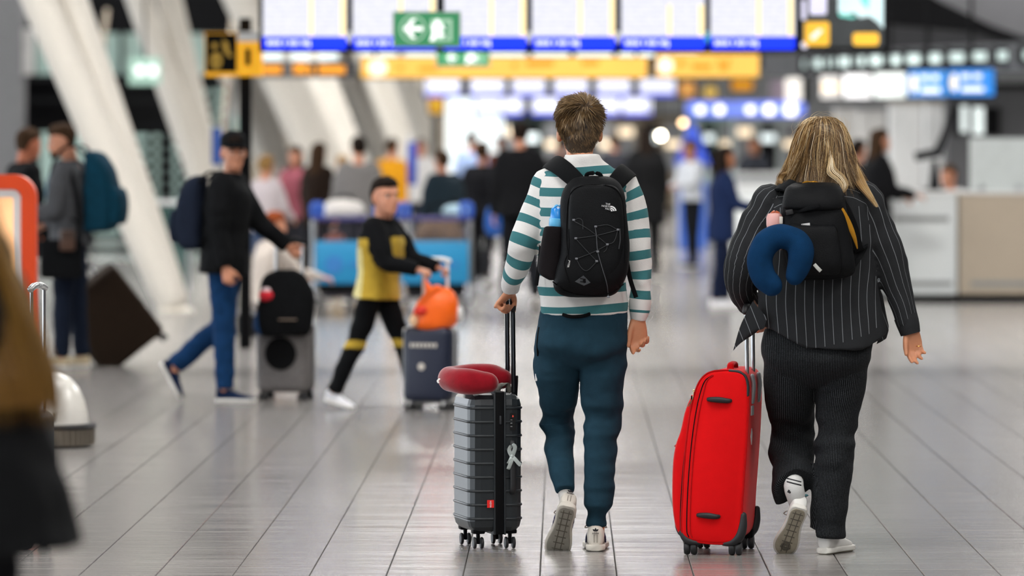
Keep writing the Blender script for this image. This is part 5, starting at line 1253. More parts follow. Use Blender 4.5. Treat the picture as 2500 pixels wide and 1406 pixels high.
tail_piece('shirt_tail', [[(1838, 735, -.10), (1855, 755, -.12), (1872, 775, -.14)], [(1822, 765, -.09), (1848, 785, -.11), (1866, 800, -.12)], [(1806, 800, -.06), (1830, 812, -.09), (1852, 806, -.10)], [(1790, 856, -.02), (1808, 838, -.05), (1846, 812, -.08)]], m_pin)
tail_piece('shirt_tail', [[(2130, 690, .02), (2145, 700, .04), (2155, 720, .08)], [(2140, 760, .04), (2152, 765, .06), (2164, 770, .10)], [(2146, 815, .04), (2158, 808, .06), (2170, 800, .10)], [(2140, 840, .04), (2152, 834, .06), (2164, 826, .10)]], m_pin)
g = G(); g.tube([Q(2210, 772, -.012), Q(2217, 792, -.015), Q(2223, 815, -.016)], [.047, .046, .040], 20, cap=None)
cf = g.obj('cuff', cloth('cuff_wool', '#2b2c2e', bump=.4), wom, off=wo)
g = G(); g.tube([Q(1975, 444, -.09), Q(2003, 450, -.10), Q(2040, 444, -.09)], [(.02, .006)], 10, side=(0, 0, 1)); g.tube([Q(1950, 440, 0), Q(1960, 446, -.06), Q(1985, 450, -.095), Q(2025, 450, -.095), Q(2048, 446, -.06), Q(2058, 440, 0)], [(.022, .006)], 10, side=(0, 0, 1)); g.obj('collar', MATS['cuff_wool'], wom, off=wo)
g = G(); q = np.linspace(0, 2 * np.pi, 24, endpoint=False)
g.tube([Q(2226, 812, -.02) + V(math.cos(a) * .030, math.sin(a) * .024, .008 * math.cos(a)) for a in q] , [.0018], 6, per=1); g.obj('bracelet', mat('gold', '#c79a4a', rough=.25, metal=1), wom, off=wo)
g = G(); g.tube([Q(2243, 845, -.03) + V(math.cos(a) * .010, math.sin(a) * .010, 0) for a in q], [.0016], 6, per=1); g.obj('ring', MATS['gold'], wom, off=wo)
# corduroy trousers
m_cord = cloth('black_corduroy', '#1b1c1e', var=.2, bump=.2)
def cord_mat():
    m = m_cord; nt = m.node_tree; b = nt.nodes['Principled BSDF']
    at = nt.nodes.new('ShaderNodeAttribute'); at.attribute_name = 'sp'
    ml = nt.nodes.new('ShaderNodeMath'); ml.operation = 'MULTIPLY'; ml.inputs[1].default_value = 2 * math.pi / .0068; nt.links.new(at.outputs['Fac'], ml.inputs[0])
    sn = nt.nodes.new('ShaderNodeMath'); sn.operation = 'SINE'; nt.links.new(ml.outputs[0], sn.inputs[0])
    nz = nt.nodes.new('ShaderNodeTexNoise'); nz.inputs['Scale'].default_value = 160
    mr = nt.nodes.new('ShaderNodeMath'); mr.operation = 'MULTIPLY_ADD'; nt.links.new(sn.outputs[0], mr.inputs[0]); mr.inputs[1].default_value = .35; nt.links.new(nz.outputs['Fac'], mr.inputs[2])
    rp = nt.nodes.new('ShaderNodeValToRGB'); e = rp.color_ramp.elements; e[0].position = .35; e[0].color = lin('#0f1012'); e[1].position = 1.0; e[1].color = lin('#3c3e41')
    nt.links.new(mr.outputs[0], rp.inputs[0]); nt.links.new(rp.outputs[0], b.inputs['Base Color'])
cord_mat()
g = G()
g.zloft(zsec([(800, 1866, 2132, .15), (840, 1858, 2130, .158), (875, 1861, 2126, .165, -.012), (905, 1880, 2108, .14, -.01), (928, 1925, 2065, .11), (945, 1965, 2022, .06)], dw), n=40, part=0, pw=2.2)
g.tube([Q(1928, 880), Q(1928, 940, .03), Q(1930, 1000, .12), Q(1932, 1050, .20), Q(1934, 1100, .14), Q(1937, 1150, .05), Q(1938, 1186, -.02)], [.107, .104, .098, .091, .090, .087, .082], 26, part=1, cap='start')
g.tube([Q(2056, 880), Q(2052, 940), Q(2044, 1000, .01), Q(2038, 1060, .01), Q(2034, 1140, 0), Q(2026, 1230, 0), Q(2018, 1308, .01)], [.108, .102, .089, .081, .078, .076, .074], 26, part=2, cap='start')
def cords(co, W8, su, sv, me):
    lf = co[:, 0] < P(1988, 0, dw).x
    fattr(me, 'sp', np.where(W8[0] > .5, co[:, 0] * 1.02 + 5, np.where(lf, sv[1], sv[2]) * .083 + 5))
def legdef(co, nr):
    x = co[:, 0] / px2 + 1250; y = HZ + (CH - co[:, 2]) / px2
    lf = (x < 1992) & (y > 1120); c2 = co.copy()
    c2[:, 2] -= np.where(lf, np.clip((y - 1120) / 80, 0, 1) * np.interp(x, [1895, 1940, 1985], [30, -12, -14]) * px2, 0)
    wv = .4 + 1.4 * np.exp(-((co[:, 2] - .44) / .12) ** 2) + .6 * np.exp(-((co[:, 2] - .08) / .06) ** 2)
    return folds(.012, (7, 7, 16), lambda q: wv, 31.0)(c2, nr)
g.obj('trousers', m_cord, wom, vox=.005, it=12, off=wo, stripes=cords, deform=legdef)
# shoes and sock
M_wl = mat('white_leather', '#dcdad6', rough=.45, bump=.04); M_tr2 = mat('sole_tread_beige', '#98907f', rough=.85, var=.25, vscale=50)
heel = Q(1953, 1240, -.115); toe = Q(1912, 1348, .03); f1 = nrm(toe - heel); L2 = .265
a1, f1, u1 = foot_from(heel, heel + f1 * L2, V(.12, .75, .55), L2)
sl2, TL2 = shoe(wom, a1, f1, u1, M_wl, [mat('white_rubber', '#d5d2cb', rough=.6), M_tr2], L2, off=wo)
g = G()
def TS(t, x): return TL2(t, x, -.006)
for r_ in (.006, .011, .016, .021):
    g.tube([TS(.78 + r_ / L2 * math.cos(a), r_ * math.sin(a)) for a in np.linspace(0, 2 * math.pi, 18)], [.0014], 5, per=1)
g.obj('tread_rings', MATS['tread_groove'], sl2, off=wo)
hb = Q(2010, 1357, -.03); hb[2] = .004
a2, f2, u2 = foot_from(hb, hb + V(.42, .9, 0), V(0, 0, 1.), L2)
sr2, TR2 = shoe(wom, a2, f2, u2, M_wl, [MATS['white_rubber'], M_tr2], L2, off=wo)
g = G(); g.tube([Q(1936, 1130, .06), Q(1937, 1165, .0), Q(1939, 1195, -.045), a1 + u1 * .02], [.038, .040, .040, .038], 18); sk = g.obj('sock', mat('ribbed_sock', '#cfcfcd', rough=.95, bump=.6, bscale=300), wom, off=wo)
S3 = Surf([sk])
for yy in (1172, 1180):
    g = G(); g.tube([S3(x, yy + (x - 1938) * .25, .0012) for x in np.linspace(1921, 1956, 9)], [(.0028, .0012)], 6, per=2, side=(0, 0, 1)); g.obj('sock_band', M_ink, sk, off=wo)
g = G(); g.box(S3(1927, 1200, .001), (.014, .003, .012), .001, rot=frame(0, 0, R(25))); g.obj('sock_emblem', M_ink, sk, off=wo)
g = G(); g.ell(TL2(.04, 0, .100), (.030, .012, .008), 12); g.obj('heel_tab', mat('teal_tab', '#35636b', rough=.6), sl2, off=wo)
g = G(); g.ell(TR2(.02, 0, .098), (.018, .010, .012), 12); g.obj('heel_tab', mat('blue_tab', '#4c86ad', rough=.6), sr2, off=wo)
g = G(); g.tube([a2 + V(0, 0, .0), a2 + V(0, 0, .09)], [.036, .036], 14); g.obj('sock', MATS['ribbed_sock'], wom, off=wo)
# hair: rooted at the parting, flowing over the head to the shoulders
m_h2 = hair_mat('hair_blonde', [(0, '#2a1d10'), (.3, '#5e4526'), (.6, '#947247'), (.85, '#c9ab77'), (1, '#e6d8bc')])
prof = [(283, 2006, 6, .012, .012), (288, 2006, 32, .05, .05), (300, 2006, 49, .078, .074), (322, 2007, 61, .092, .088), (360, 2007, 74, .10, .096), (400, 2006, 86, .10, .10), (435, 2004, 96, .09, .11), (462, 2004, 103, .08, .125)]
hz = [(P(0, y, dw).z, P(xc, 0, dw).x, hw * px2, yf, yb_) for y, xc, hw, yf, yb_ in prof]
hz_a = np.array([(a[0], a[1], a[2], a[3], a[4]) for a in hz])
def hsurf(z, phi, grow=1.0):
    """phi measured from the back (camera side): 0 = back, +-pi = face"""
    zz = hz_a[::-1, 0]; xc = np.interp(z, zz, hz_a[::-1, 1]); hw = np.interp(z, zz, hz_a[::-1, 2]); yf = np.interp(z, zz, hz_a[::-1, 3]); ybk = np.interp(z, zz, hz_a[::-1, 4])
    c, s_ = math.cos(phi), math.sin(phi); return V(xc + hw * grow * s_, dw - .01 - (ybk if c > 0 else yf) * grow * c, z)
g = G(); rings = []
for z in np.linspace(hz[0][0] - .002, P(0, 448, dw).z, 16):
    rings.append(np.array([hsurf(z, a, .93) for a in np.linspace(-math.pi, math.pi, 26, endpoint=False)]))
g.rings(rings); hb_ = g.obj('hair_base', m_h2, wom, off=wo); fattr(hb_.data, 'tone', [.18] * len(hb_.data.vertices))
# face stays clear of hair: it is turned away from the camera
rng = random.Random(11); seeds = []
for i in range(3000):
    ph = rng.uniform(-2.5, 2.5); z1 = P(0, rng.gauss(446, 14) + 10 * math.cos(ph * 3), dw).z
    if abs(ph) < .35: z1 += .02
    tone0 = min(1, max(0, rng.gauss(.46, .26) + (.22 if ph < -.7 else 0)))
    gr = rng.uniform(.95, 1.04); pts = []; n_ = 13; wob = rng.uniform(0, 6); am = rng.uniform(.002, .007)
    z0_ = P(0, 285 + 12 * rng.random() ** 2, dw).z
    clump = round(ph * 9) / 9.0
    for j in range(n_):
        t_ = j / (n_ - 1); z = z0_ + (z1 - z0_) * (t_ ** 1.25)
        ph_ = (ph * (1 - .55 * t_ ** 2) + clump * .55 * t_ ** 2)
        p_ = hsurf(z, ph_, gr * (1 - .03 * t_)); cu = max(0, t_ - .55) / .45
        p_ = p_ + V(math.sin(t_ * 7 + wob) * am * (.3 + t_), math.cos(t_ * 6 + wob) * am * .7, 0) + V(-.028 * cu ** 2 * math.sin(clump * 6), -.006 * cu, .012 * cu ** 2 * math.sin(clump * 8))
        pts.append(p_)
    seeds.append((pts, rng.uniform(.0007, .0017), max(0, tone0 - .22 * (1 if abs(ph) < 1 and rng.random() < .35 else 0))))
for i in range(170):      # long lock over the right shoulder
    t0 = rng.random(); j_ = rng.gauss(0, 1)
    pts = [hsurf(P(0, y, dw).z, a, 1.0) + V(0, 0, 0) for y, a in ((300, 1.3), (340, 1.45), (390, 1.5))] + [Q(2096 + j_ * 5, 430, -.06), Q(2108 + j_ * 5, 455, -.13), Q(2124 + j_ * 3.5, 478, -.155), Q(2140 + j_ * 2, 500 + 6 * t0, -.15)]
    seeds.append((cr(pts, 3), rng.uniform(.001, .002), min(1, rng.gauss(.72, .15))))
for i in range(34):      # loose curl in the middle of the back
    j_ = rng.gauss(0, 1); pts = [hsurf(P(0, 300, dw).z, .04 + j_ * .03, 1.0), hsurf(P(0, 345, dw).z, .12 + j_ * .04, 1.02), hsurf(P(0, 385, dw).z, .22 + j_ * .04, 1.04), Q(2030 + j_ * 7, 416 - j_ * 3, -.135), Q(2050 + j_ * 7, 434 - j_ * 3, -.155), Q(2061 + j_ * 6, 452, -.18), Q(2054 + j_ * 4, 466 + j_ * 2, -.185), Q(2034 + j_ * 4, 463 + j_ * 3, -.185), Q(2008 + j_ * 6, 452 + j_ * 3, -.18)]
    seeds.append((cr(pts, 3), rng.uniform(.0006, .0012), min(1, rng.gauss(.8, .15))))
for i in range(90):       # curls at the left
    j_ = rng.gauss(0, 1); k_ = rng.random(); pts = [hsurf(P(0, 370, dw).z, -1.3 + j_ * .08, 1.03), Q(1924 + j_ * 4, 412, -.03), Q(1908 + j_ * 4, 425 + 4 * k_, -.05), Q(1903 + j_ * 3, 440, -.06), Q(1912 + j_ * 3, 447 + 3 * k_, -.08), Q(1932 + j_ * 4, 442, -.11)]
    seeds.append((cr(pts, 3), rng.uniform(.0008, .0016), min(1, rng.gauss(.5, .2))))
for i in range(90):      # flyaways
    ph = rng.uniform(-2, 2); z = P(0, rng.uniform(286, 340), dw).z; p_ = hsurf(z, ph, 1.0); n_ = nrm(p_ - np.array(Q(2006, 340, 0))); t_ = nrm(np.cross(n_, V(0, 1, 0)) * rng.choice((-1, 1)) + V(0, 0, -.3))
    seeds.append(([p_, p_ + n_ * .012 + t_ * .02, p_ + n_ * .02 + t_ * .045, p_ + n_ * .010 + t_ * .07], .0004, .9))
tufts('hair', m_h2, wom, wo, seeds)

# ---------------- woman's backpack
wp = thing('backpack', 'black backpack with mustard strap edge on the blonde woman\'s back', 'backpack', Q(1990, 680, -.25)); wpo = wp.location
def zp2(tab, y0=-.125): return [(P(0, y, dw - .2).z, P((a + b) / 2, y, dw - .2).x, dw + y0 - dp / 2, (b - a) / 2 * px2, dp / 2) for y, a, b, dp in tab]
g = G(); g.zloft(zp2([(448, 1950, 2030, .05), (455, 1930, 2045, .09), (475, 1915, 2058, .12), (510, 1908, 2066, .14), (560, 1908, 2074, .15), (620, 1912, 2084, .155), (655, 1918, 2088, .15), (672, 1930, 2080, .12), (682, 1955, 2060, .07)]), n=40, pw=3.2)
wb = g.obj('bag', M_pack, wp, vox=.005, it=3, off=wpo, deform=folds(.009, (9, 9, 8), None, 40))
g = G(); g.zloft([(P(0, y, dw - .2).z, P((a + b) / 2, y, dw - .2).x, dw - .275 - dp / 2 + .03, (b - a) / 2 * px2, dp / 2) for y, a, b, dp in ((545, 1925, 2030, .03), (555, 1918, 2042, .06), (600, 1916, 2050, .075), (645, 1920, 2052, .075), (668, 1930, 2045, .05))], n=30, pw=3)
wf_ = g.obj('front_pocket', M_pack, wp, vox=.006, it=3, off=wpo, deform=folds(.006, (9, 9, 8), None, 44))
g = G(); g.zloft(zp2([(447, 1955, 2035, .06), (455, 1925, 2050, .12), (480, 1912, 2062, .155), (505, 1908, 2066, .165), (514, 1912, 2062, .15)]), n=36, pw=3); g.obj('lid', M_pack, wp, vox=.005, it=3, off=wpo, deform=folds(.008, (10, 10, 10), None, 48))
S2 = Surf([wb, wf_, wp.children[-1]])
def cord2(name, pts, r, m, flat=None, eps=.003, side=(1, 0, 0)):
    g = G(); g.tube([S2(x, y, eps) for x, y in dens(pts, 4)], [flat or r], 8, per=2, side=side); return g.obj(name, m, wp, off=wpo)
cord2('compression_strap', [(1912, 523), (1940, 516), (1975, 508), (2000, 502)], 0, M_strap, flat=(.009, .002), side=(0, 0, 1))
g = G(); g.box(S2(1928, 518, .008), (.03, .010, .022), .004, rot=frame(0, 0, R(-12))); g.obj('buckle', M_rubber, wp, off=wpo)
c_ = S2(1967, 549, .005); g = G(); g.box(c_, (.034, .003, .012), .001, rot=frame(0, 0, R(-8))); lb = g.obj('brand_patch', mat('patch_white', '#cfcfcf'), wp, off=wpo, smooth=False)
text_obj('patch_lettering', 'DAKINE', .0085, M_ink, lb, Vector(c_ + V(-.016, -.0025, -.0030)) - wpo, (R(90), R(8), 0))
g = G(); g.tube([Q(2038, 492, -.25), Q(2052, 510, -.255), Q(2072, 545, -.245), Q(2086, 580, -.235), Q(2093, 606, -.215)], [(.004, .003), (.011, .003), (.011, .003), (.008, .003), (.003, .003)], 10, per=5, side=(.8, 0, .6)); g.obj('mustard_edge', cloth('mustard_webbing', '#b07c22', bump=.4), wp, off=wpo)
g = G(); g.tube([Q(2035, 470, -.17), Q(2060, 505, -.19), Q(2082, 555, -.175), Q(2096, 610, -.15), Q(2110, 590, -.08), Q(2112, 520, .02)], [(.022, .006)], 10, per=5, side=(.8, 0, .5), pw=4); g.obj('shoulder_strap', M_strap, wp, off=wpo)
g = G(); g.tube([Q(1950, 470, -.16), Q(1928, 455, -.13), Q(1912, 452, -.08), Q(1900, 462, .02), Q(1898, 500, .12)], [(.03, .009)], 12, per=5, side=(.75, 0, .6), pw=4); g.obj('shoulder_strap', M_strap, wp, off=wpo)
g = G(); g.tube([Q(2080, 655, -.17), Q(2096, 632, -.15), Q(2110, 608, -.12), Q(2120, 590, -.06)], [(.010, .003)], 8, per=4); g.obj('lower_strap', M_strap, wp, off=wpo)
g = G(); g.tube([Q(1958, 456, -.15), Q(1966, 446, -.165), Q(1992, 446, -.165), Q(2000, 456, -.15)], [(.008, .004)], 8, per=4); g.obj('grab_loop', MATS['mustard_webbing'], wp, off=wpo)
# pink bottle
pbt = thing('water_bottle', 'pale pink drinking bottle poking out above the blue pillow', 'bottle', Q(1891, 610, -.22)); g = G(); H_ = Q(0, 515)[2] - pbt.location.z
Mp = mat('pink_plastic', '#e0a9a2', rough=.35)
g.lathe([(.004, 0), (.030, 0), (.032, .01), (.032, H_ * .58), (.030, H_ * .62), (.004, H_ * .62)], n=24); g.obj('bottle_body', Mp, pbt)
g = G(); g.lathe([(.004, H_ * .62), (.0315, H_ * .62), (.0325, H_ * .66), (.0325, H_ * .86), (.026, H_ * .95), (.004, H_ * .97)], n=24); g.obj('cap', Mp, pbt)
g = G(); g.tube([(-.012, 0, H_ * .95), (0, 0, H_ * 1.0), (.016, 0, H_ * .96)], [.006], 8); g.obj('spout', mat('copper_plastic', '#b5603f', rough=.3), pbt)
g = G(); g.box((.024, -.022, H_ * .78), (.016, .012, .03), .004); g.obj('latch', mat('cream_plastic', '#e6ddd2', rough=.4), pbt)
# navy pillow hung on the backpack
M_nav = cloth('navy_fleece', '#0b3256', var=.25, bump=.5, rough=.95, bscale=500)
np_c = Vector(Q(1905, 632, -.33))
npw = pillow('neck_pillow', 'navy blue fleece neck pillow hanging from the woman\'s backpack', [Q(*q) for q in ((1940, 674, -.335), (1954, 642, -.335), (1955, 606, -.34), (1936, 583, -.335), (1902, 576, -.335), (1868, 596, -.33), (1854, 634, -.325), (1864, 674, -.325), (1884, 694, -.325))], [(.040, .04), (.055, .048), (.056, .05), (.052, .048), (.052, .046), (.055, .05), (.056, .05), (.057, .05), (.052, .046)], M_nav, (0, 1, 0), 60, np_c)
g = G(); g.tube([np.array(P(1988, 645, dw - .36)) - np.array(np_c), np.array(P(1997, 655, dw - .37)) - np.array(np_c), np.array(P(2004, 662, dw - .37)) - np.array(np_c)], [(.007, .0012)], 8, side=(.7, 0, .7), cap=None); g.obj('care_label', mat('label_grey', '#a9a9a4'), npw)
S4 = Surf([npw.children[0]]); g = G(); g.tube([S4(x, y, .0) for x, y in ((1978, 581), (1966, 588), (1952, 596), (1944, 602))], [.003], 8); g.obj('seam', mat('navy_seam', '#07182c'), npw, off=np_c)

# ---------------- red soft suitcase
dr = 22.95
rc = thing('suitcase', 'bright red soft-sided suitcase wheeled by the blonde woman', 'suitcase', (P(1752, 0, dr - .2).x + .03, dr, 0), R(-10))
M_red = cloth('red_nylon', '#d8070c', var=.06, bump=.25, rough=.75, bscale=700); M_rdk = cloth('red_nylon_piping', '#b0060a', bump=.2)
sR = (dr - .22) / F; RW = .43
def lx(px): return (px - 1752) * sR / math.cos(R(10)) - .0
def lz(py): return CH - (py - HZ) * sR
def prism(g, outl, y0, y1, rnd, per=4):
    o = cr(outl + [outl[0]], per)[:-1]; c = o.mean(0); rings = []
    for y, k in ((y0, -rnd), (y0 + rnd * .3, -rnd * .35), (y0 + rnd, 0), (y1 - rnd, 0), (y1 - rnd * .3, -rnd * .35), (y1, -rnd)):
        t = np.gradient(np.vstack([o[-1:], o, o[:1]]), axis=0)[1:-1]; nn = np.stack([t[:, 1], -t[:, 0]], 1); nn /= np.linalg.norm(nn, axis=1)[:, None] + 1e-9
        if ((o - c) * nn).sum() < 0: nn = -nn
        q = o + nn * k; rings.append(np.stack([q[:, 0], np.full(len(q), y), q[:, 1]], 1))
    g.rings(rings)
face = [(1748, 906), (1780, 904), (1808, 907), (1824, 920), (1830, 960), (1829, 1020), (1824, 1110), (1816, 1220), (1812, 1290), (1800, 1318), (1770, 1328), (1720, 1326), (1682, 1318), (1668, 1296), (1670, 1220), (1676, 1120), (1686, 1030), (1696, 975), (1710, 935), (1728, 914)]
g = G(); prism(g, [(lx(x), lz(y)) for x, y in face], -RW / 2, RW / 2, .012); rb = g.obj('body', M_red, rc, deform=None)
pock = [(1700, 962), (1686, 975), (1672, 1010), (1662, 1055), (1650, 1090), (1643, 1140), (1642, 1230), (1650, 1290), (1664, 1308), (1684, 1290), (1690, 1150), (1702, 1020)]
g = G(); prism(g, [(lx(x), lz(y)) for x, y in pock], -RW / 2 + .03, RW / 2 - .03, .02); g.obj('front_pocket', M_red, rc)
g = G(); g.tube([(lx(1650), -.10, lz(1092)), (lx(1640), 0, lz(1097)), (lx(1650), .12, lz(1092))], [(.012, .006)], 8); g.obj('pocket_flap', M_rdk, rc)
yf = -RW / 2 - .001
def fline(name, pts, r, m, y=yf, per=5, flat=None): 
    g = G(); g.tube([(lx(a), y, lz(b)) for a, b in pts], [flat or r], 8, per=per, side=(0, 1, 0)); return g.obj(name, m, rc)
fline('piping', face[:] + face[:1], .004, M_rdk, yf + .008)
for o_, m_ in ((6, M_black), (14, M_rdk)):
    fline('zip', [(1742 + o_ * .2, 917), (1722 + o_ * .6, 930), (1708 + o_, 960), (1697 + o_, 1010), (1686 + o_, 1090), (1678 + o_, 1190), (1675 + o_, 1290), (1680 + o_, 1312)], .0022 if o_ == 6 else .003, m_, yf + .001)
fline('zip', [(1690, 985), (1680, 1060), (1670, 1150), (1664, 1250), (1664, 1300)], .0022, M_black, yf + .024)
fline('corner_piping', [(1785, 905), (1808, 908), (1823, 919), (1829, 940), (1829, 965)], .006, M_rubber, yf + .008)
for (x0, x1, y) in ((1733, 1788, 976), (1708, 1760, 1259)):
    g = G(); g.tube([(lx(x0), yf - .002, lz(y - 1)), (lx(x0 + 8), yf - .010, lz(y - 1)), (lx((x0 + x1) / 2), yf - .012, lz(y)), (lx(x1 - 8), yf - .010, lz(y + 2)), (lx(x1), yf - .002, lz(y + 2))], [(.008, .006), (.010, .008), (.012, .008), (.010, .008), (.008, .006)], 10, per=4, side=(0, 0, 1)); g.obj('side_bumper', M_rubber, rc)
for yy in (-1, 1):
    y_ = yy * (RW / 2 - .012)
    g = G(); g.tube([(lx(1818), y_, lz(1258)), (lx(1816), y_, lz(1285)), (lx(1808), y_, lz(1310)), (lx(1790), y_, lz(1325)), (lx(1770), y_, lz(1328))], [.013, .018, .020, .015, .009], 12, per=4); g.obj('corner_guard', M_rubber, rc)
    g = G(); g.tube([(lx(1666), y_, lz(1302)), (lx(1676), y_, lz(1316)), (lx(1690), y_, lz(1324)), (lx(1712), y_, lz(1327))], [.009, .014, .014, .008], 12, per=4); g.obj('corner_guard', M_rubber, rc)
    g = G(); g.tube([(lx(1652), yy * .16, lz(1258)), (lx(1653), yy * .16, lz(1290)), (lx(1660), yy * .16, lz(1306))], [.008], 8); g.obj('pocket_guard', M_rubber, rc)
    for xx in (1688, 1797):
        cx = lx(xx); g = G()
        for o_ in (-.014, .014): g.lathe([(.005, -.011), (.024, -.011), (.028, -.005), (.028, .005), (.024, .011), (.005, .011)], (cx + o_, yy * (RW / 2 - .03), .028), 20, axis='X')
        wv = g.obj('wheel', M_rubber, rc); g = G(); g.box((cx, yy * (RW / 2 - .03), .062), (.05, .05, .04), .01); g.obj('wheel_housing', M_black, wv)
# back panel fittings and telescopic handle
bx_ = lambda y: lx(np.interp(y, [920, 960, 1110, 1290], [1824, 1830, 1824, 1812]))
for y_ in (-.095, .095):
    g = G(); g.tube([(lx(1818), y_, lz(915)), (lx(1816), y_, lz(760))], [(.008, .006)], 12, cap=None); g.obj('handle_pole', M_steel, rc)
    g = G(); g.tube([(bx_(940) + .006, y_, lz(920)), (bx_(940) + .012, y_, lz(945)), (bx_(940) + .006, y_, lz(985))], [(.022, .008)], 10, side=(0, 1, 0)); g.obj('pole_housing', mat('grey_housing', '#8d8f92', rough=.5), rc)
g = G(); g.tube([(lx(1816), -.11, lz(762)), (lx(1816), -.08, lz(750)), (lx(1816), .08, lz(750)), (lx(1816), .11, lz(762))], [.014], 12, per=4); g.obj('grip', M_rubber, rc)
g = G(); g.tube([(lx(1775), -.07, lz(905)), (lx(1775), -.05, lz(893)), (lx(1775), .05, lz(893)), (lx(1775), .07, lz(905))], [(.014, .008)], 10, per=4); g.obj('top_handle', M_rdk, rc)
g = G(); g.box((bx_(1005) + .004, -.10, lz(1005)), (.008, .06, .04), .004); g.obj('buckle', mat('grey_buckle', '#9a9c9e', rough=.5), rc)
g = G(); xb = bx_(1065) + .003; g.add([(xb, -.08, lz(1040)), (xb, -.05, lz(1060)), (xb, -.07, lz(1090)), (xb, -.10, lz(1070)), (xb - .003, -.08, lz(1040)), (xb - .003, -.05, lz(1060)), (xb - .003, -.07, lz(1090)), (xb - .003, -.10, lz(1070))], [(0, 1, 2, 3), (7, 6, 5, 4), (0, 4, 5, 1), (1, 5, 6, 2), (2, 6, 7, 3), (3, 7, 4, 0)]); g.obj('white_sticker', M_white, rc, smooth=False)
g = G(); g.tube([(lx(1699), yf - .006, lz(955)), (lx(1697), yf - .008, lz(972)), (lx(1690), yf - .008, lz(984)), (lx(1685), yf - .006, lz(993)), (lx(1693), yf - .006, lz(982))], [.0022], 6, per=4); g.box((lx(1699), yf - .005, lz(954)), (.010, .005, .010), .002); g.obj('zip_ring', mat('brass', '#c9b288', rough=.25, metal=1), rc)
# ------------------------------------------------------------------ people and luggage at middle distance
def stand(name, label, x, d, rotz): return thing(name, label, 'person', (P(x, 0, d).x, d, 0), R(rotz))
denim = cloth('blue_denim', '#123359', var=.45, bump=.5); blackc = cloth('black_cloth', '#0e0f11', var=.35, bump=.6, bscale=120); H_dark = cloth('hair_dark', '#1e1611', bump=.5); H_brown = cloth('hair_brown', '#3b2a1c', bump=.5)
SKW = skin('skin_warm', '#c4876a'); SKM = skin('skin_medium', '#a96f4f'); M_navyshoe = cloth('navy_canvas', '#14233f')

# man in black cap
dk = dist(982)
cap_man = stand('person', 'man in black cap and black quilted jacket striding right in blue jeans', 548, dk, -102)
J = fk(1.66, lean=4, legs=((-6, 44), (3, 2)), arms=((33, 4, 18, -2), (-2, 7, 14)), head=(-62, -4), footp=(62, 0))
Tc = build_person(cap_man, J, SKW, blackc, denim, M_navyshoe, H_dark, 'short', vox=.008, bulk=1.24, collar=True, hem=-.22, curl=(45, 50, 30), leg_fit=1.22, hand_th=(None, (0, 1, 0)), curlL=(65, 75, 45))
g = G(); th = np.linspace(0, 2 * np.pi, 22, endpoint=False)
g.rings([Tc(np.stack([np.cos(th) * hw, (a + b) / 2 + np.sin(th) * (a - b) / 2, np.full(22, z)], 1)) for z, hw, a, b in ((.150, .083, .098, -.108), (.175, .087, .096, -.113), (.205, .083, .088, -.108), (.235, .066, .066, -.085), (.252, .036, .035, -.05), (.257, .01, .0, -.012))])
cp_ = g.obj('cap', blackc, cap_man)
g = G(); g.rings([Tc(np.stack([np.cos(th) * hw, .085 + a + np.sin(th) * hd, z + .006 * np.sin(th) - .012 * np.abs(np.cos(th)) ** 2], 1)) for z, hw, hd, a in ((.155, .066, .070, .0), (.163, .070, .074, .0), (.168, .060, .065, .0))]); g.obj('cap_peak', blackc, cp_)
A_ = frame(R(-102)); c_ = np.array(cap_man.location) + A_ @ (J['neck'] * .5 + J['pel'] * .5 + V(0, -.14, .03))
rucksack(None, 'backpack', 'dark navy backpack on the man in the black cap', c_, A_, .30, .46, .18, cloth('navy_pack', '#1a2130', bump=.4), M_strap)
# his patterned case with black bags
dkc = 36.05
m_pat = mat('speckled_grey', '#8b8684', rough=.6, var=.9, vscale=90, col2='#2a2827')
sc_ = trolley_case('grey speckled trolley case with black round patch beside the man in the cap', (P(698, 0, dkc).x, dkc, 0), R(-14), .34, .24, .44, m_pat, M_steel, M_black, hh=.50)
g = G(); g.lathe([(.004, -.006), (.10, -.006), (.105, 0), (.004, 0)], (0, -.125, .30), 28, axis='Y'); g.obj('round_patch', M_black, sc_)
g = G(); g.box((-.175, 0, .28), (.014, .05, .38), .006); g.obj('side_rail', M_white, sc_)
tb = thing('travel_bag', 'black soft travel bag strapped on top of the speckled case', 'bag', (P(700, 0, dkc).x, dkc - .16, .50))
g = G(); g.zloft([(-.09, 0, 0, .10, .07), (-.07, 0, 0, .165, .09), (.05, 0, 0, .185, .10), (.2, 0, 0, .165, .09), (.29, 0, 0, .12, .06), (.33, 0, 0, .05, .03)], n=24, pw=3); g.obj('bag', blackc, tb, vox=.012, deform=folds(.015, (7, 7, 7), None, 3))
g = G(); g.tube([(-.04, -.10, .02), (.07, -.105, .02)], [(.012, .004)], 8); g.obj('label_strip', mat('tan_label', '#8a7a6c'), tb)
g = G(); g.ell((-.115, -.06, .17), (.055, .05, .04), 14); g.obj('red_hood', mat('red_cloth', '#d01a2c', rough=.8), tb)
g = G(); g.ell((-.115, -.06, .20), (.035, .035, .025), 12); g.obj('pink_tip', mat('pale_pink', '#e3c8cc', rough=.8), tb)
g = G(); g.zloft([(-.08, -.14, -.02, .03, .03), (-.03, -.16, -.02, .045, .045), (.08, -.14, -.03, .04, .04), (.13, -.12, -.03, .02, .02)], n=16); g.obj('blue_pouch', cloth('navy_pouch', '#223f66'), tb)
g = G(); g.box((.13, -.02, .05), (.07, .05, .025), .008, rot=frame(0, 0, R(-50))); g.obj('teal_tag', mat('teal_tag', '#2f8f8c'), tb)

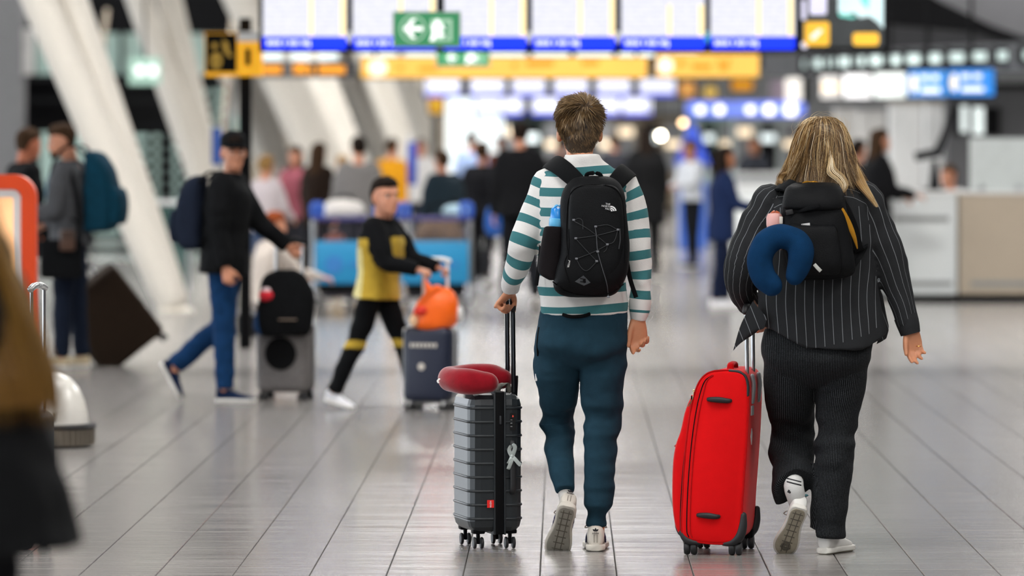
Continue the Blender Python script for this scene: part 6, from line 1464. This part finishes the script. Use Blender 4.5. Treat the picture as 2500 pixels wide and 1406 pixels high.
# boy
db = dist(1000)
boy = stand('person', 'dark-haired boy in black and yellow tracksuit walking right', 922, db, -114)
J = fk(1.37, lean=5, legs=((24, 8), (-20, 6)), arms=((38, 2, 36, 10), (30, 6, 46, 14)), head=(-36, 2), footp=(-6, 14))
yel = cloth('yellow_nylon', '#b99a36', var=.25, bump=.5, rough=.7); yel2 = cloth('pale_yellow_nylon', '#d9cf93', bump=.4)
def boyslot(co, part):
    zc = co[:, 2]; k = J['k']; nz_ = J['neck'][2]
    s_ = np.where(part == 0, np.where(zc > nz_ - .10 * k - .10 * abs(co[:, 0]), 0, np.where((zc < nz_ - .20 * k) & (co[:, 1] < -.02), 2, 1)), 0)
    for i, S_ in enumerate('LR'):
        a = J['sh' + S_] * .45 + J['el' + S_] * .55; dd = np.linalg.norm(co - a, axis=1); s_ = np.where((part == 1 + i) & (dd < .085 * k), 2, s_)
    return s_
def boyleg(co, part):
    s_ = np.zeros(len(co), int)
    for i, S_ in enumerate('LR'):
        kn = J['kne' + S_]; s_ = np.where((part == 1 + i) & (abs((co - kn)[:, 2] + .0) < .022), 1, s_)
    return s_
Tb = build_person(boy, J, skin('skin_boy', '#c98c70'), [blackc, yel, yel2], [blackc, yel], cloth('white_canvas', '#e6e6ea', var=.05), H_dark, 'short', vox=.008, bulk=1.32, collar=True, hem=-.14, top_slot=boyslot, leg_slot=boyleg, curl=(60, 70, 40), headk=1.12, leg_fit=1.2)
dbs = 34.75
bs = trolley_case('navy blue trolley case with white frame held by the boy', (P(1052, 0, dbs).x, dbs, 0), R(-20), .30, .22, .455, mat('navy_shell', '#131c33', rough=.45), M_white, M_white, hh=.40)
g = G(); g.box((-.156, -.03, .27), (.022, .03, .46), .008); g.obj('white_frame', M_white, bs)
g = G(); g.box((-.154, .06, .27), (.012, .10, .40), .005); g.obj('blue_side', mat('side_blue', '#5b83c4', rough=.4), bs)
g = G(); g.lathe([(.003, -.004), (.020, -.004), (.022, 0), (.003, 0)], (-.02, -.112, .27), 20, axis='Y'); g.obj('emblem', mat('pale_emblem', '#cfc8bf'), bs)
g = G(); [g.box((-.085 + i * .026, -.113, .40), (.018, .004, .026), .002) for i in range(7)]; o = g.obj('raised_lettering', mat('pale_emblem', 'x'), bs); o['kind'] = 'stuff'
ob = thing('tote_bag', 'bright orange knotted bag on top of the navy trolley case', 'bag', (P(1062, 0, dbs - .02).x, dbs - .03, .49))
g = G(); g.zloft([(0, 0, 0, .09, .06), (.03, 0, 0, .135, .09), (.10, .005, 0, .145, .10), (.18, .02, 0, .125, .09), (.23, .03, 0, .08, .06), (.26, .03, 0, .03, .03)], n=26); g.tube([(-.03, 0, .2), (-.045, 0, .27), (-.06, 0, .31)], [.035, .022, .008], 10); g.tube([(-.10, -.04, .16), (-.05, -.06, .21), (.0, -.05, .25), (.03, -.03, .25)], [(.022, .03)], 10)
g.obj('bag', mat('orange_plastic', '#ff6a05', rough=.4, var=.15, vscale=8, bump=.2, bscale=20), ob, vox=.009, it=2, deform=folds(.014, (9, 9, 7), None, 12))
g = G(); g.ell((-.085, -.075, .12), (.045, .03, .03), 14); g.obj('red_patch', mat('red_patch', '#e02a10', rough=.5), ob)
g = G(); g.ell((-.125, -.05, .06), (.03, .03, .04), 12); g.obj('cream_corner', mat('cream_patch', '#ecc49a', rough=.6), ob)
g = G(); g.ell((.150, .0, .10), (.025, .04, .055), 12); g.obj('white_corner', M_white, ob)

# man with teal backpack
dt = 40.9
tm_ = stand('person', 'bearded man in grey jacket with teal backpack standing in profile facing left', 172, dt, 78)
J = fk(1.73, lean=2, legs=((4, 3), (-3, 2)), arms=((10, 10, 75, 10), (5, 8, 60)), head=(18, -10))
Tt = build_person(tm_, J, SKW, cloth('grey_jacket', '#4c4d50', var=.35, bump=.5), cloth('dark_denim', '#161d2b'), cloth('beige_canvas', '#bfae90'), H_brown, 'short', vox=.010, bulk=1.2, collar=True, hem=-.12, leg_fit=1.15)
g = G(); g.ell(Tt((0, .075, .03)), (.045, .03, .035), 14); g.obj('beard', H_brown, tm_)
g = G(); g.tube([Tt((-.02, .10, -.08)), Tt((-.06, .16, -.22)), Tt((-.08, .17, -.42))], [(.05, .02), (.07, .02), (.06, .015)], 10); g.obj('scarf', cloth('blue_grey_scarf', '#5d7f8d', var=.5), tm_)
A_ = frame(R(78)); c_ = np.array(tm_.location) + A_ @ (J['neck'] * .55 + J['pel'] * .45 + V(0, -.13, .04))
rucksack(None, 'backpack', 'large teal blue backpack on the man in the grey jacket', c_, A_, .34, .58, .24, cloth('teal_nylon', '#0b3648', var=.5, bump=.3), M_strap)
sb = thing('shoulder_bag', 'black shoulder bag hanging at the hip of the man in grey', 'bag', (P(150, 0, dt - .25).x, dt - .27, P(0, 678, dt).z))
g = G(); g.box((0, 0, .14), (.30, .10, .28), .03, 3); g.obj('bag', blackc, sb)
g = G(); g.tube([(.13, 0, .26), (.12, .04, .5), (.06, .08, .76), (.0, .10, .80)], [(.018, .004)], 8); g.obj('strap', M_strap, sb)
pc_ = thing('small_pouch', 'brown leather pouch held in front of the grey jacket', 'bag', (P(165, 0, dt - .35).x, dt - .36, P(0, 608, dt).z)); g = G(); g.box((0, 0, .07), (.11, .05, .15), .015, 2); g.obj('pouch', mat('brown_leather', '#4a3022', rough=.5), pc_); g = G(); g.box((0, -.026, .11), (.10, .008, .06), .004); g.obj('flap', mat('brown_leather_dark', '#3a2417', rough=.5), pc_)
g = G()
dbc = 41.6
bc = trolley_case('large dark brown suitcase tilted on its wheels behind the man in grey', (P(338, 0, dbc).x, dbc, .05), R(8), .54, .32, .62, cloth('brown_nylon', '#2a2018', var=.3), M_steel, M_black, hh=.06)
bc.rotation_euler = (R(4), R(-38), R(10))
# man in black at the far left
dq = 42.8
bm_ = stand('person', 'ruddy man in black coat at the far left behind the man in grey', 52, dq, -62)
J = fk(1.70, lean=3, legs=((4, 2), (-4, 2)), arms=((8, 8, 30), (4, 8, 20)), head=(10, -6))
build_person(bm_, J, skin('skin_ruddy', '#b0684a'), blackc, blackc, blackc, H_brown, 'short', vox=.012, bulk=1.15, collar=True, hem=-.35, dec=.6)

# ------------------------------------------------------------------ left foreground
dfw = 12.0
fw = stand('person', 'woman with very long golden hair in black coat, cut off at the left edge', -110, dfw, 72)
J = fk(1.70, lean=4, legs=((8, 4), (-8, 6)), arms=((2, 8, 12), (-4, 8, 10)), female=True, footp=(0, 8))
SKF = SKW
Tf = build_person(fw, J, SKF, blackc, cloth('charcoal_trousers', '#26272b'), blackc, H_brown, None, vox=.008, bulk=1.5, collar=True, hem=-.31, flare=.30, female=False)
m_gold = hair_mat('hair_gold', [(0, '#2c1b0b'), (.4, '#5f4018'), (.75, '#96702f'), (1, '#c2a468')])
rng = random.Random(21); seeds = []
def fsurf(z, ph):
    zz = [-.42, -.33, -.20, -.08, .05, .12, .18, .22, .245]; hw = [.235, .23, .18, .115, .100, .095, .085, .06, .012]; bk = [.285, .275, .225, .17, .128, .12, .115, .085, .02]; fr = [.02, .02, .03, .04, .06, .075, .085, .06, .01]
    c, s_ = math.cos(ph), math.sin(ph); return Tf((np.interp(z, zz, hw) * s_, -.005 - (np.interp(z, zz, bk) if c > 0 else np.interp(z, zz, fr)) * c, z))
g = G(); g.rings([np.array([fsurf(z, a) for a in np.linspace(-math.pi, math.pi, 26, endpoint=False)]) for z in np.linspace(.244, -.40, 18)]); hb_ = g.obj('hair_base', m_gold, fw); fattr(hb_.data, 'tone', [.45] * len(hb_.data.vertices))
for i in range(900):
    ph = rng.uniform(-2.2, 2.2); ze = rng.uniform(-.45, -.34); wob = rng.uniform(0, 6)
    seeds.append(([fsurf(.243 + (ze - .243) * t_ ** 1.15, ph * (1 - .1 * t_)) + V(.006 * math.sin(5 * t_ + wob), .004 * math.cos(4 * t_ + wob), 0) for t_ in np.linspace(0, 1, 12)], rng.uniform(.0015, .003), min(1, max(0, rng.gauss(.6, .2)))))
tufts('hair', m_gold, fw, None, seeds)
# cabin case standing behind her: only its telescopic handle shows
lc = trolley_case('suitcase with bright telescopic handle standing behind the golden-haired woman', (P(52, 0, 23.2).x, 23.2, 0), R(-102), .34, .2, .50, mat('charcoal_shell', '#202123', rough=.5), M_steel, mat('silver_grip', '#c6c8c9', rough=.3, metal=.6), hh=.50)
# orange kiosk
dko = 32.6
kt = thing('kiosk', 'self-service kiosk with orange rounded rim and glowing screen', 'kiosk', (P(-22, 0, dko).x, dko, 0))
def pl(g, o, thick, y): g.plate(o, (0, y, 0), (1, 0, 0), (0, 0, 1), -thick)
def ringplate(x0, z0, x1, z1, r, t):
    a = rrect(x0, z0, x1, z1, r, 8); b = rrect(x0 + t, z0 + t, x1 - t, z1 - t, max(r - t, .01), 8); return a, b
def rimobj(name, x0, z0, x1, z1, r, t, y0, y1, m, root):
    a, b = ringplate(x0, z0, x1, z1, r, t); n = len(a)
    v = [(x, y0, z) for x, z in a] + [(x, y0, z) for x, z in b] + [(x, y1, z) for x, z in a] + [(x, y1, z) for x, z in b]; f = []
    for i in range(n):
        j = (i + 1) % n; f += [(i, n + i, n + j, j), (2 * n + i, 2 * n + j, 3 * n + j, 3 * n + i), (i, j, 2 * n + j, 2 * n + i), (n + i, 3 * n + i, 3 * n + j, n + j)]
    g = G(); g.add(v, f); return g.obj(name, m, root)
hx = .262
rimobj('orange_rim', -hx, .36, hx, 1.455, .13, .085, -.06, .08, mat('kiosk_orange', '#e2470e', rough=.4), kt)
rimobj('white_rim', -hx + .085, .445, hx - .085, 1.37, .06, .045, -.045, .06, M_white, kt)
g = G(); g.box((0, 0, .91), (.27, .03, .84)); g.obj('screen', mat('kiosk_screen', (1, .56, .27), var=.45, vscale=5, emit=.75), kt, smooth=False)
g = G(); g.box((0, .04, .22), (.18, .06, .40), .02); g.box((0, .04, .015), (.42, .34, .03), .01); g.obj('stand', M_grey, kt)
# round white floor machine
dd_ = dist(1090)
rt = thing('floor_machine', 'white dome-topped floor machine with black bumper ring beside the woman', 'machine', (P(118, 0, dd_).x, dd_, 0))
k_ = dd_ / F
g = G(); g.lathe([(.004, .40), (.06, .395), (.12, .37), (.165, .32), (.196, .25), (.212, .18), (.218, .125), (.004, .125)], n=40); g.obj('dome', mat('white_gloss', '#e8e4dc', rough=.25), rt)
g = G(); g.lathe([(.20, .10), (.255, .10), (.262, .113), (.255, .126), (.20, .126)], n=40); g.obj('bumper', M_rubber, rt)
g = G(); g.lathe([(.02, .012), (.245, .012), (.245, .10), (.02, .10)], n=40); g.obj('skirt', mat('brushed_base', '#8c8377', rough=.35, metal=.7), rt)
for i in range(22):
    a = math.pi + math.pi * (i + .5) / 22; g = G(); g.tube([(math.cos(a) * .247, math.sin(a) * .247, .014), (math.cos(a) * .247, math.sin(a) * .247, .098)], [.007], 6, cap=None); g.obj('rib', MATS['brushed_base'], rt)
g = G(); [g.tube([(x, -.215, .15), (x, -.213, .19)], [.008], 8) for x in (.0, .05)]; g.obj('latch', M_dark, rt)

# ------------------------------------------------------------------ luggage trolleys
M_trb = mat('trolley_blue', '#1b7fae', rough=.4, var=.06); M_hb = mat('handle_blue', '#2457b8', rough=.5); M_mesh = mat('wire_dark', '#4b4450', rough=.5)
def trolley(label, x, d):
    t = thing('luggage_trolley', label, 'trolley', (P(x, 0, d).x, d, 0), 0, 'luggage trolleys'); Wd = .33
    for s_ in (-1, 1):
        g = G(); g.tube([(s_ * Wd, .1, .10), (s_ * Wd, .08, .5), (s_ * Wd, .0, .94)], [.022], 10); g.obj('post', M_steel, t)
        g = G(); g.tube([(s_ * Wd, .0, .93), (s_ * Wd, -.02, 1.02), (s_ * (Wd - .07), -.02, 1.03), (s_ * (Wd - .07), 0, .93)], [.030], 10); g.obj('handle', M_hb, t)
        g = G(); g.lathe([(.01, -.02), (.07, -.02), (.075, 0), (.07, .02), (.01, .02)], (s_ * .27, .12, .075), 18, axis='X'); g.obj('wheel', M_rubber, t)
        g = G(); g.tube([(s_ * .3, .1, .16), (s_ * .26, .5, .14), (s_ * .18, .95, .13)], [.02], 8); g.obj('base_rail', M_steel, t)
    g = G(); g.lathe([(.01, -.02), (.06, -.02), (.06, .02), (.01, .02)], (0, .92, .062), 16, axis='X'); g.obj('wheel', M_rubber, t)
    g = G(); g.tube([(-Wd, 0, .90), (Wd, 0, .90)], [.022], 10); g.obj('cross_bar', mat('bar_violet', '#3a3570', rough=.5), t)
    g = G(); g.box((0, .03, .49), (Wd * 2 - .03, .03, .40), .012); p_ = g.obj('advert_panel', M_trb, t)
    g = G(); g.lathe([(.055, -.004), (.085, -.004), (.085, 0), (.055, 0)], (-.14, .012, .47), 22, axis='Y'); g.obj('panel_emblem', mat('panel_mark', '#2a6fae'), p_)
    g = G(); [g.box((.02 + i * .06, .012, .47), (.04, .006, .05), .002) for i in range(4)]; o = g.obj('panel_lettering', MATS['panel_mark'], p_); o['kind'] = 'stuff'
    for i in range(7):
        g = G(); g.tube([(-Wd + .09 * i + .06, .02, .69), (-Wd + .09 * i + .06, .02, .90)], [.006], 6, cap=None); g.obj('wire', M_mesh, t)
    g = G(); g.box((0, .5, .17), (.5, .75, .03), .01); g.obj('platform', M_mesh, t)
    g = G(); g.box((0, .06, .24), (.56, .04, .10), .01); g.obj('bumper', M_black, t)
    return t
dT = 53.2
trolley('luggage trolley with light blue panel left of the boy', 852, dT); trolley('luggage trolley with light blue panel right of the boy', 1062, dT)
def bagobj(label, x, y, d, size, m, name='travel_bag'):
    p_ = P(x, y, d); t = thing(name, label, 'bag', p_); a, b, c = size
    g = G(); g.zloft([(0, 0, 0, a * .7, b * .8), (c * .15, 0, 0, a, b), (c * .6, 0, 0, a * .96, b), (c * .9, 0, 0, a * .7, b * .7), (c, 0, 0, a * .3, b * .3)], n=22, pw=2.8); g.obj('bag', m, t, vox=.016, deform=folds(.02, (6, 6, 6), None, x * .1))
    g = G(); g.tube([(-a * .4, 0, c * .85), (-a * .3, 0, c * 1.15), (a * .3, 0, c * 1.15), (a * .4, 0, c * .85)], [.012], 8); g.obj('carry_handle', M_strap, t)
    return t
bagobj('white bag lying on the left trolley', 842, 530, dT + .25, (.2, .14, .17), cloth('white_bag', '#cfcac4'))
bagobj('brown holdall on the right trolley', 1072, 700, dT + .38, (.27, .2, .66), cloth('brown_holdall', '#6e5b4d', var=.4))
bagobj('rust-coloured bag standing on the left trolley', 815, 700, dT + .35, (.13, .18, .50), cloth('rust_bag', '#7a4436', var=.4))
bagobj('grey bag standing on the left trolley', 905, 700, dT + .36, (.13, .18, .52), cloth('grey_bag', '#55505a', var=.4))
bagobj('pale blue bag on top of the brown holdall', 1112, 526, dT + .38, (.13, .12, .12), cloth('paleblue_bag', '#a9c3cf'))

# ------------------------------------------------------------------ crowd
WALK = ((20, 8), (-18, 14)); STAND = ((3, 2), (-3, 2))
def crowd(label, x, d, H, yaw, top, legs, hair_c=H_dark, hair='short', pose=STAND, arms=((4, 8, 14), (-4, 8, 14)), female=False, bulk=1.08, hem=-.16, skin_m=None, shoes=None, sit=None, collar=True, lean=2, head=(0, 0), hairL=.28, sleeve=1.0, foot=(0, 0)):
    t = stand('person', label, x, d, yaw)
    J = fk(H, lean=lean, legs=pose, arms=arms, female=female, head=head, sit=sit, footp=foot)
    build_person(t, J, skin_m or SKW, cloth('crowd_' + top[1:], top), cloth('crowd_' + legs[1:], legs), shoes or blackc, hair_c, hair, vox=.014, bulk=bulk, female=female, hem=hem, dec=.45, collar=collar, face=abs(((yaw + head[0]) % 360) - 180) < 130, hairL=hairL, sleeve=sleeve)
    return t, J
H_blond = cloth('hair_crowd_blond', '#8a6a3e', bump=.5); H_grey = cloth('hair_crowd_grey', '#6d6862', bump=.5); WSH = cloth('white_canvas', '#e6e6ea')
crowd('broad man in black jacket seen between the boy and the striped man', 1270, 55, 1.80, 8, '#141416', '#17181c', bulk=1.2, pose=WALK, foot=(0, 22))
crowd('person with long dark hair in black coat right of the striped man', 1578, 66, 1.73, 5, '#131314', '#161616', hair='long', female=True, bulk=1.35, hem=-.6, hairL=.42, pose=STAND)
crowd('person in white shirt and black trousers facing left near the blue tent', 1690, 72, 1.58, 120, '#cfd2d6', '#131417', hair_c=H_brown, arms=((25, 8, 60), (20, 8, 60)), skin_m=SKM, collar=False, hem=-.05)
crowd('woman in long navy coat facing right at the low white counter', 1762, 55.2, 1.53, -82, '#1a2748', '#141c33', hair='long', female=True, bulk=1.22, hem=-.42, arms=((28, 6, 40), (24, 6, 52)), skin_m=SKM, shoes=WSH, pose=((6, 4), (-5, 3)))
crowd('clerk in dark jacket behind the farther white counter', 1842, 80, 1.62, 160, '#2b2d33', '#1a1a1c', skin_m=SKM, arms=((20, 8, 60), (20, 8, 60)))
crowd('woman in black with brown hair standing at the check-in counter', 2140, 56.6, 1.71, -70, '#131315', '#17171a', hair_c=H_brown, hair='long', female=True, bulk=1.2, hem=-.3, arms=((22, 6, 50), (18, 6, 60)), hairL=.2)
crowd('dark-haired person in black partly hidden by the blonde woman', 2092, 60, 1.60, -40, '#1b1a1c', '#18181a', hair='short', bulk=1.1)
crowd('clerk in white shirt sitting behind the check-in counter', 2328, 60.2, 1.60, 140, '#d5d3cf', '#202226', hair_c=H_brown, sit=.62, pose=((78, 80), (78, 80)), arms=((30, 8, 55), (30, 8, 55)), collar=False, lean=8)
crowd('man in grey sweater seen from behind above the trolleys', 876, 57, 1.63, 6, '#7b7876', '#23252b', bulk=1.22, arms=((10, 10, 30), (10, 10, 30)), collar=False)
crowd('woman in dark brown coat left of the man in grey sweater', 775, 60, 1.56, -30, '#241a14', '#17171a', hair='long', hair_c=H_brown, female=True, bulk=1.2, hem=-.3)
crowd('person in pink scarf facing the camera left of the trolleys', 722, 62, 1.52, 172, '#9a5560', '#2b2b30', hair_c=H_brown, hair='long', female=True, arms=((20, 8, 80), (20, 8, 80)))
crowd('person in mustard jacket behind the man in grey sweater', 955, 70, 1.62, -25, '#c88a18', '#23252b', hair_c=H_brown, pose=WALK, foot=(0, 22))
crowd('child in yellow top near the grey sweater', 838, 66, 1.40, 20, '#c9a24a', '#2a2b33', hair_c=H_blond)
crowd('man in light blue shirt far back by the bright window', 1150, 84, 1.70, -10, '#9fb4dd', '#2a3350', hair_c=H_brown, collar=False, pose=WALK, foot=(0, 22))
crowd('person in dark teal jacket behind the right trolley', 1094, 57.6, 1.50, 30, '#1f2b33', '#15161a', hair_c=H_brown, bulk=1.25, lean=14)
crowd('person in black carrying a blue bag right of the trolleys', 1176, 62, 1.58, -8, '#17171a', '#141417', hair_c=H_brown, bulk=1.1, pose=WALK, foot=(0, 22))
crowd('red-haired person far back left of the man in black jacket', 1222, 90, 1.62, 170, '#8f4a3a', '#2a2a30', hair_c=cloth('hair_red', '#8a4226'))
crowd('person in white jacket among the crowd left of the right trolley', 1030, 74, 1.60, 150, '#d2cfcb', '#2b2f3a', hair_c=H_grey)
crowd('person in black far back behind the striped man shoulder', 1372, 78, 1.62, 15, '#161618', '#1a1a1e', hair='short')
crowd('person in grey hooded top right of the striped man neck', 1500, 82, 1.66, 0, '#33343a', '#1b1c20', hair_c=H_brown)
crowd('person in white jacket and pink scarf behind the black sign post', 648, 56, 1.44, -20, '#c3b9bb', '#3a4a66', hair_c=H_blond, female=True, arms=((20, 10, 40), (20, 10, 40)))
t_, J_ = crowd('person in cream clothes sitting low behind the patterned case', 640, 47.5, 1.55, -60, '#b9aea4', '#d9d6d0', hair_c=cloth('hair_auburn', '#7a3a1c'), sit=.32, pose=((80, 85), (84, 90)), arms=((40, 8, 40), (40, 8, 40)), shoes=WSH, lean=12)
g = G(); g.box((0, -.02, .10), (.42, .38, .18), .03, 2)
bn = thing('stool', 'low dark stool under the person in cream clothes', 'stool', (P(640, 0, 47.5).x, 47.5, 0)); o = g.obj('seat_block', M_dark, bn); g = G(); g.box((0, -.02, .20), (.44, .40, .03), .01); g.obj('cushion', M_grey, bn)
bagobj('bright blue bag hanging beside the person in black', 1216, 575, 61.5, (.13, .1, .36), cloth('bright_blue_bag', '#2b5fae'))

ch = thing('office_chair', 'grey office chair behind the check-in counter under the clerk', 'chair', (P(2328, 0, 60.2).x, 60.2, 0), R(140))
g = G(); g.box((0, .02, .47), (.46, .44, .07), .03); g.obj('seat', M_grey, ch)
g = G(); g.box((0, -.24, .78), (.42, .06, .50), .03); g.obj('backrest', M_grey, ch)
g = G(); g.tube([(0, 0, .08), (0, 0, .45)], [.03], 10); g.obj('column', M_dark, ch)
for i in range(5):
    a = 2 * math.pi * i / 5; g = G(); g.tube([(0, 0, .08), (math.cos(a) * .3, math.sin(a) * .3, .05)], [.02], 8); g.ell((math.cos(a) * .3, math.sin(a) * .3, .028), (.028, .028, .028), 10); g.obj('leg', M_dark, ch)
